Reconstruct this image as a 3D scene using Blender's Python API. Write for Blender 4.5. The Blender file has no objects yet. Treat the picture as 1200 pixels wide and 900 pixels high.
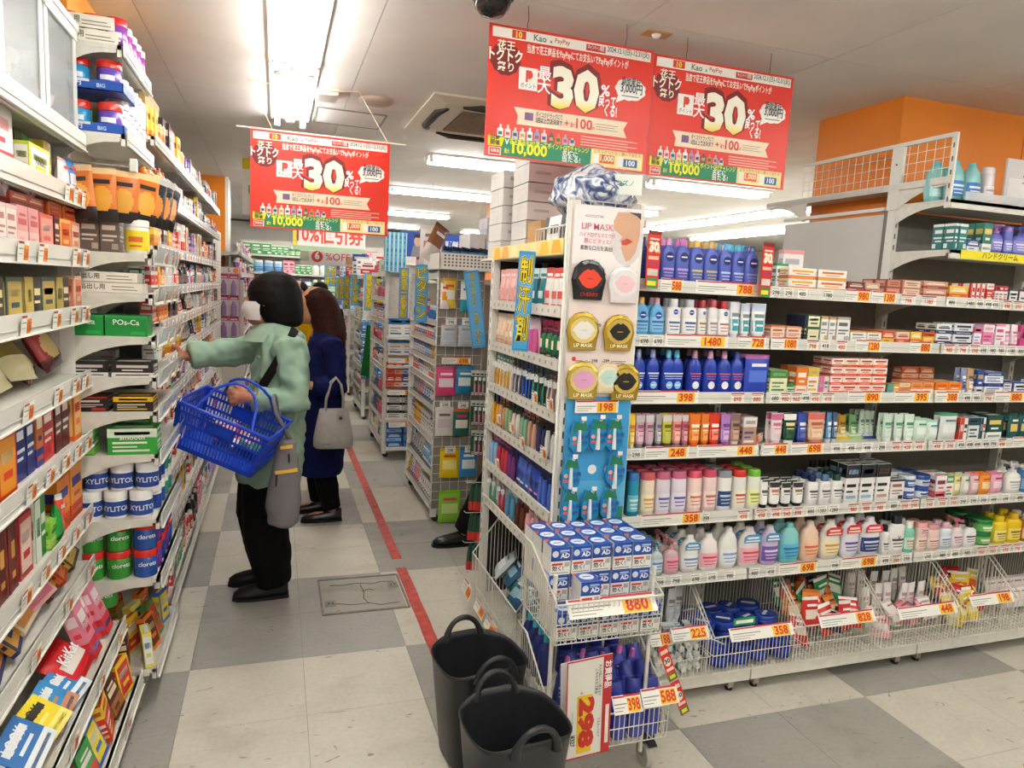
import bpy, bmesh, math, random
from mathutils import Matrix, Vector
from math import sin, cos, pi, radians as R_

SC = bpy.context.scene
COL = SC.collection
# ---------------------------------------------------------------- camera
H = 1.55
YAW, PITCH, ROLL, FPX = 0.327451, 0.132190, -0.050034, 822.613
def cam_axes():
    f = Vector((sin(YAW)*cos(PITCH), cos(YAW)*cos(PITCH), -sin(PITCH)))
    r0 = Vector((cos(YAW), -sin(YAW), 0)); d0 = f.cross(r0)
    r = r0*cos(ROLL)+d0*sin(ROLL); d = -r0*sin(ROLL)+d0*cos(ROLL)
    return r, d, f
CR, CD, CF = cam_axes()
cam = bpy.data.objects.new('camera', bpy.data.cameras.new('camera'))
COL.objects.link(cam); SC.camera = cam
cam.data.sensor_width = 36; cam.data.lens = FPX/1200*36; cam.data.clip_start = .02; cam.data.clip_end = 100
m = Matrix.Identity(4)
for i, a in enumerate((CR, -CD, -CF)):
    for j in range(3): m[j][i] = a[j]
m[0][3], m[1][3], m[2][3] = 0, 0, H
cam.matrix_world = m
def ray(u, v): return CR*((u-600)/FPX)+CD*((v-450)/FPX)+CF
def at(u, v, ax, val):
    """world point of a picture position on the plane axis=val (used to measure real positions on real planes)"""
    d = ray(u, v); o = Vector((0, 0, H)); t = (val-o[ax])/d[ax]; return o+d*t
# ---------------------------------------------------------------- light & view
SC.view_settings.view_transform = 'Standard'; SC.view_settings.look = 'None'
SC.view_settings.gamma = 1; SC.view_settings.use_curve_mapping = False
SC.view_settings.exposure = 0.85
TUBE_POWER = 17.0
w = bpy.data.worlds.new('world'); SC.world = w; w.use_nodes = True
w.node_tree.nodes['Background'].inputs[0].default_value = (.9, .95, 1, 1)
w.node_tree.nodes['Background'].inputs[1].default_value = 0.25
CEIL = 2.55
# ---------------------------------------------------------------- materials
def lin(c):
    if isinstance(c, str):
        c = c.lstrip('#'); c = [int(c[i:i+2], 16)/255 for i in (0, 2, 4)] if len(c) == 6 else [int(x*2, 16)/255 for x in c]
    return tuple((x/12.92 if x <= .04045 else ((x+.055)/1.055)**2.4) for x in c[:3])
_m = {}
def mat(c, rough=.45, metal=0., alpha=1., emit=0., kind=''):
    k = (c, rough, metal, alpha, emit, kind)
    if k in _m: return _m[k]
    mt = bpy.data.materials.new('m_'+str(c)); mt.use_nodes = True
    nt = mt.node_tree; b = nt.nodes['Principled BSDF']; l = lin(c)
    b.inputs['Base Color'].default_value = (*l, 1); b.inputs['Roughness'].default_value = rough; b.inputs['Metallic'].default_value = metal
    if alpha < 1: b.inputs['Alpha'].default_value = alpha
    if emit: b.inputs['Emission Color'].default_value = (*l, 1); b.inputs['Emission Strength'].default_value = emit
    N = nt.nodes.new; L = nt.links.new
    if kind:
        tc = N('ShaderNodeTexCoord'); nz = N('ShaderNodeTexNoise'); cr = N('ShaderNodeValToRGB')
        sc, det, amt = {'cloth': (60, 4, .25), 'knit': (220, 2, .3), 'hair': (90, 6, .5), 'fleck': (30, 5, .10), 'wall': (2.5, 5, .08), 'carton': (12, 4, .12), 'skin': (40, 3, .12), 'film': (35, 3, .5), 'grit': (25, 6, .35), 'coat': (7, 4, .1)}[kind]
        nz.inputs['Scale'].default_value = sc; nz.inputs['Detail'].default_value = det
        L(tc.outputs['Object'], nz.inputs['Vector']); L(nz.outputs['Fac'], cr.inputs['Fac'])
        cr.color_ramp.elements[0].position = .3; cr.color_ramp.elements[1].position = .7
        cr.color_ramp.elements[0].color = (*[x*(1-amt) for x in l], 1); cr.color_ramp.elements[1].color = (*[min(1, x*(1+amt*.4)) for x in l], 1)
        L(cr.outputs['Color'], b.inputs['Base Color'])
        if kind in ('cloth', 'hair', 'coat'): b.inputs['Specular IOR Level'].default_value = .12
        if kind in ('cloth', 'knit', 'hair'):
            bp = N('ShaderNodeBump'); bp.inputs['Strength'].default_value = .25; bp.inputs['Distance'].default_value = .004
            L(nz.outputs['Fac'], bp.inputs['Height']); L(bp.outputs['Normal'], b.inputs['Normal'])
        if kind == 'film':
            bp = N('ShaderNodeBump'); bp.inputs['Strength'].default_value = .8; bp.inputs['Distance'].default_value = .01
            L(nz.outputs['Fac'], bp.inputs['Height']); L(bp.outputs['Normal'], b.inputs['Normal'])
    _m[k] = mt; return mt
def gloss(c): return mat(c, .22)
def clear(c='eef4f6', a=.25): return mat(c, .08, alpha=a)
def asm(c): return mat(c) if isinstance(c, (str, tuple)) else c
WHITE = mat('e9e7df', .4); SHELF = mat('dedbd0', .38, kind='fleck'); WIRE = mat('e8e4d8', .35); DARK = mat('1b1b1d', .5); CHROME = mat('c9c9c9', .25, .9)
PANEL = mat('cfcabf', .5, kind='fleck'); RUST = mat('b0a595', .6, kind='grit')
# ---------------------------------------------------------------- text
_t = {}
def text_geo(s, bold=.012):
    k = (s, bold)
    if k in _t: return _t[k]
    c = bpy.data.curves.new('t', 'FONT'); c.body = s; c.resolution_u = 2; c.offset = bold; c.align_x = 'LEFT'
    o = bpy.data.objects.new('t', c); me = bpy.data.meshes.new_from_object(o)
    V = [tuple(v.co) for v in me.vertices]; F = [tuple(p.vertices) for p in me.polygons]
    bpy.data.objects.remove(o); bpy.data.curves.remove(c); bpy.data.meshes.remove(me)
    if not V: V, F = [(0, 0, 0), (1, 0, 0), (1, 1, 0)], [(0, 1, 2)]
    x0 = min(v[0] for v in V); x1 = max(v[0] for v in V); y0 = min(v[1] for v in V); y1 = max(v[1] for v in V)
    V = [(v[0]-x0, v[1]-y0) for v in V]
    _t[k] = (V, F, x1-x0, y1-y0); return _t[k]
# ---------------------------------------------------------------- mesh builder
class MB:
    def __init__(s): s.v = []; s.f = []; s.m = []; s.sm = []; s.mats = []; s.T = None
    def mi(s, m):
        m = asm(m)
        if m not in s.mats: s.mats.append(m)
        return s.mats.index(m)
    def add(s, V, F, m, smooth=False):
        o = len(s.v); i = s.mi(m)
        if s.T is not None: V = [tuple(s.T @ Vector(v)) for v in V]
        s.v += [tuple(v) for v in V]
        for f in F: s.f.append(tuple(o+k for k in f)); s.m.append(i); s.sm.append(smooth)
        return s
    def box(s, c, d, m, rz=0, rx=0, ry=0):
        x, y, z = [k/2 for k in d]
        V = [Vector((a*x, b*y, e*z)) for e in (-1, 1) for a, b in ((-1, -1), (1, -1), (1, 1), (-1, 1))]
        if rx or ry or rz:
            M = Matrix.Rotation(rz, 3, 'Z') @ Matrix.Rotation(ry, 3, 'Y') @ Matrix.Rotation(rx, 3, 'X'); V = [M @ v for v in V]
        V = [v+Vector(c) for v in V]
        return s.add(V, [(0, 3, 2, 1), (4, 5, 6, 7), (0, 1, 5, 4), (1, 2, 6, 5), (2, 3, 7, 6), (3, 0, 4, 7)], m)
    def bx(s, x0, x1, y0, y1, z0, z1, m): return s.box(((x0+x1)/2, (y0+y1)/2, (z0+z1)/2), (abs(x1-x0), abs(y1-y0), abs(z1-z0)), m)
    def quad(s, a, b, c, d, m): return s.add([a, b, c, d], [(0, 1, 2, 3)], m)
    def fr(s, x0, x1, z0, z1, y, m):                     # flat print facing -Y
        return s.add([(x0, y, z0), (x1, y, z0), (x1, y, z1), (x0, y, z1)], [(0, 1, 2, 3)], m)
    def poly(s, pts, y, m):                                # polygon facing -Y from (x,z) points, anticlockwise seen from -Y
        return s.add([(p[0], y, p[1]) for p in pts], [tuple(range(len(pts)))], m)
    def prism(s, pts, y0, y1, m, smooth=False):            # (x,z) outline extruded in y
        n = len(pts); V = [(p[0], y0, p[1]) for p in pts]+[(p[0], y1, p[1]) for p in pts]
        F = [tuple(range(n)), tuple(range(2*n-1, n-1, -1))]+[(i, i+n, (i+1) % n+n, (i+1) % n) for i in range(n)]
        return s.add(V, F, m, smooth)
    def loft(s, rings, m, cap0=True, cap1=True, smooth=True, closed=True):
        n = len(rings[0]); V = [p for r in rings for p in r]; F = []
        for i in range(len(rings)-1):
            for j in range(n if closed else n-1):
                a = i*n+j; b = i*n+(j+1) % n; F.append((a, b, b+n, a+n))
        s.add(V, F, m, smooth)
        if closed:
            if cap0: s.add(rings[0], [tuple(range(n-1, -1, -1))], m)
            if cap1: s.add(rings[-1], [tuple(range(n))], m)
        return s
    def lathe(s, prof, m, n=12, c=(0, 0), smooth=True, cap0=True, cap1=True):   # prof = [(r,z)]
        return s.loft([[(c[0]+r*cos(2*pi*k/n), c[1]+r*sin(2*pi*k/n), z) for k in range(n)] for r, z in prof], m, cap0, cap1, smooth)
    def tube(s, path, r, m, n=6, closed=False, smooth=True):
        P = [Vector(p) for p in path]; N = len(P); rings = []
        rr = r if isinstance(r, (list, tuple)) else [r]*N
        up = None
        for i in range(N):
            a = P[i-1] if (i or closed) else P[0]; b = P[(i+1) % N] if (i < N-1 or closed) else P[-1]
            t = (b-a).normalized() if (b-a).length > 1e-9 else Vector((0, 0, 1))
            if up is None: up = Vector((0, 0, 1)) if abs(t.z) < .9 else Vector((1, 0, 0))
            x = t.cross(up)
            if x.length < 1e-5: x = t.orthogonal()
            x.normalize(); y = x.cross(t).normalized(); up = y
            rings.append([tuple(P[i]+x*(rr[i]*cos(2*pi*k/n))+y*(rr[i]*sin(2*pi*k/n))) for k in range(n)])
        if closed: rings.append(rings[0]); return s.loft(rings, m, False, False, smooth)
        return s.loft(rings, m, True, True, smooth)
    def wire(s, a, b, r, m):                               # square-section straight wire, 12 triangles
        return s.tube([a, b], r, m, 4, smooth=False)
    def text(s, t, x, z, h, y, m, bold=.012, align='l', wmax=None, vert=False):
        if vert:
            for i, ch in enumerate(t): s.text(ch, x, z-(i+1)*h*1.12, h, y, m, bold, 'c')
            return s
        V, F, tw, th = text_geo(t, bold); k = h/.72; sx = k
        if wmax and tw*k > wmax: sx = wmax/tw
        ox = x-(tw*sx/2 if align == 'c' else tw*sx if align == 'r' else 0)
        return s.add([(ox+a*sx, y, z+b*k) for a, b in V], F, m)
    def ell(s, cx, cz, rx, rz, y, m, n=20): return s.poly([(cx+rx*cos(2*pi*k/n), cz+rz*sin(2*pi*k/n)) for k in range(n)], y, m)
    def mesh(s, name):
        me = bpy.data.meshes.new(name); me.from_pydata(s.v, [], s.f)
        for m in s.mats: me.materials.append(m)
        me.polygons.foreach_set('material_index', s.m); me.polygons.foreach_set('use_smooth', s.sm); me.update(); return me
    def obj(s, name, parent=None, loc=(0, 0, 0), rz=0):
        return link(name, s.mesh(name), parent, loc, rz)
def link(name, data, parent=None, loc=(0, 0, 0), rz=0):
    o = bpy.data.objects.new(name, data); COL.objects.link(o); o.location = loc
    if rz: o.rotation_euler[2] = rz
    if parent is not None: o.parent = parent
    return o
def tag(o, label=None, cat=None, group=None, kind=None):
    if label: o['label'] = label
    if cat: o['category'] = cat
    if group: o['group'] = group
    if kind: o['kind'] = kind
    return o
def empty(name, label, cat, loc=(0, 0, 0), rz=0, group=None):
    o = link(name, None, None, loc, rz); o.empty_display_size = .05; return tag(o, label, cat, group)
def struct(name, mb, parent=None):
    o = mb.obj(name, parent)
    if parent is None: o['kind'] = 'structure'
    return o
class Proto:
    """a thing (root mesh + part meshes, one sub-part level) that can be set out many times"""
    def __init__(s, name, cat, root): s.name = name; s.cat = cat; s.root = root; s.parts = []; s.dim = (0, 0, 0)
    def part(s, name, mb): s.parts.append((name, mb.mesh(name) if isinstance(mb, MB) else mb)); return s
    def put(s, loc, label, group=None, rz=0, rx=0, ry=0, sc=1, name=None):
        o = bpy.data.objects.new(name or s.name, s.root); COL.objects.link(o)
        o.location = loc; o.rotation_euler = (rx, ry, rz)
        if sc != 1: o.scale = (sc,)*3 if not isinstance(sc, tuple) else sc
        o['label'] = label; o['category'] = s.cat
        if group: o['group'] = group
        for n, me in s.parts:
            p = bpy.data.objects.new(n, me); COL.objects.link(p); p.parent = o
        return o
random.seed(7)
RND = random.Random(11)
def jit(a): return RND.uniform(-a, a)
# ================================================================ goods: builders of prototypes, front faces -Y, base at origin
def se(w, d, a, p=2.6):
    c, s_ = cos(a), sin(a)
    return (w/2*math.copysign(abs(c)**(2/p), c), d/2*math.copysign(abs(s_)**(2/p), s_))
def ring(w, d, z, n=14, p=2.6, cx=0, cy=0): return [(cx+x, cy+y, z) for x, y in (se(w, d, 2*pi*k/n+pi/n, p) for k in range(n))]
def prof_at(prof, t):
    for (a, p), (b, q) in zip(prof, prof[1:]):
        if t <= b: return p+(q-p)*((t-a)/(b-a) if b > a else 0)
    return prof[-1][1]
def wrap(mb, prof, w, d, h, z0, z1, a, m, p=2.6, off=.0006, n=6, rows=3):
    """label wrapped on the front of a lofted bottle: half angle a, heights z0..z1 as fractions of h"""
    rings = []
    for i in range(rows+1):
        t = z0+(z1-z0)*i/rows; k = prof_at(prof, t); dk = 1-(1-k)*.8
        rings.append([(x, y, t*h) for x, y in (se(w*k+2*off, d*dk+2*off, -pi/2-a+2*a*j/n, p) for j in range(n+1))])
    mb.loft(rings, m, closed=False)
PROF = {
 'shoulder': [(0, .9), (.02, 1), (.5, 1), (.66, .93), (.76, .74), (.81, .42), (.84, .36)],
 'flip': [(0, .94), (.03, 1), (.5, .99), (.8, .95), (.83, .9)],
 'oval': [(0, .74), (.04, .88), (.25, 1), (.55, .97), (.75, .8), (.85, .52), (.88, .4)],
 'pump': [(0, .94), (.03, 1), (.5, 1), (.6, .9), (.66, .6), (.7, .34)],
 'wide': [(0, .92), (.02, 1), (.6, 1), (.72, .84), (.78, .6)],
 'square': [(0, .96), (.02, 1), (.7, 1), (.76, .9), (.79, .55)]}
_p = {}
def cached(f):
    def g(*a, **k):
        key = (f.__name__, repr(a), repr(sorted(k.items())))
        if key not in _p: _p[key] = f(*a, **k)
        return _p[key]
    return g
@cached
def bottle(w, d, h, body, cap, label=None, ink=None, style='shoulder', p=2.6, dot=None, name='lotion_bottle', cat='bottle', lab=(.12, .5), alpha=1, tag2=None, txt=None):
    pr = PROF[style]; b = MB(); bm_ = mat(body, .25, alpha=alpha) if isinstance(body, str) else body
    b.loft([ring(w*k, d*(1-(1-k)*.8), t*h, 14, p) for t, k in pr], bm_)
    P = Proto(name, cat, None)
    L = MB()
    if label: wrap(L, pr, w, d, h, lab[0], lab[1], 1.15, label, p)
    if ink:
        a0, a1 = lab; s_ = a1-a0
        wrap(L, pr, w, d, h, a0+s_*.62, a0+s_*.76, .75, ink, p, .0011, rows=1); wrap(L, pr, w, d, h, a0+s_*.4, a0+s_*.47, .6, ink, p, .0011, rows=1)
        wrap(L, pr, w, d, h, a0+s_*.18, a0+s_*.24, .5, ink, p, .0011, rows=1)
    if dot:                                    # round emblem on the front
        c, t, r = dot; k = prof_at(pr, t); yy = -(d*(1-(1-k)*.8))/2-.0015
        L.ell(0, t*h, r*w, r*w, yy, c, 16); L.fr(-r*w*.7, r*w*.7, t*h-r*w*.14, t*h+r*w*.14, yy-.0004, 'f4f4f8')
    if txt:
        s, t, hh, c = txt; k = prof_at(pr, t); L.text(s, 0, t*h, hh, -(d*(1-(1-k)*.8))/2-.0018, c, .01, 'c', w*.8)
    t0 = pr[-1][0]; k0 = pr[-1][1]; C = MB(); cm = gloss(cap) if isinstance(cap, str) else cap
    if style == 'pump':
        C.lathe([(w*.2, t0*h), (w*.2, t0*h+h*.07), (w*.09, t0*h+h*.075), (w*.09, t0*h+h*.2)], cm, 10)
        C.box((0, -w*.14, h*.95), (w*.24, w*.62, h*.06), cm); C.lathe([(w*.16, h*.9), (w*.16, h)], cm, 10)
    elif style in ('flip', 'square', 'wide'):
        kk = k0 if style == 'flip' else k0*1.05
        C.loft([ring(w*kk, d*(1-(1-kk)*.8), t0*h, 14, p), ring(w*kk*.98, d*(1-(1-kk)*.8)*.98, h*.97, 14, p), ring(w*kk*.9, d*(1-(1-kk)*.8)*.85, h, 14, p)], cm)
    else:
        C.loft([ring(w*k0*1.05, d*.62*(.7+k0*.4), t0*h, 12, 2.2), ring(w*k0*.86, d*.5*(.7+k0*.4), h*.985, 12, 2.2), ring(w*k0*.7, d*.4*(.7+k0*.4), h, 12, 2.2)], cm)
    if tag2:                                   # neck tag / sticker panel (colour, ink)
        T = MB(); tz = h*.64; yy = -d/2-.003
        T.prism([(-w*.42, tz), (w*.42, tz), (w*.42, tz+h*.14), (w*.25, tz+h*.21), (-w*.25, tz+h*.21), (-w*.42, tz+h*.14)], yy, yy+.001, tag2[0])
        T.fr(-w*.34, w*.34, tz+h*.03, tz+h*.065, yy-.0006, tag2[1]); T.fr(-w*.28, w*.28, tz+h*.1, tz+h*.15, yy-.0006, tag2[1])
        P.part('neck_tag', T)
    P.root = b.mesh(name)
    if L.v: P.part('label', L)
    P.part('pump_head' if style == 'pump' else 'cap', C); P.dim = (w, d, h); return P
@cached
def carton(w, d, h, base, acc, ink='333', style='band', acc2=None, txt=None, name='carton', cat='box', tc=None):
    b = MB(); b.box((0, 0, h/2), (w, d, h), mat(base, .4)); e = .0005
    def face(F, W):
        if style == 'band': F(-.5, .5, .08, .42, acc); F(-.38, .38, .56, .7, ink); F(-.3, .3, .76, .82, acc2 or ink); F(-.35, .1, .2, .28, base)
        elif style == 'top': F(-.5, .5, .66, 1, acc); F(-.36, .36, .76, .88, acc2 or base); F(-.4, .3, .42, .5, ink); F(-.4, .1, .28, .33, ink); F(-.4, .35, .12, .2, acc2 or acc)
        elif style == 'split': F(-.5, 0, 0, 1, acc); F(.06, .42, .55, .72, ink); F(.06, .4, .35, .42, ink); F(-.42, -.08, .4, .7, acc2 or base)
        elif style == 'frame': F(-.42, .42, .1, .9, acc); F(-.32, .32, .55, .72, ink); F(-.25, .25, .3, .42, acc2 or base)
        elif style == 'lines': F(-.5, .5, .9, 1, acc); F(-.4, .3, .64, .78, ink); F(-.4, .38, .44, .5, ink); F(-.4, .2, .32, .37, ink); F(.1, .44, .08, .25, acc)
        elif style == 'stripe': F(-.5, -.3, 0, 1, acc); F(.3, .5, 0, 1, acc2 or acc); F(-.2, .2, .5, .75, ink); F(-.2, .2, .2, .3, ink)
        elif style == 'foot': F(-.5, .5, 0, .3, acc); F(-.4, .4, .1, .18, acc2 or base); F(-.38, .38, .62, .8, ink); F(-.25, .25, .42, .5, acc)
    face(lambda x0, x1, z0, z1, c: b.fr(x0*w, x1*w, z0*h, z1*h, -d/2-e*(1 if (x1-x0) > .6 else 2), c), w)
    for sx in (-1, 1):
        def G(x0, x1, z0, z1, c):
            x = sx*(w/2+e*(1 if (x1-x0) > .6 else 2)); V = [(x, x0*d, z0*h), (x, x1*d, z0*h), (x, x1*d, z1*h), (x, x0*d, z1*h)]
            b.add(V if sx > 0 else V[::-1], [(0, 1, 2, 3)], c)
        face(G, d)
    b.add([(-w*.4, -d*.3, h+e), (w*.4, -d*.3, h+e), (w*.4, d*.1, h+e), (-w*.4, d*.1, h+e)], [(0, 1, 2, 3)], acc)
    if txt: b.text(txt[0], 0, txt[1]*h, txt[2], -d/2-e*3, tc or ink, .014, 'c', w*.86)
    P = Proto(name, cat, b.mesh(name)); P.dim = (w, d, h); return P
@cached
def tube_pack(w, d, h, body, cap, acc=None, ink='555', name='cream_tube', cat='tube', acc2=None):
    b = MB(); z0 = h*.15
    zs = [(z0, 1), (.35, .9), (.6, .6), (.85, .22), (.93, .07), (1, .05)]
    f = lambda t, k: ring(w*(.86+.14*t), d*k, t*h if t > .2 else z0, 14, 2.2)
    b.loft([ring(w*.86, d, z0, 14, 2.2)]+[f(t, k) for t, k in zs[1:]], gloss(body))
    L = MB(); pr = zs
    def band(t0, t1, wf, c, off):
        V = []
        for t in (t0, (t0+t1)/2, t1):
            k = prof_at([(.15, 1)]+zs[1:], t); ww = w*(.86+.14*t)*wf
            V += [(x*ww/2, -(d*k/2)*(1-abs(x)**2.2*wf**2.2)**.45-off, t*h) for x in (-1, -.5, 0, .5, 1)]
        L.add(V, [(r*5+c_, r*5+c_+1, r*5+c_+6, r*5+c_+5) for r in (0, 1) for c_ in range(4)], c)
    if acc: band(.22, .52, .96, acc, .0008)
    if acc2: band(.78, .97, .96, acc2, .0008)
    band(.6, .7, .7, ink, .0012); band(.5, .53, .6, ink, .0012); band(.36, .42, .5, body if acc else ink, .0016)
    C = MB().loft([ring(w*.62, d*.9, 0, 12, 2.2), ring(w*.7, d*.98, z0, 12, 2.2)], gloss(cap))
    P = Proto(name, cat, b.mesh(name)); P.part('cap', C).part('label', L); P.dim = (w, d, h); return P
@cached
def pouch(w, d, h, pal, name='pouch', cat='pouch', fn='mid', txt=None, tc='fff', hole=False):
    """soft sealed bag; pal = (main, second, third, ink) painted as big print areas"""
    nu, nv = (20, 26) if fn in ('food', 'win', 'diag') else (8, 10); b = MB(); V = []; idx = {}
    for sgn in (-1, 1):
        for j in range(nv+1):
            for i in range(nu+1):
                u, v = i/nu, j/nv; bu = (1-abs(2*u-1)**2.6); bv = min(1, v*6)*(1-max(0, (v-.45)/.55)**2)
                wr = .06*sin(u*19+j*1.7)*sin(v*23+i)
                y = sgn*(d/2*(bu**.5)*max(.04, bv)*(1+wr)+.0006); V.append(((u-.5)*w*(1-.03*sin(pi*v)), y, v*h))
    n1 = (nu+1)*(nv+1)
    def colr(u, v):
        if v > .88: return pal[1]
        if fn == 'mid': return pal[2] if (abs(u-.5) < .33 and .3 < v < .62) else pal[0]
        if fn == 'half': return pal[2] if v < .42 else pal[0]
        if fn == 'diag': return pal[2] if (u+v) < .85 else pal[0]
        if fn == 'win': return pal[2] if (u-.5)**2*1.2+(v-.35)**2 < .06 else pal[0]
        if fn == 'food': return pal[2] if (u-.5)**2+(v-.42)**2*2 < .12 else (pal[3] if v < .22 else pal[0])
        return pal[0]
    for side in (0, 1):
        for j in range(nv):
            for i in range(nu):
                a = side*n1+j*(nu+1)+i; q = (a, a+1, a+nu+2, a+nu+1); c = colr((i+.5)/nu, (j+.5)/nv)
                idx.setdefault(c, []).append(q if side == 0 else q[::-1])
    for c, F in idx.items():
        used = sorted({k for q in F for k in q}); re = {k: i for i, k in enumerate(used)}
        b.add([V[k] for k in used], [tuple(re[k] for k in q) for q in F], mat(c, .25), True)
    yf = lambda z: -(d/2*(1-max(0, (z-.45)/.55)**2))-.0025
    if txt: b.text(txt[0], 0, txt[1]*h, txt[2], yf(txt[1]+.05), tc, .014, 'c', w*.82)
    else: b.fr(-w*.3, w*.3, h*.7, h*.78, yf(.72), pal[3])
    if hole: b.fr(-w*.07, w*.07, h*.92, h*.95, -.003, '222')
    P = Proto(name, cat, b.mesh(name)); P.dim = (w, d, h); return P
@cached
def jar(r, h, body, lid, band=None, ink=None, name='jar', cat='jar', lidh=.26, txt=None, tc='fff', n=16):
    b = MB().lathe([(r*.94, 0), (r, h*.03), (r, h*(1-lidh)*.96), (r*.9, h*(1-lidh))], gloss(body), n)
    C = MB().lathe([(r*1.03, h*(1-lidh)), (r*1.03, h*.96), (r*.95, h)], gloss(lid), n)
    P = Proto(name, cat, b.mesh(name)).part('lid', C)
    L = MB(); pr = [(0, 1), (1, 1)]
    if band: wrap(L, pr, 2*r, 2*r, h, .1, (1-lidh)*.86, 2.4, band, 2, n=14, rows=1)
    if ink: wrap(L, pr, 2*r, 2*r, h, .34, .5, .6, ink, 2, .0012, rows=1); wrap(L, pr, 2*r, 2*r, h, .2, .25, .5, ink, 2, .0012, rows=1)
    if txt:                                    # lettering bent round the jar
        V, F, tw, th = text_geo(txt[0], .015); k = txt[2]/.72; rr = r+.0016
        L.add([(rr*sin((a-tw/2)*k/rr), -rr*cos((a-tw/2)*k/rr), txt[1]*h+c*k) for a, c in V], F, tc)
    if L.v: P.part('label', L)
    P.dim = (2*r, 2*r, h); return P
@cached
def hangpack(w, h, card, goods, head, item='blister', ink='333', name='hanging_pack', cat='pack', d=.022, txt=None):
    """card with a clear blister, hung by its top; origin at the hole"""
    b = MB(); b.bx(-w/2, w/2, 0, .0012, -h, .012, mat(card, .4)); e = -.0006
    b.fr(-w/2, w/2, -h*.16, .012, e, head); b.fr(-w*.36, w*.36, -h*.12, -h*.05, e*2, card)
    b.fr(-w*.4, w*.2, -h*.9, -h*.86, e, ink); b.fr(-w*.4, w*.4, -h*.97, -h*.93, e, ink)
    G = MB()
    if item == 'brush':
        G.tube([(0, -.012, -h*.95), (0, -.012, -h*.55), (0, -.009, -h*.35), (0, -.011, -h*.2)], [w*.12, w*.15, w*.09, w*.1], gloss(goods), 6)
        G.bx(-w*.12, w*.12, -.026, -.012, -h*.34, -h*.2, 'f4f4f0')
    elif item == 'tall':
        G.loft([ring(w*.5, d, -h*.9, 10), ring(w*.62, d, -h*.8, 10), ring(w*.6, d, -h*.45, 10), ring(w*.3, d*.8, -h*.3, 10), ring(w*.26, d*.7, -h*.22, 10)], gloss(goods))
        G.T = None
    elif item == 'bag':
        G.loft([ring(w*.95, .004, -h, 10), ring(w*.95, d, -h*.8, 10), ring(w*.95, d, -h*.4, 10), ring(w*.95, .004, -h*.16, 10)], gloss(goods))
        G.fr(-w*.3, w*.3, -h*.62, -h*.45, -d/2-.001, head); G.fr(-w*.34, w*.34, -h*.8, -h*.74, -d/2-.0006, ink)
    else:
        G.loft([ring(w*.7, .004, -h*.84, 10), ring(w*.66, d, -h*.78, 10), ring(w*.66, d, -h*.32, 10), ring(w*.7, .004, -h*.26, 10)], gloss(goods))
        G.fr(-w*.2, w*.2, -h*.66, -h*.42, -d/2-.001, ink)
    if item in ('brush', 'tall'): G.v = [(x, y-(.0 if item == 'brush' else d*.5), z) for x, y, z in G.v]
    if txt: b.text(txt[0], 0, -h*txt[1], txt[2], e*3, txt[3], .014, 'c', w*.9)
    P = Proto(name, cat, b.mesh(name)).part({'brush': 'toothbrush', 'bag': 'bag', 'tall': 'bottle'}.get(item, 'blister'), G); P.dim = (w, d, h); return P
# ---------------------------------------------------------------- price cards (origin: bottom centre, facing -Y)
@cached
def price(num, w=.05, h=.032, style='red'):
    b = MB(); b.bx(-w/2, w/2, 0, .0008, 0, h, mat('f3f0e8', .5)); e = -.0005
    if style == 'big':                          # wide card: name at left, red number on yellow
        b.fr(-w*.48, -w*.1, h*.86, h*.96, e, 'b9272c'); b.fr(-w*.1, w*.48, h*.88, h*1.0, e, 'c9302f')
        b.fr(-w*.46, -w*.02, h*.5, h*.56, e, '8a8a86'); b.fr(-w*.46, -w*.12, h*.32, h*.37, e, 'a5a29b'); b.fr(-w*.46, -w*.2, h*.15, h*.2, e, 'a5a29b')
        nw = min(.2*len(num)*h*2.9, w*.46); x1 = w*.46
        b.fr(x1-nw, x1-w*.02, h*.04, h*.82, e, 'f6c62a'); b.text(num, x1-nw/2-w*.01, h*.12, h*.62, e*2, 'd8321c', .03, 'c', nw*.9)
    elif style == 'red':
        b.fr(-w*.48, w*.48, h*.84, h*.98, e, 'b8484a'); b.fr(-w*.44, w*.3, h*.68, h*.74, e, '8f8c86'); b.text(num, 0, h*.12, h*.44, e*2, 'e0632a', .02, 'c', w*.86)
    elif style == 'org':
        b.fr(-w*.48, 0, h*.86, h*.98, e, 'b8484a'); b.fr(-w*.44, -w*.06, h*.6, h*.66, e, '8f8c86'); b.fr(-w*.44, -w*.1, h*.36, h*.4, e, 'a5a29b')
        b.fr(w*.02, w*.46, h*.1, h*.8, e, 'f0a030'); b.text(num, w*.24, h*.2, h*.45, e*2, 'd8481c', .02, 'c', w*.4)
    else:
        b.fr(-w*.44, w*.3, h*.8, h*.87, e, '9a9790'); b.text(num, 0, h*.22, h*.42, e*2, '2a2a2a', .012, 'c', w*.86)
        b.fr(-w*.2, w*.44, h*.08, h*.13, e, 'a5a29b')
    P = Proto('price_card', 'price tag', b.mesh('price_card')); P.dim = (w, .001, h); return P
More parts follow.
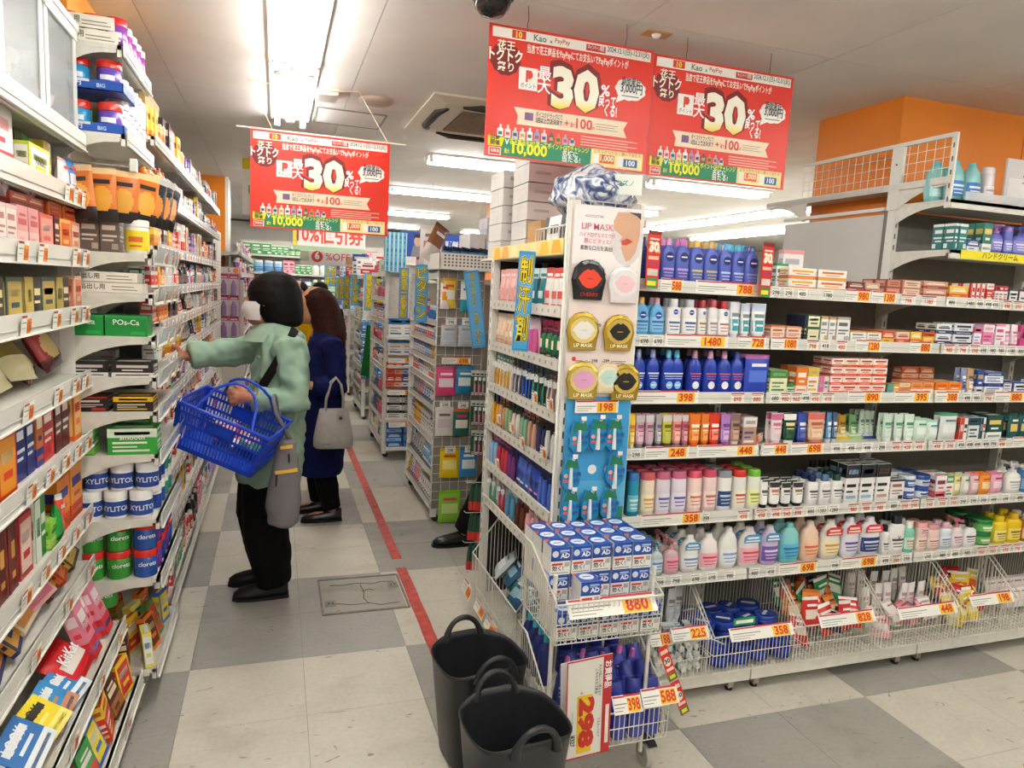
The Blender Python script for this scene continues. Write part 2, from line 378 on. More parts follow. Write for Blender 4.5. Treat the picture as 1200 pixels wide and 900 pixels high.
# ================================================================ the room
def tile_mat(name, c, stain):
    mt = bpy.data.materials.new(name); mt.use_nodes = True; nt = mt.node_tree; N = nt.nodes.new; L = nt.links.new; b = nt.nodes['Principled BSDF']
    l = lin(c); g = N('ShaderNodeNewGeometry'); oi = N('ShaderNodeObjectInfo')
    def noise(s, d, sc=(1, 1, 1), dist=0):
        mp = N('ShaderNodeMapping'); mp.inputs['Scale'].default_value = sc; n = N('ShaderNodeTexNoise'); n.inputs['Scale'].default_value = s; n.inputs['Detail'].default_value = d; n.inputs['Distortion'].default_value = dist
        L(g.outputs['Position'], mp.inputs['Vector']); L(mp.outputs[0], n.inputs['Vector']); return n
    def ramp(n, p0, c0, p1, c1):
        r = N('ShaderNodeValToRGB'); e = r.color_ramp.elements; e[0].position = p0; e[1].position = p1; e[0].color = (*c0, 1); e[1].color = (*c1, 1); L(n.outputs['Fac'], r.inputs['Fac']); return r
    def mix(a, bb, fac=None):
        m_ = N('ShaderNodeMixRGB'); m_.blend_type = 'MULTIPLY'; m_.inputs[0].default_value = 1
        L(a, m_.inputs[1]); L(bb, m_.inputs[2]); return m_.outputs[0]
    r0 = ramp(noise(5, 6), .3, [x*.93 for x in l], .7, [min(1, x*1.04) for x in l])
    r1 = ramp(noise(55, 5), .35, (.93, .93, .92), .6, (1, 1, 1))
    r2 = ramp(noise(2.2, 8, (1, 1.6, 1), .6), .28, stain, .44, (1, 1, 1))
    r3 = ramp(noise(9, 4, (1, 2.2, 1), 2.2), .29, (.5, .48, .45), .325, (1, 1, 1))
    L(mix(mix(mix(r0.outputs[0], r1.outputs[0]), r2.outputs[0]), r3.outputs[0]), b.inputs['Base Color'])
    b.inputs['Roughness'].default_value = .34; b.inputs['Specular IOR Level'].default_value = .4
    return mt
T_W = tile_mat('tile_cream', 'd8d2c4', (.84, .83, .8)); T_G = tile_mat('tile_grey', 'a9a69f', (.8, .79, .77))
FX, FY, TW, TL = -.317, 2.03, .429, .4075
fl = MB(); fl.bx(-1.4, 9, -3, 14, -.08, -.0035, mat('8f8a80', .7, kind='grit')); floor = struct('floor', fl)
def tile_me(mt):
    b = MB(); g = .0008; b.bx(g, TW-g, g, TL-g, -.0035, 0, mt); return b.mesh('floor_tile')
TM = (tile_me(T_W), tile_me(T_G))
far_b = (MB(), MB()); 
for i in range(-3, 22):
    for j in range(-12, 30):
        x = FX+i*TW; y = FY+j*TL; k = (math.floor(i/2)+math.floor(j/2)) % 2
        near = (-.62 < x < 1.35 and .9 < y < 9.2) or (x >= 1.3 and x < 4.4 and .9 < y < 2.7)
        if near: link('floor_tile', TM[k], floor, (x, y, 0))
        elif x < 8.4 and y < 13.6:
            far_b[k].bx(x+.0008, x+TW-.0008, y+.0008, y+TL-.0008, -.0035, 0, T_W if k == 0 else T_G)
for b in far_b: o = b.obj('far_floor_tiles', floor); o['kind'] = 'stuff'
# red tape on the floor
TAPE = mat('d0544a', .5, kind='grit')
for i, (y0, y1, lb) in enumerate(((3.83, 7.4, 'long strip of red floor tape leading down the aisle'), (2.72, 3.7, 'short piece of worn red floor tape beside the black tubs'))):
    b = MB(); x = .66; w = .028; n = 9; pts = []
    for k in range(n+1):
        y = y0+(y1-y0)*k/n; pts.append((x+jit(.0015), y))
    V = []
    for px, y in pts: V += [(px-w, y, .0003), (px+w, y, .0003), (px-w, y, .0014), (px+w, y, .0014)]
    F = []
    for k in range(n): a = k*4; F += [(a+2, a+3, a+7, a+6), (a, a+2, a+6, a+4), (a+1, a+5, a+7, a+3)]
    b.add(V, F+[(0, 1, 3, 2), (n*4, n*4+2, n*4+3, n*4+1)], TAPE); tag(b.obj('floor_tape'), lb, 'tape')
# floor hatch
hx0, hx1, hy0, hy1 = .215, .622, 3.21, 3.612
hatch = empty('floor_hatch', 'square metal edged inspection hatch set in the aisle floor', 'hatch', ((hx0+hx1)/2, (hy0+hy1)/2, 0))
hw = (hx1-hx0)/2; hl = (hy1-hy0)/2; b = MB()
b.bx(-hw+.012, hw-.012, -hl+.012, hl-.012, .0005, .003, tile_mat('tile_hatch', 'a9a59b', (.7, .68, .64))); b.obj('lid', hatch)
b = MB(); fm = mat('8d867a', .5, .2, kind='grit')
for sx in (-1, 1): b.bx(sx*hw-.005, sx*hw+.005, -hl, hl, 0, .004, fm); b.bx(-hw, hw, sx*hl-.005, sx*hl+.005, 0, .004, fm)
b.obj('rim', hatch)
for sx, sy in ((-.8, -.45), (.8, .35)):
    b = MB(); b.bx(sx*hw-.025, sx*hw+.025, sy*hl-.03, sy*hl+.03, .003, .0045, mat('9c978b', .4, .5, kind='grit')); b.bx(sx*hw-.012, sx*hw-.004, sy*hl-.008, sy*hl+.008, .0045, .005, '2a2622'); b.bx(sx*hw+.006, sx*hw+.014, sy*hl-.008, sy*hl+.008, .0045, .005, '2a2622'); b.obj('lifting_plate', hatch)
b = MB(); cm = mat('5b544a', .8); rr = random.Random(4)
def crack(pts):
    b.tube([(x*hw, y*hl, .0032) for x, y in pts], .0022, cm, 4)
crack([(-.8, -.45), (-.6, -.5), (-.3, -.62), (.1, -.6), (.35, -.75), (.8, -.7)]); crack([(-.75, .6), (-.4, .55), (-.1, .62), (.3, .5), (.55, .6), (.85, .55)])
crack([(.0, .5), (.05, .1), (.0, -.3), (.08, -.6)]); crack([(.0, .1), (.2, .2), (.3, .1)])
b.obj('crack', hatch)
# ceiling of boards
CB = mat('e9e6e1', .75, kind='wall'); b = MB(); b.bx(-1.4, 9, -3, 14, CEIL+.012, CEIL+.12, mat('5a5650', .9)); ceil = struct('ceiling', b)
b = MB(); b.bx(.0015, .885-.0015, .0015, 1.82-.0015, 0, .012, CB); cbm = b.mesh('ceiling_board')
for i in range(-1, 11):
    for j in range(-2, 10):
        x = -.515+.885*i; y = -3+1.82*j
        if x > 8.6 or y > 13: continue
        link('ceiling_board', cbm, ceil, (x, y+.6*(i % 2)*0, CEIL))
for nm, a in (('wall_left', (-1.4, -1.3, -3, 14)), ('wall_right', (9, 9.1, -3, 14)), ('wall_back', (-1.4, 9.1, 14, 14.1)), ('wall_front', (-1.4, 9.1, -3.1, -3))):
    b = MB(); b.bx(*a, 0, CEIL+.1, mat('dcd7cc', .7, kind='wall')); struct(nm, b)
ORANGE = mat('f08a1c', .45, kind='wall')
b = MB(); b.bx(2.80, 4.9, 2.71, 3.26, 0, CEIL, ORANGE); struct('wall_pillar_right', b)
b = MB(); b.bx(3.6, 3.606, 2.707, 2.71, 0, CEIL, mat('c8721a', .5)); struct('trim_1', b)
b = MB(); b.bx(-.8, -.5, 7.9, 8.3, 1.4, CEIL, ORANGE); b.bx(-.5, -.47, 7.9, 8.3, 1.4, CEIL, WHITE); struct('wall_pillar_left', b)
b = MB(); b.bx(-1.3, -.68, 2.9, 3.4, 1.7, CEIL, mat('f3a536', .5, kind='wall')); struct('wall_pillar_near', b)
b = MB(); px = at(581, 260, 1, 8.0).x; b.bx(px, px+.5, 8.0, 8.4, 0, CEIL, ORANGE); struct('wall_pillar_middle', b)
# ---------------------------------------------------------------- fluorescent fixtures
TUBE = mat('fffdf8', .3, emit=TUBE_POWER)
def lamp_meshes(L_):
    b = MB(); b.prism([(-.11, 0), (.11, 0), (.112, -.018), (.104, -.018), (.097, -.012), (.03, -.012), (.02, -.035), (-.02, -.035), (-.03, -.012), (-.097, -.012), (-.104, -.018), (-.112, -.018)], -L_/2, L_/2, mat('efeee9', .35)); body = b.mesh('fixture_body')
    t = MB().tube([(0, -L_/2+.03, -.045), (0, L_/2-.03, -.045)], .0135, TUBE, 8).mesh('light_tube')
    return body, t, MB().box((0, 0, -.03), (.034, .022, .06), mat('e2e0da', .4)).mesh('lamp_socket')
LB2 = lamp_meshes(1.2)
def fixture(x, y, z, rz, label, group):
    o = empty('ceiling_light', label, 'light', (x, y, z), rz, group)
    link('fixture_body', LB2[0], o)
    for sx in (-.075, .075):
        link('light_tube', LB2[1], o, (sx, 0, 0))
        for e in (-1, 1): link('lamp_socket', LB2[2], o, (sx, e*.58, 0))
gL = 'twin fluorescent lights in a line over the left aisle'
for k in range(-3, 3): fixture(.075, 4.18-1.213*(2-k)+0, CEIL-.001, 0, f'twin tube light over the left aisle, {("rearmost behind the camera", "second behind the camera", "overhead", "just past overhead", "third from the far end", "second from the far end", "at the far end of the line")[k+4]}', gL)
gR = 'ceiling lights set crosswise over the middle aisles'
for yy, row in ((5.5, 'first'), (7.45, 'second'), (9.8, 'third'), (12.0, 'last')):
    for xx, pl in ((1.69, 'behind the red banners'), (3.6, 'over the lotion shelves'))+(((.3, 'above the left aisle'),) if yy > 6 else ()):  # left aisle lamps are added, unseen behind the banner, to brighten the back
        fixture(xx, yy, CEIL-.001, pi/2, f'crosswise twin tube light {pl}, {row} row back', gR)
for xx, nm in ((5.1, 'near'), (6.4, 'far')):
    for k in range(5): fixture(xx, 4.6+1.213*k, CEIL-.001, 0, f'twin tube light in the {nm} line at the right, {("first", "second", "third", "fourth", "fifth")[k]}', f'{nm} line of lights at the right')
for xx in (1.7, 3.4, 5.1):
    for yy in (-.9, .9): fixture(xx, yy, CEIL-.001, pi/2, f'crosswise light over the front floor, {"rear" if yy < 0 else "front"} row, {("left", "centre", "right")[int((xx-1.7)/1.7+.5)]} column', 'lights over the front aisle')
# ---------------------------------------------------------------- things on the ceiling
ac = empty('ceiling_air_conditioner', 'cream square ceiling air conditioner with brown grille', 'air conditioner', (.765+.46, 4.2, CEIL))
CR_ = mat('d9d2bd', .5); b = MB()
S_ = .455; t = .03
b.loft([[(-S_, -S_, 0), (S_, -S_, 0), (S_, S_, 0), (-S_, S_, 0)], [(-S_, -S_, -.012), (S_, -S_, -.012), (S_, S_, -.012), (-S_, S_, -.012)], [(-S_+.09, -S_+.09, -t), (S_-.09, -S_+.09, -t), (S_-.09, S_-.09, -t), (-S_+.09, S_-.09, -t)]], CR_, smooth=False); b.obj('casing', ac)
b = MB()
for a in range(4):
    Tm = Matrix.Rotation(a*pi/2, 4, 'Z'); b.T = Tm; pts = []
    b.tube([(-.27, -.34, -t), (-.18, -.375, -t-.002), (.18, -.375, -t-.002), (.27, -.34, -t)], [.012, .024, .024, .012], mat('241f1a', .6), 6)
b.T = None; b.obj('air_slot', ac)
b = MB(); b.bx(-.25, .25, -.25, .25, -t-.006, -t, mat('7d6a55', .7)); gr = b.obj('grille', ac)
b = MB()
for k in range(-8, 9): b.bx(-.25, .25, k*.03-.004, k*.03+.004, -t-.009, -t-.006, mat('a08a70', .6)); b.bx(k*.03-.004, k*.03+.004, -.25, .25, -t-.009, -t-.006, mat('a08a70', .6))
b.obj('grille_bars', gr)
b = MB().lathe([(.095, 0), (.095, -.012), (.08, -.022), (.03, -.026), (.0, -.027)], mat('b9ae9f', .6), 24); o = b.obj('ceiling_speaker', None, (.515, 4.07, CEIL)); tag(o, 'round beige speaker set in the ceiling beside the air conditioner', 'speaker')
o = empty('access_panel', 'square ceiling access panel with thin metal rim', 'panel', (.42, 4.6, CEIL)); b = MB()
for sx in (-1, 1): b.bx(sx*.2-.006, sx*.2+.006, -.2, .2, -.006, 0, mat('8d8981', .5)); b.bx(-.2, .2, sx*.2-.006, sx*.2+.006, -.006, 0, mat('8d8981', .5))
b.obj('rim', o); b = MB(); b.bx(-.194, .194, -.194, .194, -.003, 0, CB); b.obj('board', o)
b = MB(); b.bx(-.055, .055, -.09, .09, -.03, 0, mat('dcd9d2', .5)); b.bx(-.05, .05, -.085, .085, -.034, -.03, mat('d2cfc8', .5)); o = b.obj('junction_box', None, (.25, 4.05, CEIL)); tag(o, 'small white junction box on the ceiling next to the light', 'box')
b = MB().lathe([(.065, 0), (.065, -.03), (.058, -.055), (.04, -.075), (.0, -.085)], mat('1e1c1d', .12), 20); b.lathe([(.075, .004), (.075, -.02)], mat('3a3836', .4), 20); o = b.obj('security_camera', None, (.69, 2.44, CEIL)); tag(o, 'dark dome security camera on the ceiling at the top edge', 'camera')
b = MB(); b.bx(-.055, .055, -.03, .03, -.006, 0, mat('cf9a6a', .6)); b.lathe([(.018, -.006), (.015, -.014), (.004, -.02)], mat('e8e4da', .4), 12); o = b.obj('ceiling_sensor', None, (1.37, 2.53, CEIL)); tag(o, 'small orange ceiling plate with a white sensor above the banners', 'sensor')
b = MB().lathe([(.09, 0), (.08, -.05), (.0, -.055)], mat('d8cdb6', .6), 16); tag(b.obj('ceiling_vent', None, (.95, 7.6, CEIL)), 'round beige ceiling vent far back beyond the left banner', 'vent')
# ---------------------------------------------------------------- red banners
def grad_mat():
    mt = bpy.data.materials.new('print_cream_to_yellow'); mt.use_nodes = True; nt = mt.node_tree; N = nt.nodes.new; L = nt.links.new
    tc = N('ShaderNodeTexCoord'); sx = N('ShaderNodeSeparateXYZ'); mr = N('ShaderNodeMapRange'); r = N('ShaderNodeValToRGB')
    L(tc.outputs['Object'], sx.inputs[0]); L(sx.outputs['Z'], mr.inputs[0]); mr.inputs[1].default_value = -.275; mr.inputs[2].default_value = -.12; L(mr.outputs[0], r.inputs[0])
    e = r.color_ramp.elements; e[0].position = .12; e[0].color = (*lin('f5d21e'), 1); e[1].position = .4; e[1].color = (*lin('fbf6e2'), 1); L(r.outputs[0], nt.nodes['Principled BSDF'].inputs['Base Color']); return mt
RED = mat('e2311c', .35); DRED = mat('7d1414', .4)
def build_banner():
    W, Hh = .65, .45; sh = MB(); sh.bx(0, W, 0, .0012, -Hh, 0, RED)
    p = MB(); y = [-.0006]
    def f(u0, u1, v0, v1, c, k=0): p.fr(u0*W, u1*W, -v1*Hh, -v0*Hh, -.0006*(1+k), c)
    def t(s, u, v, h, c, bold=.012, al='l', wm=None, k=2): p.text(s, u*W, -v*Hh, h*Hh, -.0006*(1+k), c, bold, al, wm*W if wm else None)
    def P(pts, c, k=0): p.poly([(a*W, -b_*Hh) for a, b_ in pts][::-1], -.0006*(1+k), c)
    f(.02, .98, .02, .095, 'f4efe6'); f(.13, .21, .025, .085, 'd8402a', 1); t('10', .17, .08, .045, 'ffe04a', .03, 'c')
    t('Kao', .255, .082, .05, '6a7a6c', .02); t('×', .35, .08, .035, '555'); t('PayPay', .38, .08, .035, 'c9352e', .01); f(.57, .69, .035, .085, 'c9352e', 1); t('キャンペーン期間', .58, .075, .03, 'fff', .005, wm=.1)
    t('2024.12.1(日)-12.31(火)', .7, .08, .04, '444', .012, wm=.27)
    t('当店で花王商品をPayPayにてお支払いでPayPayポイントが', .22, .19, .05, 'fff3e6', .02, wm=.62)
    P([(.1+.085*cos(2*pi*k/24)*(1+.06*(k % 2)), .25+.12*sin(2*pi*k/24)*(1+.06*(k % 2))) for k in range(24)], DRED)
    t('花王', .1, .185, .055, 'fdf3df', .02, 'c'); t('トクトク', .1, .27, .075, 'fdf3df', .03, 'c', .19); t('祭り', .1, .345, .055, 'fdf3df', .02, 'c')
    f(.18, .29, .29, .46, 'f4f0ea'); P([(.22, .31), (.25, .31), (.26, .33), (.26, .355), (.25, .375), (.232, .375), (.232, .4), (.22, .4)], 'd8402a', 1); t('ポイント', .235, .445, .03, '555', .005, 'c', .09)
    t('最', .33, .37, .085, 'fff', .015, 'c'); t('大', .33, .47, .085, 'fff', .015, 'c')
    t('30', .52, .585, .32, DRED, .085, 'c', .345, 1); t('30', .52, .575, .3, grad_mat(), .05, 'c', .3, 3)
    t('%', .705, .42, .085, 'fff', .03, 'c'); t('戻って', .72, .505, .075, 'fff', .025, 'c', .11); t('くる!', .745, .58, .075, 'fff', .025, 'c', .08)
    cl = []
    for k in range(40):
        a = 2*pi*k/40; q = 1+.1*abs(sin(a*4.5)); cl.append((.865+.092*q*cos(a), .335+.085*q*sin(a)))
    P(cl, 'fbf8f2'); P([(.79, .38), (.83, .42), (.775, .455)], 'fbf8f2'); t('期間累計', .865, .31, .05, '333', .015, 'c', .12); t('3,000円', .87, .375, .065, '333', .02, 'c', .14); f(.81, .92, .388, .396, '777', 1)
    P([(.16, .6), (.86, .6), (.835, .665), (.86, .73), (.18, .73), (.185, .665)], 'f3dcc0'); f(.225, .275, .63, .69, '7c5a86', 1); t('ダイコクドラッグにて', .29, .655, .032, '4a3a34', .015, wm=.16); t('3回以上来店決済で', .29, .7, .032, '4a3a34', .015, wm=.16)
    t('+', .465, .69, .05, 'd8402a', .03); t('最大', .5, .7, .03, 'd8402a', .01, wm=.03); t('100', .535, .705, .08, 'd8402a', .02); t('pt', .63, .705, .03, 'd8402a'); f(.66, .8, .645, .65, '9a8878', 1); f(.66, .78, .665, .67, '9a8878', 1); f(.66, .8, .685, .69, '9a8878', 1)
    for i, c in enumerate(('f4f0ea', 'e8d8d0', 'bcd0c4', 'e6ded8', 'f4f0ea', '9aa2c8', 'e8c8c8', '5a5a6a', 'e8783a', 'b8b0c8', 'd8d4cc')):
        u = .07+.043*i; hgt = (.1, .1, .085, .09, .1, .095, .1, .085, .08, .08, .06)[i]; P([(u, .845), (u, .845-hgt*.65), (u+.012, .845-hgt*.75), (u+.012, .845-hgt), (u+.024, .845-hgt), (u+.024, .845-hgt*.75), (u+.034, .845-hgt*.65), (u+.034, .845)], c, 1); f(u+.006, u+.028, .8, .825, ('3a6a4a', 'c04a4a', '2a4a8a', 'd8a83a')[i % 4], 2)
    for k in range(4): f(.57, .93-.06*(k % 2), .755+.022*k, .765+.022*k, 'f0b0a0', 1)
    P([(.018, .838), (.115, .838), (.1, .915), (.018, .915)], 'f3e21c', 1); t('同時', .06, .872, .03, '333', .02, 'c'); t('開催', .06, .908, .03, '333', .02, 'c'); f(.024, .096, .925, .985, 'f4efe6', 1); f(.03, .09, .93, .98, 'd8402a', 2); t('化粧品', .06, .965, .02, 'fff', .01, 'c', .05, 3)
    f(.1, .64, .845, .985, '1f8a62'); t('V', .115, .895, .04, 'fff', .03); t('花王商品を2個買ってポイントGETチャレンジ', .145, .893, .036, 'f6ee3a', .02, wm=.48); t('最大', .115, .965, .03, 'f6ee3a', .01, wm=.03)
    t('10,000', .16, .977, .085, 'f6ee1e', .035, wm=.27); t('名様に', .46, .935, .035, 'fff', .02, wm=.1); t('当たる!', .46, .98, .038, 'fff', .02, wm=.13)
    f(.64, .975, .845, .985, 'f6e6a2'); f(.655, .69, .885, .97, 'f8f4ea', 1); f(.695, .79, .885, .955, 'e8632a', 1); t('1,000', .742, .945, .045, 'fff6d8', .02, 'c', .085, 3); f(.81, .845, .885, .97, 'f8f4ea', 1); f(.85, .94, .9, .965, '2a62ac', 1); t('100', .895, .955, .045, 'fff', .02, 'c', .08, 3); t('どちらかもれなく選んで当たる', .66, .878, .024, 'c05a2a', .005, wm=.3)
    return sh.mesh('banner_sheet'), p.mesh('print')
BS, BP = build_banner()
HOOK = mat('d8cfae', .5)
def banner(loc, label, rod=False):
    o = empty('hanging_banner', label, 'banner', loc, 0, None); link('banner_sheet', BS, o); link('print', BP, o)
    b = MB()
    if rod:
        b.tube([(-.06, .004, .004), (.73, .004, .004)], .004, mat('e8e4da', .4), 6); b.obj('rod', o)
        b = MB(); up = CEIL-loc[2]
        b.tube([(.1, .004, .004), (-.02, .35, up)], .0018, HOOK, 4); b.tube([(.64, .004, .004), (.52, .3, up)], .0018, HOOK, 4)
        b.tube([(-.02, .35, up-.01), (.25, .33, up-.03), (.52, .3, up-.01)], .0025, mat('d9cf9c', .5), 4); b.obj('cord', o)
    else:
        for x in (.14, .53): b.tube([(x, 0, -.01), (x, .0, .02), (x+.008, .01, .03), (x, .0, CEIL-loc[2])], .0014, mat('4a4a4a', .4), 4)
        b.obj('cord', o)
    return o
banner((.70, 2.5, 2.473), 'red 30 percent campaign banner hanging top centre, the left of the pair'); banner((1.362, 2.52, 2.473), 'red 30 percent campaign banner hanging near the orange wall, right of the pair')
banner((-.12, 3.62, 2.238), 'red 30 percent campaign banner on a rod over the left aisle', True)
# ================================================================ shelf furniture
def XU(u, Y, Z):
    """real X on the plane Y, height Z, of a picture column u"""
    k = (u-600)/FPX; b0 = CR[1]*Y+CR[2]*(Z-H); b2 = CF[1]*Y+CF[2]*(Z-H); return (b0-k*b2)/(k*CF[0]-CR[0])
def bracket_me(D, hh):
    pts = [(0, 0), (0, -hh), (.02, -hh)]
    for k in range(1, 7): t_ = k/6; pts.append((.02+(D*.9-.02)*t_, -hh+(hh-.012)*(1-(1-t_)**2)**.9))
    pts += [(D, -.01), (D, 0)]
    return pts
def shelf_part(parent, x0, x1, yf, yb, z, rail=True, zr=.042, mt=SHELF, brk=.09, lip=None, flip=1):
    """one shelf board of a unit (front towards -Y*flip at yf), with price rail and two brackets as sub-parts"""
    b = MB(); b.bx(x0+.003, x1-.003, min(yf, yb), max(yf, yb), z+.022, z+.036, mt); b.bx(x0+.003, x1-.003, yf, yf+.012*flip, z, z+.036, mt)
    s_ = b.obj('shelf', parent)
    if rail:
        b = MB(); y = yf-.004*flip; b.box(((x0+x1)/2, y-.002*flip, z+zr/2+.002), (x1-x0-.01, .004, zr), mat('e2e0d8', .25)); b.box(((x0+x1)/2, y-.005*flip, z+.003), (x1-x0-.01, .008, .004), WHITE); b.box(((x0+x1)/2, y-.005*flip, z+.02), (x1-x0-.01, .003, .0025), 'bcb9b0')
        b.obj('price_rail', s_)
    for xx in (x0+.004, x1-.006):
        pts = bracket_me(abs(yb-yf)*.92, brk); b = MB()
        V = [(xx+e, yb-p[0]*flip, z+.022+p[1]) for e in (0, .0025) for p in pts]; n = len(pts)
        b.add(V, [tuple(range(n)), tuple(range(2*n-1, n-1, -1))]+[(i, i+n, (i+1) % n+n, (i+1) % n) for i in range(n)], mt); b.obj('bracket', s_)
    return s_
def upright(parent, x, y, z0, z1, w=.03, d=.04, face=(0, -1)):
    b = MB(); b.bx(x-w/2, x+w/2, y-d/2, y+d/2, z0, z1, WHITE)
    n = int((z1-z0)/.05)
    for k in range(n):
        z = z0+.02+k*.05
        if face[1]: b.box((x, y+face[1]*(d/2+.0004), z+.012), (.006, .0008, .024), '55524c')
        else: b.box((x+face[0]*(w/2+.0004), y, z+.012), (.0008, .006, .024), '55524c')
    return b.obj('upright', parent)
def mesh_panel(parent, a, b_, z0, z1, pitch=.05, r=.0016, name='wire_panel', mt=None):
    """upright wire grid between two plan points"""
    b = MB(); A = Vector((*a, 0)); B = Vector((*b_, 0)); n = max(2, round((B-A).length/pitch)); mt = mt or WIRE
    for k in range(n+1): p = A+(B-A)*k/n; b.wire((p.x, p.y, z0), (p.x, p.y, z1), r, mt)
    k = max(1, round((z1-z0)/pitch))
    for j in range(k+1): z = z0+(z1-z0)*j/k; b.wire((A.x, A.y, z), (B.x, B.y, z), r, mt)
    return b.obj(name, parent)
# ---------------------------------------------------------------- lotion gondola facing the camera
YF, YB = 2.25, 2.60
SZ = [1.572, 1.374, 1.164, .955, .695, .45]
BX_ = [1.205, 1.80, 2.667, 3.53, 4.4]
for i in range(4):
    nm = ('narrow white shelf unit of blue lotion bottles next to the lip mask panel', 'white shelf unit between the two price-card runs, in front of the orange wall', 'white shelf unit at the right edge with upper shelves', 'white shelf unit past the right edge')[i]
    x0, x1 = BX_[i], BX_[i+1]; u = empty('shelf_unit', nm, 'shelf', ((x0+x1)/2, YB, 0)); off = Vector(((x0+x1)/2, YB, 0))
    hold = []
    b = MB(); b.bx(x0, x1, YB, YB+.02, .05, 1.62 if i < 2 else 2.0, mat('7d786e', .6, kind='fleck')); hold.append(b.obj('back_panel', u))  # panel colour darkened: shade inside the shelves is put into it
    hold.append(upright(u, x0+.015 if i else x0+.02, YB-.02, 0, 1.66 if i < 2 else 2.06))
    b = MB(); b.bx(x0+.003, x1-.003, 2.17, YB, .085, .105, SHELF); b.bx(x0+.003, x1-.003, 2.165, 2.177, .06, .112, SHELF); hold.append(b.obj('base_deck', u))
    for xx in (x0+.06, x1-.06): b = MB(); b.bx(xx-.012, xx+.012, 2.2, 2.23, .012, .07, RUST); b.lathe([(.016, 0), (.016, .014)], DARK, 10, (xx, 2.215)); hold.append(b.obj('foot', u))
    b = MB(); b.bx(x0, x1, 2.33, 2.34, .0, .085, mat('4a463f', .7)); hold.append(b.obj('kick_plate', u))
    for z in SZ: hold.append(shelf_part(u, x0, x1, YF, YB, z))
    if i >= 2:
        hold.append(shelf_part(u, x0, x1, YF, YB, 1.775, rail=False)); hold.append(shelf_part(u, x0, x1, 2.28, YB, 1.985, rail=False))
    for o in hold: o.location = o.location-off
# rear upper shelf and fence of the third unit
u = empty('wire_fence_shelf', 'high white shelf with a wire fence end in front of the orange wall', 'shelf', (2.67, 2.6, 2.0))
h_ = []
b = MB(); b.bx(2.665, 2.675, 2.285, 2.31, 1.985, 2.29, WHITE); 
for k in range(5): b.box((2.6645, 2.2975, 2.02+k*.055), (.0008, .006, .02), '55524c')
h_.append(b.obj('end_post', u))
b = MB(); b.bx(2.66, 2.675, 2.29, 3.18, 2.275, 2.292, WHITE); b.bx(2.66, 2.675, 2.29, 3.46, 2.085, 2.115, SHELF); h_.append(b.obj('rail', u))
h_.append(mesh_panel(u, (2.668, 2.3), (2.668, 3.18), 2.11, 2.28, .045))
b = MB(); b.bx(2.66, 2.678, 2.545, 2.605, 2.0, 2.28, WHITE); b.box((2.6595, 2.575, 2.2), (.0008, .008, .008), '333'); h_.append(b.obj('upright', u))
b = MB(); b.bx(2.66, 2.795, 2.62, 3.46, 2.09, 2.105, SHELF); h_.append(b.obj('shelf', u))
for yy in (2.5, 3.16):
    pts = bracket_me(.28 if yy < 3 else .3, .1); b = MB(); n = len(pts); sg = -1 if yy < 3 else 1; y0 = 2.58 if yy < 3 else 3.14
    V = [(2.668+e, y0+sg*p[0], 2.09+p[1]) for e in (0, .003) for p in pts]; b.add(V, [tuple(range(n)), tuple(range(2*n-1, n-1, -1))]+[(i, i+n, (i+1) % n+n, (i+1) % n) for i in range(n)], SHELF); h_.append(b.obj('bracket', u))
b = MB(); b.bx(2.66, 2.68, 2.62, 3.3, 2.0, 2.016, WHITE); h_.append(b.obj('cross_bar', u))
for o in h_: o.location = o.location-Vector((2.67, 2.6, 2.0))
b = MB(); b.bx(2.672, 2.684, 2.61, 3.3, 1.0, 1.985, mat('d9d8d2', .5, kind='wall')); tag(b.obj('white_board'), 'plain white board closing the shelf end under the wire fence', 'board')
# ---------------------------------------------------------------- rows of goods
def row(shelf, items, yf=YF, where='', dz=.036, z=None):
    z = (SZ[shelf] if z is None else z)+dz
    for it in items:
        u0, u1, n, f, lb = it[:5]; deep = it[5] if len(it) > 5 else 2; up = it[6] if len(it) > 6 else 1
        yy = yf+.03; X0, X1 = XU(u0, yy, z+.04), XU(u1, yy, z+.04); wd = (X1-X0)/n
        P = f(wd*.95); d = P.dim[1]; y0 = yf+.012+d/2
        for k in range(n):
            for j in range(deep):
                if y0+j*d*1.06+d/2 > YB: break
                for q in range(up):
                    P.put((X0+wd*(k+.5)+jit(.0015)*(j > 0), y0+j*d*1.06+jit(.002), z+q*P.dim[2]*1.002), lb+where, (lb if n*deep*up > 1 else None), rz=jit(.03))
def B(*a, **k): d, h = a[0], a[1]; return lambda w: bottle(round(w, 4), d, h, *a[2:], **k)
def C(*a, **k): d, h = a[0], a[1]; return lambda w: carton(round(w, 4), d, h, *a[2:], **k)
def T(*a, **k): d, h = a[0], a[1]; return lambda w: tube_pack(round(w, 4), d, h, *a[2:], **k)
def PO(*a, **k): d, h = a[0], a[1]; return lambda w: pouch(round(w, 4), d, h, *a[2:], **k)
def J(*a, **k): h = a[0]; return lambda w: jar(round(w/2, 4), h, *a[1:], **k)
VI, NV, BL = '6070c8', '1b2a78', '2346b4'
nb = dict(style='shoulder', dot=(NV, .58, .3), lab=(.08, .4))
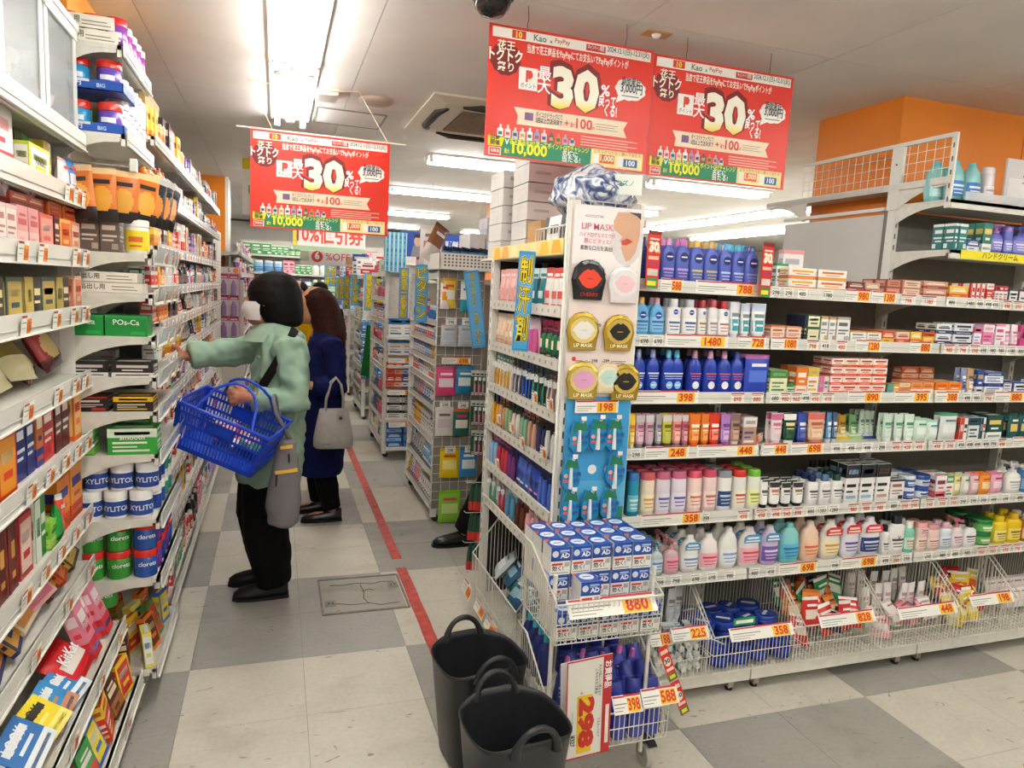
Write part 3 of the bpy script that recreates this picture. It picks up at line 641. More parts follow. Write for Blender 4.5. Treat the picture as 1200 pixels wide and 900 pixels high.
row(0, [(772, 789, 1, B(.036, .158, VI, 'd98cc8', None, 'c8a0d8', **nb), 'violet blue lotion bottle with a pale pink cap by the left red strip'),
 (789, 806, 1, B(.036, .16, VI, 'c96ab4', None, 'c8a0d8', **nb), 'violet blue lotion bottle with a magenta cap over the 588 card'),
 (806, 823, 1, B(.036, .158, VI, 'd9b04a', None, 'c8c060', **nb), 'violet blue lotion bottle with a gold cap, left of two gold caps'),
 (823, 840, 1, B(.036, .158, VI, 'cfae6a', None, 'b8b070', **nb), 'violet blue lotion bottle with a dull gold cap beside the light blue cap'),
 (840, 855, 1, B(.036, .156, VI, '4a9ad8', None, 'c0d0f0', **nb), 'violet blue lotion bottle with a sky blue cap'),
 (855, 870, 1, B(.036, .155, VI, '3ab0d0', None, 'c0d0f0', **nb), 'violet blue lotion bottle with a turquoise cap'),
 (870, 887, 1, B(.036, .152, VI, '3a4a9c', None, '8a94d0', **nb), 'violet blue lotion bottle with an indigo cap by the right red strip'),
 (748, 757, 1, B(.036, .155, '3a4698', '39408c', None, None), 'dark violet bottle beside the lip mask panel on the top shelf')])
for k, cc in enumerate(('8ab8d8', 'd98cc8', 'd9b04a', 'd9b04a', '4ab0e0', '3ab0d0')):
    u = 783+k*17; P = bottle(.052, .036, .16, VI, cc, None, None); z = SZ[0]+.036
    P.put((XU(u, YF+.1, z), YF+.1, z), 'violet blue lotion bottle standing in the second row of the top shelf', 'second row of violet lotion bottles'); P.put((XU(u+8, YF+.17, z), YF+.17, z), 'violet blue lotion bottle standing in the third row of the top shelf', 'third row of violet lotion bottles')
row(0, [(905, 919, 1, C(.03, .1, 'eef0ea', '3a9a5a', '4a8a5a', 'lines'), 'white box with a green mark beside the right red strip'),
 (912, 936, 1, C(.03, .155, 'eceae4', 'e8a0a0', 'b8b4c0', 'lines'), 'tall white display card box with pink lines on the top shelf', 1)], yf=YF+.06)
row(0, [(920, 953, 1, C(.07, .042, 'f0ece2', 'e87a3a', 'f0b23a', 'foot', acc2='f0c040'), 'white and orange carton in the left stack by the green box', 2, 2),
 (954, 988, 1, C(.07, .042, 'f2eee4', 'e9a23a', 'e0682a', 'foot', acc2='f0c040'), 'white and yellow carton in the stack left of the 980 card', 2, 2),
 (990, 1010, 1, C(.05, .045, '7a3a34', 'b86a5a', 'f0d8c8', 'band'), 'maroon cosmetics carton over the 980 card', 2),
 (1010, 1028, 1, C(.05, .045, 'cfa890', 'b05a4a', 'f0e8d8', 'band'), 'tan cosmetics carton right of the maroon one', 1),
 (1033, 1052, 1, C(.06, .032, '8a4a40', 'd88a70', 'f4e0d0', 'frame'), 'brown patterned carton over the 1380 card', 2, 2),
 (1053, 1076, 1, C(.06, .033, 'c8785a', 'e8d0b8', '6a2a2a', 'frame'), 'copper patterned carton in the two high stack', 2, 2),
 (1077, 1106, 1, C(.06, .034, 'd8a088', '9a4a3a', 'f4e8d8', 'band'), 'pinkish brown carton in the stack under the hand cream shelf', 2, 2),
 (1108, 1131, 1, C(.05, .055, 'f0c24a', 'e8642a', 'f8f0e0', 'band'), 'yellow and orange carton right of the brown stacks', 2),
 (1133, 1150, 3, C(.05, .07, 'f0ece8', 'd83a2e', 'c02a2a', 'stripe'), 'slim white carton with red stripes on the top shelf', 2),
 (1152, 1160, 1, C(.05, .075, 'd8402e', 'f2eee8', 'f8e8e0', 'top'), 'slim red carton right of the striped ones', 2),
 (1162, 1176, 3, C(.05, .068, 'f2eeea', 'c8343a', '9a2a3a', 'top'), 'slim white carton with a dark red head', 2),
 (1178, 1200, 2, C(.05, .055, '3a4258', 'f0ece4', 'f0ece4', 'frame'), 'navy carton with a white panel near the right edge', 2), (1201, 1260, 5, C(.05, .06, 'd84a3a', 'f2eee8', '333', 'band'), 'red and white carton past the right edge of the top shelf', 1)])
SOFT = dict(acc='2aa6b4', ink='7a8a94', name='body_cream_tube')
row(1, [(741, 759, 1, B(.036, .14, '6ab4e4', 'd9ae4a', '8ac8ee', '3a6ab0', style='shoulder', dot=('2346a4', .55, .22)), 'light blue lotion bottle with a gold cap on the 1480 shelf'),
 (759, 777, 1, B(.036, .14, '6ab4e4', 'e2a4b8', '8ac8ee', '3a6ab0', style='shoulder', dot=('2346a4', .55, .22)), 'light blue lotion bottle with a pink cap on the 1480 shelf'),
 (779, 796, 1, B(.04, .14, 'f2f0ee', 'dcdce0', 'f6f4f2', '4a6a9c', style='square', dot=('2346a4', .66, .17), name='milk_bottle'), 'white body milk bottle with a clear cap, left of the white row'),
 (798, 815, 1, B(.04, .14, 'f2f0ee', 'cfd0d8', 'f6f4f2', '3a5a9c', style='square', dot=('2346a4', .66, .17), name='milk_bottle'), 'white body milk bottle with a clear cap over the 1480 card start'),
 (816, 826, 1, B(.04, .14, 'f2f0ee', 'b8404a', 'f6f4f2', 'b08a5a', style='square', dot=('2346a4', .66, .17), name='milk_bottle'), 'white body milk bottle with a red cap, partly hidden'),
 (828, 839, 1, B(.04, .145, 'efece8', 'd05a68', 'f4f2f0', 'a8929a', style='square', name='milk_bottle'), 'narrow white bottle with a rose cap'),
 (839, 853, 1, B(.04, .14, 'f4f2f0', 'c8303c', 'f8f6f4', 'c07a5a', style='square', dot=('2346a4', .66, .17), name='milk_bottle'), 'white body milk bottle with a bright red cap'),
 (853, 865, 1, T(.035, .14, 'eef0f0', 'e6e6e6', **SOFT, acc2='e8ecf4'), 'white and teal cream tube, left of three'),
 (866, 877, 1, T(.035, .135, 'f0f2f2', 'e6e6e6', **SOFT, acc2='c8d4ea'), 'white and teal cream tube, middle of three'),
 (878, 896, 1, T(.035, .138, 'f2f4f4', 'e6e6e6', **SOFT, acc2='c8d4ea'), 'white and teal cream tube, right of three'),
 (900, 917, 1, C(.05, .055, 'f2d8c4', 'e8845a', 'd06a3a', 'lines'), 'peach patterned carton on the left of the 1080 stack', 3),
 (918, 936, 1, C(.05, .055, 'f4dcc8', 'ea8e60', 'd8704a', 'lines'), 'peach patterned carton on the right of the 1080 stack', 3),
 (938, 941, 1, C(.05, .1, '2f2a34', '1f2c54', 'c8b48a', 'top'), 'dark narrow carton beside the green ones', 2),
 (941, 957, 1, C(.05, .052, '2f6a48', 'f0e4c4', 'e8c46a', 'frame'), 'green and cream carton in the stack beside white boxes', 2, 2),
 (958, 966, 1, C(.05, .1, 'f0eeea', 'e0b06a', '8a8a8a', 'lines'), 'tall slim white carton, left of the slim row', 2),
 (967, 975, 1, C(.05, .098, 'f0eeea', 'd8a06a', '9a9a9a', 'lines'), 'tall slim white carton in the slim row', 2),
 (977, 992, 1, C(.05, .1, 'f2f0ec', 'b8b0a8', '6a6a6a', 'lines'), 'wider white carton at the end of the slim row', 2, 1),
 (993, 1012, 1, C(.06, .045, 'f4f2ee', 'e8c060', '8a8880', 'lines'), 'low white carton over the 1280 card, left', 3),
 (1012, 1030, 1, C(.06, .045, 'f4f2ee', 'e8b850', '8a8880', 'lines'), 'low white carton over the 1280 card, right', 3),
 (1030, 1045, 1, C(.06, .05, 'd8503a', 'f0c23a', 'f8e8c0', 'band'), 'red and yellow low carton in the middle of the second shelf', 3),
 (1046, 1062, 1, C(.06, .05, 'f2d4c4', 'e0603a', 'c84a2a', 'band'), 'pale pink low carton left of the 880 card', 3),
 (1063, 1076, 1, C(.06, .052, 'f2c84a', 'e8703a', 'f8f0d8', 'band'), 'yellow low carton with orange band over the 880 card', 3),
 (1077, 1091, 1, C(.06, .052, 'f0b838', 'e06030', 'f8f0d8', 'top'), 'amber low carton right of the yellow one', 3)])
row(1, [(1092, 1110, 1, C(.05, .045, 'eeeeec', '3a4a6a', '2a3450', 'band'), 'white carton with a navy band in the left stack of two', 2, 2),
 (1112, 1135, 1, C(.05, .048, 'e6e8ec', '26314e', '26314e', 'foot'), 'white carton with navy lettering in the right stack of two', 2, 2),
 (1137, 1146, 1, C(.05, .085, 'f0e8ec', 'd870a0', '8aa0d0', 'top'), 'white and pink slim carton past the navy stacks', 2),
 (1147, 1160, 1, C(.05, .095, 'ee8ab4', 'f6e6ee', 'c03a7a', 'top'), 'pink carton with a white head', 2),
 (1161, 1172, 1, C(.05, .1, 'f4eef0', 'e890b0', 'd05a8a', 'lines'), 'white carton with pink lines near the right edge', 2),
 (1173, 1181, 1, T(.03, .1, 'f6f0f2', 'f0c8d8', 'f0a8c4', 'd06a94'), 'white and pink cream tube on the second shelf', 2),
 (1182, 1190, 1, T(.03, .1, 'f6e8ee', 'e88ab0', 'f0b8d0', 'd06a94'), 'pale pink cream tube on the second shelf', 2),
 (1191, 1203, 1, C(.05, .1, 'f2c4d6', 'd84a8a', 'fff', 'split'), 'pink carton at the right edge of the second shelf', 2), (1204, 1260, 4, C(.05, .09, 'f4eef0', 'e890b0', 'd05a8a', 'lines'), 'white and pink carton past the right edge', 1)])
nb2 = dict(style='shoulder'); PH = []
for u, cc, lb in ((746, '9aa8d0', 'a grey cap, next to the board'), (763, '9ab0dc', 'a pale blue cap'), (781, '6ac0e4', 'a cyan cap, left of two'), (791, '58b8de', 'a cyan cap, right of two'), (812, 'dba0c0', 'a pink cap, left of three'), (830, 'd8a0b8', 'a pink cap, middle of three'), (846, 'd890b0', 'a pink cap, right of three'), (861, '3a52b0', 'a blue cap beside the refill pouch')):
    row(2, [(u-8.5, u+8.5, 1, B(.038, .158, '2340ac', cc, None, 'c8d4f0' if u < 800 else 'c85a6a', style='shoulder', lab=(.3, .55), dot=('f0f2fa' if u > 800 else '8ac4ee', .2, .24)), 'royal blue lotion bottle with '+lb+' on the 398 shelf', 1)])
    row(2, [(u-8, u+8, 1, B(.038, .158, '1f3898', cc, None, None), 'royal blue lotion bottle in the back rows of the 398 shelf', 2)], yf=YF+.05)
row(2, [(869, 899, 1, PO(.03, .15, ('2a48b8', 'b85aa8', '5a78d8', 'f4f0fa')), 'blue and purple lotion refill pouch at the end of the 398 shelf', 2),
 (899, 919, 1, C(.05, .092, 'eee6c8', '3f9a48', '5a8a4a', 'top'), 'cream carton with a green head on the third shelf', 2),
 (918, 930, 1, J(.04, '4aa050', '2f8a3a', 'd8e8c8', '2a6a30'), 'small green jar before the orange carton', 1),
 (929, 942, 1, C(.05, .105, 'f07a24', 'f6e8d8', 'fff3e0', 'foot'), 'tall orange carton on the third shelf', 2),
 (942, 955, 1, C(.05, .105, 'f2ece2', 'e8c43a', 'd8803a', 'top'), 'tall white carton with a yellow head', 2),
 (955, 967, 1, C(.05, .07, 'e8dcd8', 'e070a0', '777', 'split'), 'grey and pink carton leaning by the red stack', 1),
 (968, 983, 1, C(.05, .036, 'f2e6dc', 'e0482c', 'c83a24', 'foot'), 'white and red carton in the first column of the tall red stack', 2, 4),
 (983, 1001, 1, C(.05, .036, 'f2e4d8', 'e45a2c', 'c83a24', 'foot'), 'white and red carton in the second column of the tall red stack', 2, 4),
 (1001, 1017, 1, C(.05, .036, 'f0e2d6', 'e6602e', 'c83a24', 'foot'), 'white and red carton in the third column of the tall red stack', 2, 4),
 (1017, 1034, 1, C(.05, .036, 'f4e8dc', 'ea6a30', 'c83a24', 'foot'), 'white and red carton in the last column of the tall red stack', 2, 4),
 (1036, 1050, 1, C(.04, .042, 'f0a02c', '4ab0a8', 'f8f0d8', 'split'), 'small orange and teal carton beside the red stack', 1),
 (1050, 1063, 1, C(.04, .045, 'f08c2c', 'f8e8c8', '3a9ab0', 'top'), 'small orange carton with a cream head', 1),
 (1063, 1091, 2, C(.05, .048, 'f0a060', 'f4e4d0', 'd86a2a', 'band'), 'pale orange carton over the 395 card', 2),
 (1092, 1107, 1, C(.05, .05, 'f08a24', 'f8f0e4', 'e05a1a', 'foot'), 'orange and white carton over the 388 card, left', 2, 1),
 (1107, 1123, 1, C(.05, .05, 'f09024', 'f8f0e4', 'e05a1a', 'foot'), 'orange and white carton over the 388 card, right', 2, 1),
 (1124, 1130, 1, T(.03, .11, '8a9ac8', 'e8e8ec', '2a4a9c', 'fff'), 'blue grey cream tube past the orange cartons', 2),
 (1131, 1139, 1, T(.03, .11, 'c8a878', 'e8e8ec', 'f0ece4', '4a4a6a'), 'tan cream tube next to the navy cartons', 2),
 (1140, 1148, 1, C(.05, .105, '2f4c9c', 'f0f2f6', 'c8a060', 'foot'), 'tall navy carton with white foot', 2),
 (1149, 1171, 1, C(.05, .048, 'f0f2f6', '2a4a98', '2a4a98', 'top'), 'white and navy carton stack of two near the right edge', 2, 2),
 (1172, 1181, 1, C(.05, .05, 'e6e6ea', '8a92b0', '666', 'lines'), 'small white carton between navy ones', 2),
 (1182, 1202, 1, C(.05, .052, '2a4a98', 'f0f2f6', 'f0f2f6', 'frame'), 'navy carton with a white panel at the edge of the third shelf', 2), (1203, 1260, 4, C(.05, .07, '3a5aa8', 'f0f2f6', 'f0f2f6', 'frame'), 'navy carton past the right edge', 1)])
row(2, [(1052, 1072, 1, C(.05, .05, 'd8603a', 'f0c8a0', 'f8e8d0', 'band'), 'orange brown carton in the back stack, left', 1, 2), (1073, 1090, 1, C(.05, .05, 'd06a3a', 'f4d8b8', 'f8e8d0', 'band'), 'orange brown carton in the back stack, right', 1, 2)], yf=YF+.12)
HT = lambda body, cap, acc, ink, **k: T(.03, .128, body, cap, acc, ink, name='hand_cream_tube', **k)
row(3, [(734, 743, 1, HT('f0cf3a', 'f0e8c8', 'f6e48a', 'd87a2a'), 'yellow hand cream tube at the left end of the 248 shelf'), (743, 754, 1, HT('d8a0b8', '8a8a8e', 'e8c8d4', '8a5a6a', acc2='c8c4c8'), 'mauve hand cream tube with a silver end, first'),
 (754, 765, 1, HT('dca8bc', '8a8a8e', 'c8b8c0', '7a5a6a', acc2='d0ccd0'), 'mauve hand cream tube with a silver end, second'), (766, 774, 1, HT('a8a4a8', '6a6a6e', 'd0ccd0', '6a5a6a'), 'grey hand cream tube'), (774, 786, 1, HT('d8c83a', '5a5a5e', 'b8c860', '5a6a2a', acc2='c8c4c0'), 'yellow green hand cream tube with a grey cap'),
 (786, 797, 1, HT('e08a8a', '8a8a8e', 'e8b8a8', 'a03a4a', acc2='d0c4c0'), 'salmon hand cream tube'), (797, 805, 1, HT('d06a7a', '8a8a8e', 'd8b0b0', '8a2a3a', acc2='d0c4c0'), 'rose hand cream tube beside orange ones'),
 (805, 819, 1, HT('f07a28', 'e86a1c', 'f6a860', 'fff0dc'), 'orange hand cream tube, left of two'), (819, 829, 1, HT('f08230', 'e86a1c', 'f6ac60', 'fff0dc'), 'orange hand cream tube, right of two'), (829, 842, 1, HT('e23a26', 'd82e1c', 'f08a70', 'fff0e8'), 'bright red hand cream tube'),
 (842, 854, 1, HT('b884c8', '9a62b0', 'd8b8e0', '6a3a8a'), 'purple hand cream tube'), (854, 866, 1, HT('b09080', 'e8e0d8', 'd8b090', '5a3a3a', acc2='8a6a6a'), 'brown hand cream tube with a white cap'),
 (867, 883, 1, C(.04, .115, 'b89078', 'e8e4ea', '4a4a8a', 'top'), 'tan hand cream carton with a white head'),
 (901, 915, 1, HT('eee6e8', 'e8c8d0', 'f0d8dc', 'd07a8a', acc2='d86a9a'), 'white hand cream tube with a pink head by the fallen tube'), (915, 931, 1, HT('1e4a32', 'f0ece4', '2a5a3c', 'e8d8a0', acc2='f0e8e4'), 'dark green hand cream tube with a white top'),
 (932, 943, 1, HT('3a52a8', '2a3a88', '5a72c0', 'f0f0f8'), 'blue hand cream tube beside the salmon one'), (944, 965, 1, HT('e8b898', 'd8987a', 'f0d4b8', 'b05a3a', acc2='d86a6a'), 'salmon hand cream tube with a red top'),
 (966, 972, 1, HT('5a8ab8', 'e8e8ec', '9ac0dc', 'fff'), 'sky blue slim tube'), (973, 979, 1, HT('4a5a7a', 'e8e8ec', '8a9ab0', 'fff'), 'slate slim tube')], where=' on the fourth shelf')
z4 = SZ[3]+.036
tube_pack(.045, .03, .1, 'e0c8be', 'e8906a', 'f0dcd4', '8a6a6a', name='hand_cream_tube').put((XU(884, 2.3, z4), 2.3, z4+.018), 'pale hand cream tube lying on its side between two shelf units', None, rz=.5, ry=pi/2)
row(3, [(980, 990, 1, T(.03, .1, 'd8a83a', 'f0e8d0', 'f0e0b0', '7a5a2a'), 'mustard cream tube leaning behind coloured packets', 2), (993, 1003, 1, T(.03, .1, '8ac08a', 'f0f0e8', 'd8ecd0', '4a7a4a'), 'pale green cream tube behind coloured packets', 2)], where=' on the fourth shelf', yf=YF+.09)
for u, c1, c2 in ((978, '6aa8d8', 'e8f0f8'), (994, 'f0cf4a', 'f8f0d0'), (1010, 'b0d88a', 'f0f8e0'), (1025, '3a5ab8', 'e0e4f4')):
    P = carton(.075, .012, .07, c1, c2, 'fff', 'frame', name='sample_packet', cat='packet'); P.put((XU(u, 2.3, z4), 2.33, z4+.004), {'6aa8d8': 'flat light blue', 'f0cf4a': 'flat yellow', 'b0d88a': 'flat pale green', '3a5ab8': 'flat royal blue'}[c1]+' sachet laid on the fourth shelf', None, rx=-1.25)
row(3, [(1004, 1022, 3, T(.026, .118, 'cfe0d0', 'eef2ee', 'e2ece2', '5a8a70'), 'mint hand cream tube in the leaning back row', 3)], yf=YF+.08)
row(3, [(1032, 1044, 1, T(.028, .12, 'd2e6d6', 'eef2ee', 'e2f0e4', '4a9a7a'), 'mint hand cream tube, left of three in front'), (1045, 1056, 1, T(.028, .118, 'd8e8dc', 'eef2ee', 'e2f0e4', '4a9a7a'), 'mint hand cream tube, middle of three in front'), (1057, 1069, 1, T(.028, .118, 'd4e8d8', 'eef2ee', 'e8f4ea', '3a8a6a'), 'mint hand cream tube, right of three in front'),
 (1069, 1084, 1, PO(.03, .1, ('cfe4d6', '9ac8ac', 'e8f4ec', '3a8a6a')), 'mint refill pouch beside the tubes', 2), (1084, 1097, 1, PO(.03, .09, ('d8ece0', 'a8d0b8', 'f0f8f2', '3a8ab0')), 'pale mint refill pouch, round faced', 2), (1098, 1119, 1, PO(.03, .12, ('dfe6e2', '4a9a7a', 'eef2f0', '6a8a9a')), 'clear silver pouch with a green head', 2),
 (1120, 1129, 1, C(.05, .1, 'f0f0ee', 'd84a3a', '1f3a44', 'split'), 'slim white carton with red and dark print', 2), (1130, 1143, 1, C(.05, .1, 'e8ecec', '1f4a58', '1f4a58', 'top'), 'white carton with dark teal head', 2), (1144, 1150, 1, C(.05, .1, 'f0eeea', '1f4a58', 'd84a3a', 'split'), 'white and dark teal slim carton', 2),
 (1151, 1170, 1, C(.05, .11, '1f5048', 'f0f0ec', 'e8c86a', 'foot'), 'dark green carton with white foot near the edge', 2), (1178, 1190, 1, PO(.03, .115, ('1d5a5c', '17484a', 'e0c070', 'f0e8d0')), 'dark teal pouch, left, at the fourth shelf end', 2), (1191, 1204, 1, PO(.03, .115, ('1f5e60', '17484a', 'd8b868', 'f0e8d0')), 'dark teal pouch, right, at the fourth shelf end', 2), (1205, 1260, 4, PO(.03, .11, ('1f5e60', '17484a', 'd8b868', 'f0e8d0')), 'dark teal pouch past the right edge', 1)])
fb = dict(style='flip', name='body_soap_bottle')
row(4, [(733, 747, 1, B(.05, .165, '2a9ab8', '3a7ac0', '6ac4d4', 'e8f4f6', **fb), 'teal body soap bottle at the left end of the 358 shelf', 3),
 (749, 766, 1, B(.05, .165, 'efe0c8', 'd05a64', 'f4e8c8', 'd8a04a', **fb), 'cream body soap bottle with a rose cap', 3), (767, 784, 1, B(.05, .165, 'e6dce8', 'd06a8a', 'e8e4f0', '6a5ab0', **fb), 'lavender print body soap bottle with pink cap, left', 3), (785, 803, 1, B(.05, .165, 'e6dce8', 'd06a8a', 'eae6f2', '5a52a8', **fb), 'lavender print body soap bottle with pink cap, right', 3),
 (804, 821, 1, B(.05, .165, 'f0d4cc', 'd8506a', 'f4dcd0', 'e07a5a', **fb), 'peach print body soap bottle with pink cap, left', 3), (822, 838, 1, B(.05, .165, 'f0d4d0', 'd8506a', 'f6e0d8', 'c86a5a', **fb), 'peach print body soap bottle with pink cap, right', 3),
 (839, 856, 1, B(.05, .16, 'eeece8', '8a929a', '26407a', 'c8d4e8', **fb), 'white body soap bottle with navy panel and grey cap', 3), (857, 873, 1, B(.05, .16, 'f0ece6', 'd8382a', 'f4ead8', 'c83a2a', **fb), 'white body soap bottle with red cap and cherry print', 3), (874, 889, 1, B(.05, .16, 'eef0e0', '7ac03a', 'f0f0a8', '8a9a2a', **fb), 'white body soap bottle with lime cap and lemon print', 3),
 (889, 899, 1, T(.035, .105, 'f0eeea', '2a2a2c', 'f4f2ee', '4a4a4a', name='hand_cream_tube'), 'white tube with black head, first of four small ones', 3), (900, 913, 1, T(.035, .105, 'f0eeea', '2a2a2c', 'f4f2ee', 'c07a5a', acc2='2e2c2c', name='hand_cream_tube'), 'white tube with black head, second of four small ones', 3), (914, 926, 1, T(.035, .1, 'f0eeea', '2a2a2c', 'f4f2ee', '4a4a4a', acc2='2e2c2c', name='hand_cream_tube'), 'white tube with black head, third of four small ones', 3), (927, 940, 1, T(.035, .1, 'f0eeea', '2a2a2c', 'f4f2ee', '8a7a5a', acc2='2e2c2c', name='hand_cream_tube'), 'white tube with black head, last of four small ones', 3),
 (944, 957, 1, B(.04, .125, 'efeeea', '1f2a5c', 'f6f4f2', '333', style='square', lab=(.2, .6), name='body_milk_bottle'), 'white emulsion bottle with a navy cap', 3), (958, 971, 1, B(.04, .125, 'efeeea', '5a7aa0', 'f6f4f2', '333', style='square', lab=(.2, .6), name='body_milk_bottle'), 'white emulsion bottle with a steel blue cap', 3), (972, 985, 1, B(.04, .125, 'efeeea', '1f4a44', 'f6f4f2', '333', style='square', lab=(.2, .6), name='body_milk_bottle'), 'white emulsion bottle with a dark green cap', 3),
 (986, 1002, 1, C(.05, .165, 'f2f0ec', '23262c', '23262c', 'top', acc2='8ab0d0'), 'tall white carton with black panel, first of three', 2), (1003, 1020, 1, C(.05, .165, 'f2f0ec', '23262c', '23262c', 'top', acc2='9ac0e0'), 'tall white carton with black panel, second of three', 2), (1021, 1038, 1, C(.05, .165, 'f2f0ec', '23262c', '23262c', 'top', acc2='c8a080'), 'tall white carton with black panel, third of three', 2),
 (1039, 1055, 1, C(.05, .095, 'f2f0ec', '2a2c30', '9a6a5a', 'lines'), 'short white carton beside the blue tins', 2),
 (1057, 1072, 1, J(.052, '2a4a98', 'd8dce4', '3a62b0', 'f0f2f6', lidh=.3), 'blue cream jar in the left stack', 2, 2), (1073, 1089, 1, J(.052, '3460a8', '2a4a98', 'e8ecf2', '2a4a98', lidh=.3), 'blue cream jar in the right stack', 2, 2),
 (1092, 1104, 1, C(.05, .1, 'f2e8ea', 'e06a7a', '8a3a4a', 'foot'), 'white carton with a rose foot', 2), (1104, 1113, 1, C(.05, .1, 'f0f0ea', '5a9a5a', 'c03a4a', 'top'), 'white carton with a green head on the fifth shelf', 2),
 (1114, 1123, 1, PO(.03, .1, ('e8dca0', 'd8c070', 'f4ecc8', 'a87a2a')), 'pale yellow refill pouch', 2), (1124, 1133, 1, PO(.03, .1, ('e4e4d8', 'b8c8b0', 'f0f0e8', '5a8a5a')), 'pale grey green refill pouch', 2), (1134, 1144, 1, PO(.03, .1, ('ecc4c8', 'd88a98', 'f6e0e2', 'b04a6a')), 'pink refill pouch left of the orange ones', 2),
 (1145, 1158, 1, PO(.03, .1, ('f09a3a', 'e07a1a', 'f8dca8', 'd05a1a')), 'orange refill pouch on the fifth shelf', 2), (1159, 1173, 1, PO(.03, .1, ('eeb0c4', 'd87a9a', 'f8dce4', 'a83a6a')), 'rose refill pouch on the fifth shelf', 2),
 (1177, 1194, 1, B(.05, .14, 'f0eee8', 'e8e6e0', 'f8f6f2', 'a0a8b0', style='pump', name='pump_bottle'), 'white pump bottle near the right edge of the fifth shelf', 2), (1195, 1206, 1, B(.05, .13, '4a8ac0', 'e8e6e0', '8ab8dc', 'f0f4f8', style='square'), 'blue bottle at the right edge of the fifth shelf', 2), (1207, 1260, 4, B(.05, .13, 'eae4e0', 'c88a9a', 'f4ece8', '8a6a7a', style='pump', name='pump_bottle'), 'white pump bottle past the right edge', 1)])
row(4, [(945, 985, 4, B(.035, .14, 'efeeea', '23262c', 'f4f2ee', '4a6a9a', style='square', name='body_milk_bottle'), 'white bottle with black lid in the row behind the emulsions', 1)], yf=YF+.17)
jb = dict(style='oval', name='baby_lotion_bottle')
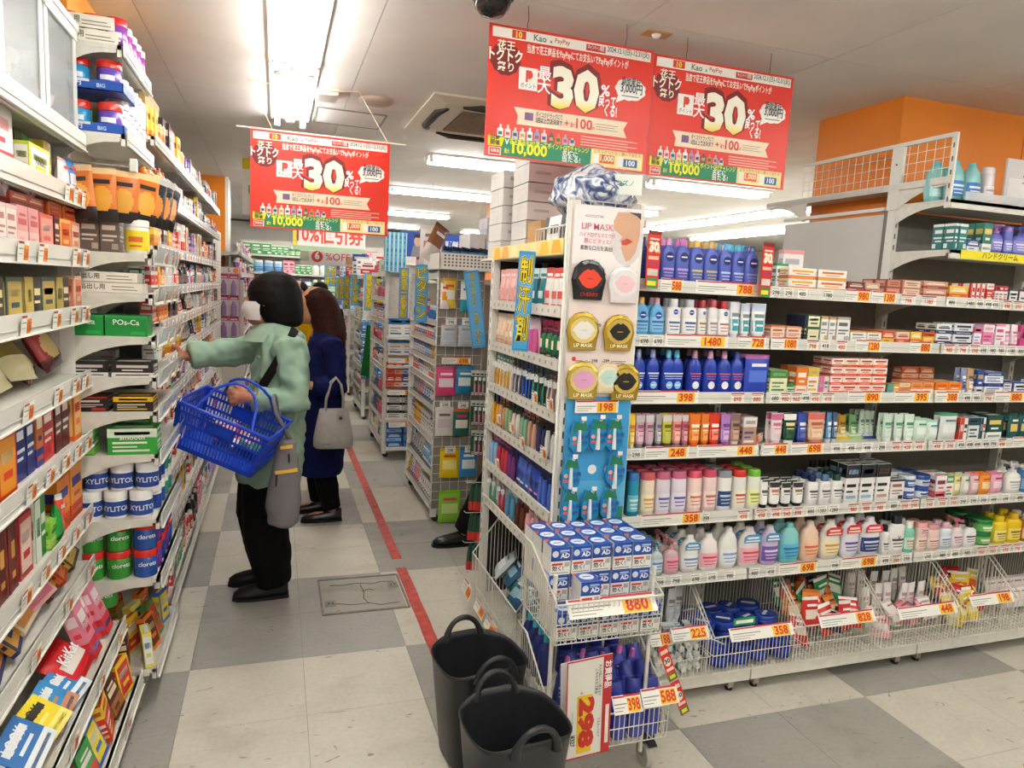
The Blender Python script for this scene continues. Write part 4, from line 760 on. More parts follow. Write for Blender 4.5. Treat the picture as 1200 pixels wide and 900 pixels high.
row(5, [(760, 776, 1, B(.05, .135, 'd4e0e4', '8ac0c4', 'c8dce8', '5a8ab0', style='pump', name='pump_bottle', alpha=.75), 'clear pump bottle with a teal head by the wagon', 3), (777, 795, 1, B(.05, .137, 'ecc8cc', 'e0a0a4', 'f0a8b8', 'c84a6a', style='pump', name='pump_bottle', alpha=.8), 'clear pink pump bottle with a pink head', 3),
 (796, 818, 1, B(.055, .15, 'f2f0ea', 'f0eee8', 'f0f2f4', '6a8ab8', **jb, tag2=('4a9ac8', 'f4f8fa')), 'white baby lotion bottle with a blue sticker', 3), (818, 841, 1, B(.055, .15, 'f4ece8', 'f4eeea', 'f2b4c0', 'd83a5a', **jb), 'white baby lotion bottle with a pink label', 3), (841, 863, 1, B(.055, .17, 'f0f0ea', 'eeeee8', 'f2f2f0', '8ab0d8', **jb), 'tall white baby lotion bottle with pale blue print', 2),
 (864, 889, 1, B(.055, .165, 'f0e8e4', 'e8e4e0', 'f2b0bc', 'd8485a', **jb, tag2=('5aa0d0', 'f0f4f8')), 'white baby lotion bottle with pink label and blue sticker', 2), (890, 911, 1, B(.055, .165, 'd0c0e0', 'd8d0e0', '7a58b0', 'e8e0f4', **jb, tag2=('4a90c0', 'f0f4f8')), 'lilac baby lotion bottle with a purple label', 2),
 (912, 936, 1, B(.055, .17, '8acfd0', '7ac4c8', '5ab8d0', '2a6ab0', **jb), 'aqua baby lotion bottle', 2), (937, 959, 1, B(.055, .17, 'f0d0b8', 'f0d8c4', 'f4c0a0', 'd8643a', **jb), 'peach body lotion bottle with orange print', 2), (960, 983, 1, B(.055, .17, 'f0ece0', 'f2eee6', 'f4e8c0', 'd8a03a', **jb, tag2=('d82e2a', 'fbe8d8')), 'white body lotion bottle with yellow print and red tag', 2),
 (984, 1005, 1, B(.055, .175, 'eeeaf0', 'f0eef2', 'e8e4f2', '5a4aa0', **jb, tag2=('e0303a', 'fbe8d8')), 'white body lotion bottle with violet print and red tag', 2), (1006, 1030, 1, B(.055, .17, 'f0eef0', 'f0eef2', '26387c', 'd8e0f0', **jb, tag2=('e0304a', 'fbe8d8')), 'white body lotion bottle with navy panel and red tag', 2),
 (1031, 1039, 1, B(.04, .13, 'f0eeea', '2a2c30', 'f6f4f2', '3a3a3a', style='square', name='body_milk_bottle'), 'white square bottle with a black cap, narrow one', 2), (1039, 1057, 1, B(.045, .17, 'f0eeea', '2a2c30', 'f6f4f2', '3a3a3a', style='square', name='body_milk_bottle', txt=('V', .38, .02, '222')), 'tall white square bottle with a black cap', 2), (1057, 1069, 1, B(.04, .14, '8ad0b8', 'f0f0ea', 'c8ecdc', 'e08a3a', style='square', name='body_milk_bottle'), 'mint green square bottle at the unit joint', 2),
 (1071, 1084, 1, B(.04, .13, 'f0d8cc', 'e8a8a0', 'f4e4da', 'c86a5a', style='flip', tag2=('f4d4dc', 'b04a6a')), 'pale pink bottle with a round tag', 2), (1084, 1099, 1, B(.04, .115, 'f0d4c8', 'd8a0a0', 'f4e0d8', 'c05a5a', style='flip'), 'salmon pink short bottle', 2), (1099, 1113, 1, B(.04, .12, 'dce4ec', 'e0b8c4', 'e8eef4', '6a8ab0', style='square'), 'pale blue square bottle with a pink cap', 2), (1113, 1126, 1, B(.04, .135, 'f2e0e4', 'd87a8a', 'f6ecee', 'b85a6a', style='pump', name='pump_bottle'), 'pale pink pump bottle', 2),
 (1127, 1142, 1, B(.04, .13, 'f2f0ee', '2a2c30', 'f6f4f4', '3a3a3a', style='pump', name='pump_bottle'), 'white pump bottle with a black head', 2), (1143, 1163, 1, J(.06, '2e9a48', '1f7a34', '6ab85a', 'f0f0d8'), 'green cream canister in the stack of two', 2, 2), (1163, 1178, 1, B(.05, .13, 'f0d02a', 'e8c41a', 'f6e48a', '8a6a1a', style='square'), 'yellow bottle, left, near the right edge', 2), (1179, 1195, 1, B(.05, .14, 'f0c818', 'd8b010', 'f6e070', '7a5a1a', style='square'), 'yellow bottle, right, near the right edge', 2), (1196, 1210, 1, B(.05, .13, 'c07a3a', 'e8e0d0', 'e8c8a0', '6a3a1a', style='square'), 'amber bottle at the right edge of the sixth shelf', 2), (1211, 1260, 3, B(.05, .13, 'f0ece4', 'd8a040', 'f6e8c8', '7a5a1a', style='square'), 'white bottle past the right edge of the sixth shelf', 1)])
# upper shelves of the third unit
row(0, [(1113, 1117, 1, C(.05, .11, '1e7a78', 'e8f0ee', 'f0f4f2', 'lines'), 'teal slim carton on the hand cream shelf, first', 2), (1118, 1128, 1, C(.05, .11, '24847e', 'e8f0ee', 'f0f4f2', 'lines'), 'teal slim carton on the hand cream shelf, second', 2), (1129, 1144, 1, C(.06, .05, '33548c', 'e0e4ec', 'f0f0f4', 'band'), 'navy and white low carton on the hand cream shelf', 2), (1146, 1157, 1, C(.04, .125, '2a7a68', 'f4f2ec', 'e8c86a', 'foot'), 'green and white tall carton over the yellow strip', 2),
 (1158, 1173, 1, B(.04, .125, '6a6ac0', 'c88ac8', '8a8ad0', 'f0e8f8', style='pump', name='pump_bottle'), 'violet pump bottle on the hand cream shelf, first', 2), (1174, 1184, 1, B(.04, .12, '5a60b8', '8a6ab8', '8a8ad0', 'f0e8f8', style='flip'), 'violet bottle on the hand cream shelf, second', 2), (1185, 1203, 1, B(.04, .125, '6a70c4', '5a5ab0', '8a8ad0', 'f0e8f8', style='pump', name='pump_bottle'), 'violet pump bottle at the right edge of the hand cream shelf', 2), (1204, 1250, 3, B(.04, .12, '5a60b8', '8a6ab8', '8a8ad0', 'f0e8f8', style='flip'), 'violet bottle past the right edge of the hand cream shelf', 1)], z=1.775)
mw = dict(style='oval', name='mouthwash_bottle', alpha=.85)
z0 = 1.985+.036
for k, (y, x) in enumerate(((2.40, 2.70), (2.44, 2.76), (2.345, 2.745), (2.345, 2.84), (2.47, 2.84))):
    bottle(.085, .06, .17, '9adad8', '6ac8d0', '2a7ac0' if k in (2, 3) else 'b8e4e0', 'e8f4f8', **mw).put((x, y, z0), ('aqua mouthwash bottle behind the wire fence, left', 'aqua mouthwash bottle behind the wire fence, right', 'aqua mouthwash bottle with a blue label beside the fence post', 'aqua mouthwash bottle with a blue label, second from the fence post', 'aqua mouthwash bottle half hidden at the back')[k])
bottle(.06, .05, .16, 'd8ccd0', 'e8e0e4', 'e8e0e4', 'b898a8', style='flip').put((2.935, 2.345, z0), 'pale mauve bottle on the top shelf beside the grey header sign')
b = MB(); b.bx(0, .55, 0, .008, 0, .2, mat('cdc6c4', .5)); b.fr(.02, .53, .01, .12, -.0006, 'dcd6d4'); b.text('スキンケア', .1, .125, .045, -.0008, '2a2628', .03, wmax=.3); b.fr(.1, .25, .1, .108, -.0008, 'b88a9a'); o = b.obj('header_sign', None, (2.985, 2.3, z0), -.0); tag(o, 'grey shelf header sign with black katakana lettering at the right edge', 'sign')
b = MB(); b.bx(0, .75, 0, .0015, 0, .036, mat('f2e22a', .4)); b.text('ハンドクリーム', .12, .007, .022, -.001, '3a3420', .015); tag(b.obj('shelf_sign', None, (2.72, YF-.004, 1.777)), 'yellow hand cream strip sign on the upper right shelf', 'sign')
b = MB(); b.bx(0, .75, 0, .003, 0, .035, clear('e8ecee', .55)); tag(b.obj('shelf_guard', None, (2.74, 2.276, 2.022)), 'clear plastic guard along the front of the mouthwash shelf', 'guard')
# ---------------------------------------------------------------- price cards on the rails
NTH = ('top', 'second', 'third', 'fourth', 'fifth', 'sixth')
seen_cards = {}
ORD = ('first', 'second', 'third', 'fourth', 'fifth', 'sixth', 'seventh', 'eighth', 'ninth', 'tenth', 'eleventh', 'twelfth', 'thirteenth', 'fourteenth', 'fifteenth', 'sixteenth', 'seventeenth')
def cards(shelf, L_, yf=YF-.009, z=None):
    zz = SZ[shelf]+.004 if z is None else z
    for it in sorted(L_, key=lambda q: q[1]):
        t_, u0, u1 = it[:3]; st = it[3] if len(it) > 3 else ('big' if u1-u0 > 20 else 'red')
        X0, X1 = XU(u0, yf, zz+.02), XU(u1, yf, zz+.02); hh = .046 if st == 'big' else .038
        P = price(t_, round(X1-X0, 3), hh, st)
        k = (shelf, st); n = seen_cards.get(k, 0); seen_cards[k] = n+1
        lb = {'big': f'wide {t_} price card, red on yellow', 'red': f'small orange {t_} price tag', 'blk': f'small black {t_} price tag'}[st]+f', {ORD[n]} of its kind on the {NTH[shelf]} lotion shelf'
        P.put(((X0+X1)/2, yf-.0015, zz), lb, f'price cards of the {NTH[shelf]} lotion shelf')
bk = 'blk'
def smalls(s, st): return [(t_, u-wd/2, u+wd/2, st) for t_, u, wd in s]
cards(0, [('588', 774, 800), ('788', 815, 887), ('980', 990, 1020), ('1380', 1021, 1050)]+smalls([('298', 909, 10), ('298', 924, 11), ('480', 940, 11), ('1780', 970, 11), ('880', 1115, 12), ('1480', 1137, 10), ('980', 1148, 9), ('498', 1158, 8), ('498', 1166, 8)], bk)+smalls([('798', 1064, 18), ('1180', 1088, 18), ('490', 1180, 10), ('690', 1193, 12)], 'red'))
cards(1, [('1480', 779, 853), ('728', 864, 897), ('1080', 903, 935), ('1280', 1002, 1032), ('880', 1066, 1091)]+smalls([('698', 755, 12), ('698', 771, 12), ('418', 967, 11), ('698', 1152, 10), ('980', 1163, 10), ('980', 1173, 9), ('1180', 1185, 12), ('880', 1196, 10)], bk)+smalls([('798', 952, 14), ('480', 986, 12), ('980', 1112, 13), ('798', 1128, 12), ('598', 1142, 11)], 'red'))
cards(2, [('398', 743, 818), ('890', 993, 1033), ('395', 1047, 1090), ('388', 1096, 1123), ('880', 1165, 1200)]+smalls([('680', 908, 12), ('498', 944, 9), ('498', 1133, 10), ('980', 1144, 8)], bk)+smalls([('898', 864, 16), ('880', 887, 14), ('980', 920, 11), ('960', 933, 12), ('498', 955, 10), ('498', 970, 14), ('798', 1158, 11)], 'red'))
cards(3, [('248', 755, 807), ('448', 816, 887), ('448', 893, 923), ('698', 926, 965), ('880', 1186, 1215)]+smalls([('298', 745, 12), ('498', 980, 13), ('498', 997, 13), ('498', 1016, 13), ('298', 1033, 10), ('498', 1126, 9), ('498', 1136, 8), ('498', 1145, 8), ('498', 1155, 8), ('798', 1164, 9)], bk)+smalls([('498', 1050, 11), ('428', 1063, 11), ('498', 1077, 11), ('498', 1098, 13), ('398', 1113, 12), ('498', 1174, 9)], 'red'))
cards(4, [('358', 750, 824)]+smalls([('398', 827, 8), ('880', 950, 12), ('1380', 963, 11), ('1280', 977, 12), ('880', 1047, 12), ('298', 1128, 10), ('298', 1140, 10), ('398', 1152, 10), ('498', 1164, 10), ('698', 1178, 10), ('898', 1195, 12)], bk)+smalls([('498', 871, 14), ('498', 892, 13), ('498', 909, 12), ('548', 922, 11), ('598', 935, 10), ('980', 1000, 12), ('980', 1015, 12), ('980', 1031, 13), ('298', 1060, 12), ('298', 1071, 9), ('348', 1089, 11), ('398', 1104, 12), ('398', 1117, 9)], 'red'))
cards(5, [('698', 912, 958), ('698', 985, 1028)]+smalls([('798', 773, 13), ('798', 792, 13), ('698', 815, 13), ('698', 834, 13), ('980', 855, 13), ('980', 884, 12), ('498', 903, 12), ('998', 978, 8), ('498', 1037, 11), ('398', 1062, 11), ('698', 1087, 12), ('980', 1104, 12), ('880', 1119, 11), ('980', 1133, 11)], bk)+smalls([('380', 1050, 10), ('980', 1150, 12), ('980', 1163, 11), ('498', 1178, 12), ('798', 1192, 10)], 'red'))
# red promotion strips standing at both ends of the violet bottles
def promo(x, y, z, rz, label):
    b = MB(); w, h = .062, .2; b.bx(-w/2, w/2, 0, .0015, 0, h, RED); e = -.0006
    b.fr(-w/2, w/2, h*.93, h, e, '8a1c14'); b.text('30', 0, h*.62, .034, e*2, 'fff6d8', .06, 'c'); b.text('最大', -w*.36, h*.66, .012, e*2, 'fff', .01); b.text('%', w*.38, h*.62, .012, e*2, 'fff', .02, 'c')
    b.fr(-w*.4, w*.4, h*.5, h*.56, e, 'f0c8b0'); b.fr(-w*.36, w*.36, h*.84, h*.87, e, 'ffe8d8'); b.fr(-w*.3, w*.3, h*.77, h*.8, e, 'ffe8d8'); b.fr(-w*.42, w*.42, h*.4, h*.46, e, 'b83a6a'); b.fr(-w*.42, w*.42, .0, h*.18, e, '2f9a5a'); b.fr(-w*.36, w*.3, h*.05, h*.13, e*2, 'f4e43a'); b.fr(-w*.4, w*.4, h*.22, h*.34, e, 'd8d0c8')
    o = b.obj('promotion_strip', None, (x, y, z), rz); tag(o, label, 'sign')
promo(XU(764, 2.22, 1.65), 2.215, SZ[0]+.01, .25, 'red 30 percent standing strip left of the violet lotion bottles'); promo(XU(897, 2.22, 1.65), 2.215, SZ[0]+.0, .25, 'red 30 percent standing strip right of the violet lotion bottles')
# ================================================================ wire baskets
def rim_z(y, D, hb, hf, k=.45): return hb if y >= D*k else hf+(hb-hf)*(y/(D*k))
def wire_basket(parent, W, D, hb, hf, o=(0, 0, 0), pitch=.017, k=.45, name='wire_body'):
    """open wire basket, front at y=0; parts: rim, wires"""
    ox, oy, oz = o; b = MB(); r = .0016
    n = int(W/pitch)
    for i in range(n+1):
        x = ox+W*i/n
        b.wire((x, oy, oz), (x, oy, oz+hf), r, WIRE); b.wire((x, oy+D, oz), (x, oy+D, oz+hb), r, WIRE)
        if i % 2 == 0: b.wire((x, oy, oz), (x, oy+D, oz), r, WIRE)
    m_ = int(D/pitch)
    for i in range(1, m_):
        y = D*i/m_
        for x in (0, W): b.wire((ox+x, oy+y, oz), (ox+x, oy+y, oz+rim_z(y, D, hb, hf, k)), r, WIRE)
        if i % 3 == 0: b.wire((ox, oy+y, oz), (ox+W, oy+y, oz), r, WIRE)
    for z in (.0, hf*.5): b.tube([(ox, oy, oz+z), (ox+W, oy, oz+z), (ox+W, oy+D, oz+z), (ox, oy+D, oz+z)], r*1.3, WIRE, 4, True)
    b.obj('wires', parent)
    b = MB(); b.tube([(ox, oy, oz+hf), (ox+W, oy, oz+hf), (ox+W, oy+D*k, oz+hb), (ox+W, oy+D, oz+hb), (ox, oy+D, oz+hb), (ox, oy+D*k, oz+hb)], .0036, WIRE, 6, True); b.obj('rim', parent)
Y0 = 2.155; ZB = .113
bk_ = [(XU(768, Y0, .2), XU(834, Y0, .2), 'teal and white tubes, leftmost of the bottom row'), (XU(836, Y0, .2), XU(940, Y0, .2), 'blue tins in the bottom row'), (XU(942, Y0, .2), XU(1036, Y0, .2), 'red green and orange pouches'), (XU(1038, Y0, .2), XU(1124, Y0, .2), 'white tubes and pink packets'), (XU(1128, Y0, .2), XU(1192, Y0, .2), 'yellow and red pouches'), (XU(1196, Y0, .2), 3.95, 'white packets at the right edge')]
for i, (x0, x1, lb) in enumerate(bk_):
    o = empty('wire_basket', 'white wire basket holding '+lb, 'basket', (x0, Y0, ZB), 0, 'wire baskets on the base of the lotion shelves'); wire_basket(o, x1-x0-.006, .36, .29, .15)
def heap(P, n, x0, x1, y0, y1, z0, z1, label, group, rr, lay=True, tilt=.5):
    for k in range(n):
        x = rr.uniform(x0, x1); y = rr.uniform(y0, y1); t_ = (y-y0)/(y1-y0+1e-6); z = z0+(z1-z0)*(.35+.65*t_)*rr.uniform(.3, 1)
        p = P[k % len(P)] if isinstance(P, list) else P
        if lay: p.put((x, y, z), label[k % len(label)] if isinstance(label, list) else label, group, rz=rr.uniform(-.5, .5), rx=-pi/2+rr.uniform(.1, .9))
        else: p.put((x, y, z), label[k % len(label)] if isinstance(label, list) else label, group, rz=rr.uniform(-.6, .6), rx=rr.uniform(-tilt, tilt), ry=rr.uniform(-tilt, tilt))
rr = random.Random(5)
# basket 1: tubes lying with round white ends to the front, and upright ones behind
x0, x1, _ = bk_[0]; TP = tube_pack(.032, .03, .13, 'dfe6e6', 'f2f0ea', '2a9aa0', 'aab', name='face_wash_tube')
for j in range(4):
    for k in range(6):
        TP.put((x0+.03+(x1-x0-.06)*k/5+jit(.006), Y0+.03+jit(.012)+.012*j, ZB+.02+.034*j), 'white and teal face wash tube lying cap forward in the leftmost basket', 'tubes lying in the leftmost basket', rx=-pi/2+.12, rz=jit(.25))
for k in range(5): tube_pack(.04, .03, .15, 'd8d8da', 'e8e8ea', 'c8c8ce', '888', name='face_wash_tube').put((x0+.035+(x1-x0-.07)*k/4, Y0+.2+jit(.02), ZB+.13), 'silver grey tube standing at the back of the leftmost basket', 'silver tubes in the leftmost basket', rx=jit(.15))
# basket 2: blue tins
x0, x1, _ = bk_[1]; TIN = jar(.047, .042, '1f3a98', '2444a8', None, None, name='cream_tin', lidh=.45)
TIN.part('lettering', MB().add([(a*.9, b_*.9, .0424) for a, b_ in [(.04*cos(2*pi*k/20), .04*sin(2*pi*k/20)) for k in range(20)]], [tuple(range(20))], '1b3288').add([(-.028, -.006, .0427), (.028, -.006, .0427), (.028, .008, .0427), (-.028, .008, .0427)], [(0, 1, 2, 3)], 'dfe4f0'))
for k in range(4):
    for j in range(3):
        for q in range(3 if j else 2): TIN.put((x0+.06+(x1-x0-.12)*k/3+jit(.006), Y0+.065+.1*j+jit(.006), ZB+.01+q*.0425), 'blue round cream tin in the basket over the 358 card', 'blue cream tins', rx=jit(.1) if q else 0, ry=jit(.1) if q else 0, rz=jit(1))
# basket 3
x0, x1, _ = bk_[2]
PA = [pouch(.09, .025, .13, ('d8342c', 'f0ece4', 'f0e0d0', 'fff'), name='refill_pouch'), pouch(.09, .025, .13, ('2a9a5a', 'f0f0e4', 'e0f0d8', 'fff'), name='refill_pouch'), pouch(.09, .025, .12, ('e88a3a', 'd86a1a', 'f8dcb0', '6a2a1a'), name='refill_pouch'), pouch(.09, .025, .12, ('2a2a3a', '4a4a5a', 'e88a3a', 'f0e0c8'), name='refill_pouch'), bottle(.05, .04, .15, 'c86a2a', '8a3a1a', 'e8a05a', 'f8e8d0', style='flip', name='hair_oil_bottle')]
LA = ['red and white pouch in the mixed basket over the 828 card', 'green pouch in the mixed basket over the 828 card', 'orange pouch in the mixed basket over the 828 card', 'black pouch in the mixed basket over the 828 card', 'amber bottle in the mixed basket over the 828 card']
for k in range(26):
    i = k % 5; t_ = k/15; PA[i].put((x0+.05+(x1-x0-.1)*((k*.37) % 1), Y0+.06+.2*((k*.61) % 1), ZB+.03+.1*((k*.61) % 1)+.02*(k % 3)), LA[i], 'goods in the mixed basket', rx=-.5+jit(.4), ry=jit(.4), rz=jit(.5))
# basket 4
x0, x1, _ = bk_[3]; TW_ = tube_pack(.045, .035, .15, 'f0eeea', 'f4f2f0', 'e8e4e0', 'c8a0a8', name='hand_cream_tube')
for k in range(6):
    for j in range(2): TW_.put((x0+.05+(x1-x0-.1)*k/5+jit(.006), Y0+.17+.09*j, ZB+.06+.02*j), 'white tube standing in the basket over the 448 card', 'white tubes in the 448 basket', rx=jit(.12), ry=jit(.1))
PB = [pouch(.08, .02, .1, ('e8a0a8', 'd86a78', 'f6e4e4', 'b03a4a'), name='refill_pouch'), pouch(.08, .02, .1, ('f0ece8', 'd8c8c0', 'f4e0e0', 'b08a8a'), name='refill_pouch')]
for k in range(10): PB[k % 2].put((x0+.04+(x1-x0-.08)*((k*.43) % 1), Y0+.05+.06*((k*.7) % 1), ZB+.02+.07*((k*.3) % 1)), ('pink packet in the basket over the 448 card', 'white packet in the basket over the 448 card')[k % 2], 'packets in the 448 basket', rx=-.7+jit(.3), rz=jit(.5))
# basket 5, 6
x0, x1, _ = bk_[4]
PC = [pouch(.08, .025, .12, ('f0cf2a', 'e8b81a', 'f8ecb0', 'd8502a'), name='refill_pouch'), pouch(.08, .025, .12, ('f4d848', 'f0ece0', 'e86a2a', 'fff'), name='refill_pouch'), pouch(.08, .025, .12, ('d8382c', 'b82a24', 'f8e0c8', 'fff'), name='refill_pouch'), jar(.03, .05, '2a58a8', '2a58a8', 'e8ecf2', '2a4a98', name='hair_wax_jar')]
LC = ['yellow pouch in the basket of yellow and red goods', 'yellow and white pouch in the basket of yellow and red goods', 'red pouch in the basket of yellow and red goods', 'blue jar in the basket of yellow and red goods']
for k in range(22): PC[k % 4].put((x0+.04+(x1-x0-.08)*((k*.41) % 1), Y0+.06+.2*((k*.63) % 1), ZB+.02+.1*((k*.63) % 1)), LC[k % 4], 'goods in the yellow basket', rx=-.4+jit(.3), ry=jit(.3), rz=jit(.5))
x0, x1, _ = bk_[5]
for k in range(14): PB[1].put((x0+.06+.05*k*.6, Y0+.1+.1*(k % 2), ZB+.05), 'white packet in the basket at the right edge', 'packets in the right edge basket', rx=-.3)
# cards hung on the baskets
def tilt_card(num, u0, u1, v, y, label, z=None, st='big', rx=-.55, h=.05):
    p = at((u0+u1)/2, v, 1, y); w_ = XU(u1, y, p.z)-XU(u0, y, p.z); price(num, round(w_, 3), h, st).put((p.x, y, p.z), label, rx=rx)
tilt_card('188', 764, 788, 757, Y0-.02, 'small yellow 188 price card between the wagon and first basket'); tilt_card('225', 789, 832, 750, Y0-.03, 'white 225 price card on the first basket'); tilt_card('358', 858, 932, 748, Y0-.03, 'white 358 price card on the blue tin basket')
tilt_card('828', 963, 1028, 732, Y0-.03, 'white 828 price card on the mixed basket'); tilt_card('448', 1056, 1124, 722, Y0-.03, 'white and blue 448 price card on the tube basket'); tilt_card('198', 1140, 1190, 708, Y0-.03, 'white 198 price card on the yellow basket')
b = MB(); b.bx(-.05, .05, 0, .002, 0, .03, mat('2f9a58', .4)); b.fr(-.04, .04, .008, .022, -.0006, 'f0f4ea'); p = at(873, 733, 1, Y0); tag(b.obj('promotion_tag', None, (p.x, Y0+.004, p.z)), 'small green tag above the 358 card on the tin basket', 'tag')
# ================================================================ lip mask panel and end-of-aisle unit
EX, EY0, EY1 = .93, 2.25, 3.07
eu = empty('end_display_unit', 'white end-of-aisle unit with toothbrushes on hook bars facing the aisle', 'shelf', (1.0, 2.65, 0)); hold = []
for (x, y) in ((.945, 2.225), (1.185, 2.225), (.945, 3.09), (1.185, 3.09)): hold.append(upright(eu, x, y, .03, 1.86 if y < 2.5 else 1.72, face=(0, -1) if y < 2.5 else (-1, 0)))
b = MB(); b.bx(1.19, 1.2, 2.23, 3.09, .1, 1.72, mat('2c2a2c', .8)); hold.append(b.obj('back_panel', eu)); b = MB(); b.bx(.93, 1.2, 2.22, 3.1, .05, .09, SHELF); hold.append(b.obj('base_deck', eu)); b = MB(); b.bx(.96, 1.19, 3.095, 3.1, .1, 1.68, mat('2c2a2c', .8)); hold.append(b.obj('side_panel', eu))
hold.append(mesh_panel(eu, (.95, 2.208), (1.18, 2.208), .1, 1.86, .046))
b = MB(); b.tube([(.92, 2.2, .2), (.912, 2.2, 1.862), (1.18, 2.2, 1.862), (1.19, 2.2, .2)], .004, WIRE, 6); hold.append(b.obj('wire_frame', eu))
EZ = [1.684, 1.465, 1.28, 1.095, .915, .73, .56]
for k, z in enumerate(EZ):
    b = MB()
    if k == 0: b.bx(EX, 1.19, EY0, EY1, z-.004, z+.008, SHELF)
    else:
        b.bx(EX+.08, 1.19, EY0, EY1, z+.02, z+.028, SHELF) if k in (2,) else b.bx(EX+.2, 1.19, EY0, EY1, z+.01, z+.03, SHELF)
    b.bx(EX-.004, EX+.004, EY0, EY1, z, z+.04 if k else z+.045, SHELF); s_ = b.obj('hook_bar', eu); hold.append(s_)
    if k:
        b = MB()
        for j in range(13): b.lathe([(.006, 0), (.006, .0015)], '8a867c', 8) if False else b.box((EX-.0048, EY0+.05+j*.06, z+.02), (.0008, .012, .012), 'a8a49a')
        b.obj('punched_holes', s_)
for o in hold: o.location = o.location-Vector((1.0, 2.65, 0))
b = MB(); b.bx(EX-.012, EX-.008, EY0-.01, EY1, 1.682, 1.735, mat('f0d88a', .4)); 
for j, c in enumerate(('f0b42a', 'e8a84a', 'f4e4b0', 'f0dca0', 'f4e0a8', 'efc23a', 'f0b020')):
    y = EY1-.03-j*.115; b.quad((EX-.0125, y, 1.686), (EX-.0125, y-.1, 1.686), (EX-.0125, y-.08, 1.731), (EX-.0125, y-.02, 1.731), c)
tag(b.obj('header_strip'), 'yellow printed header strip above the hanging goods', 'sign')
# lip mask board
board = empty('lip_mask_board', 'tall pale pink printed board headed LIP MASK on the end unit', 'display board', (.932, 2.192, 0)); W_ = .253
b = MB(); b.bx(0, W_, 0, .003, 1.2, 1.845, mat('ecdcd6', .5)); b.obj('board', board)
b = MB(); e = -.0006
b.ell(.05, 1.72, .12, .14, e*.5, 'e6dcda', 32) if False else None
b.poly([(0.002, 1.66), (.251, 1.66)]+[(.251-.249*k/12, 1.64-.05*sin(pi*k/12)) for k in range(13)][1:-1]+[], e, 'eadfdc') if False else None
arc = [(.002, 1.843), (.002, 1.65)]+[(.002+.249*k/16, 1.66-.06*sin(pi*min(1, k/16)*.9)) for k in range(1, 17)]+[(.251, 1.843)]; b.poly(arc, e, 'f1eae8')
b.text('KOCOSTAR', .075, 1.805, .009, e*3, '8a7a78', .0, 'c'); b.text('LIP MASK', .088, 1.765, .021, e*3, 'd9688a', .01, 'c'); b.text('ハイドロゲルマスクが', .088, 1.74, .013, e*3, 'd9688a', .01, 'c', .13); b.text('唇にピタッと!', .09, 1.72, .013, e*3, 'd9688a', .01, 'c', .1); b.text('素敵な口元を演出!', .088, 1.697, .012, e*3, '5a4a4a', .01, 'c', .12)
face = [(.145, 1.8), (.16, 1.83), (.245, 1.83), (.247, 1.76), (.235, 1.7), (.215, 1.672), (.2, 1.668), (.188, 1.69), (.178, 1.712), (.182, 1.725), (.172, 1.735), (.18, 1.75), (.16, 1.765), (.148, 1.772)]
b.ell(.2, 1.745, .062, .092, e*1.5, 'dcd6d6', 28); b.poly(face, e*3, mat('d8a888', .5)); b.poly([(.178, 1.735), (.2, 1.745), (.222, 1.736), (.2, 1.722), (.18, 1.722)], e*4, 'cf4a3a'); b.poly([(.2, 1.832), (.246, 1.832), (.247, 1.81), (.23, 1.822)], e*4, '3a3c48')
b.obj('heading_print', board)
for (x, z) in ((.055, 1.62), (.03, 1.33)): MB().ell(x, z, .008, .008, e*2, 'd8304a', 12).obj('red_mark', board)
for (x, z) in ((.05, 1.605), (.17, 1.59), (.055, 1.452), (.2, 1.45), (.06, 1.325), (.2, 1.325)): b = MB(); b.fr(x-.028, x+.028, z-.003, z, e*2, '9a7a7a'); b.fr(x-.022, x+.024, z-.01, z-.007, e*2, 'b09a98'); b.obj('caption', board)
for (x, z) in ((.115, 1.622), (.165, 1.622), (.11, 1.45), (.155, 1.45), (.105, 1.327), (.15, 1.327)): MB().text('-298', x, z-.008, .011, e*3, '333', .012, 'c').obj('price_lettering', board)
def lip_mask(x, z, r, pk, inner, lips, nm, mouth, txt=None):
    o = empty('lip_mask_pack', nm, 'lip mask', (.932+x, 2.18, z), 0, None); m1 = mat(pk, .2, .6 if pk in ('c8a63c', 'bfa02e', 'd0b250') else 0)
    def body(s): return [(-s*.82, -s*1.05), (s*.82, -s*1.05), (s*.9, -s*.5), (s, 0), (s*.86, s*.6), (s*.5, s*.95), (s*.12, s*1.05), (-s*.12, s*1.05), (-s*.5, s*.95), (-s*.86, s*.6), (-s, 0), (-s*.9, -s*.5)]
    b = MB(); b.loft([[(p[0], .006, p[1]) for p in body(r*.94)], [(p[0], 0, p[1]) for p in body(r)], [(p[0], -.006, p[1]) for p in body(r*.95)], [(p[0], -.009, p[1]) for p in body(r*.8)]][::-1], m1, smooth=False); b.obj('pack', o)
    b = MB(); b.poly([(inner[1]*r*cos(2*pi*k/16), inner[1]*r*.9*sin(2*pi*k/16)+.004) for k in range(16)], -.0096, inner[0])
    lp = [(-.68, .02), (-.4, .34), (-.15, .5), (0, .42), (.15, .5), (.4, .34), (.68, .02), (.42, -.34), (.15, -.5), (-.15, -.5), (-.42, -.34)]
    b.poly([(p[0]*r, p[1]*r+.004) for p in lp][::-1], -.0105, lips); b.fr(-r*.18, r*.18, .002, .005, -.011, mouth)
    if txt: b.text(txt[0], 0, -r*.86, r*.2, -.0105, txt[1], .012, 'c', r*1.4)
    b.obj('lips_print', o)
    b = MB(); b.tube([(0, .012, r*1.05), (0, -.03, r*1.06), (0, -.036, r*1.14)], .0022, mat('f0eeea', .3), 6); b.obj('hook', o)
G1, G2 = 'c8a63c', 'bfa02e'
def wp(u, v): p = at(u, v, 1, 2.18); return p.x-.932, p.z
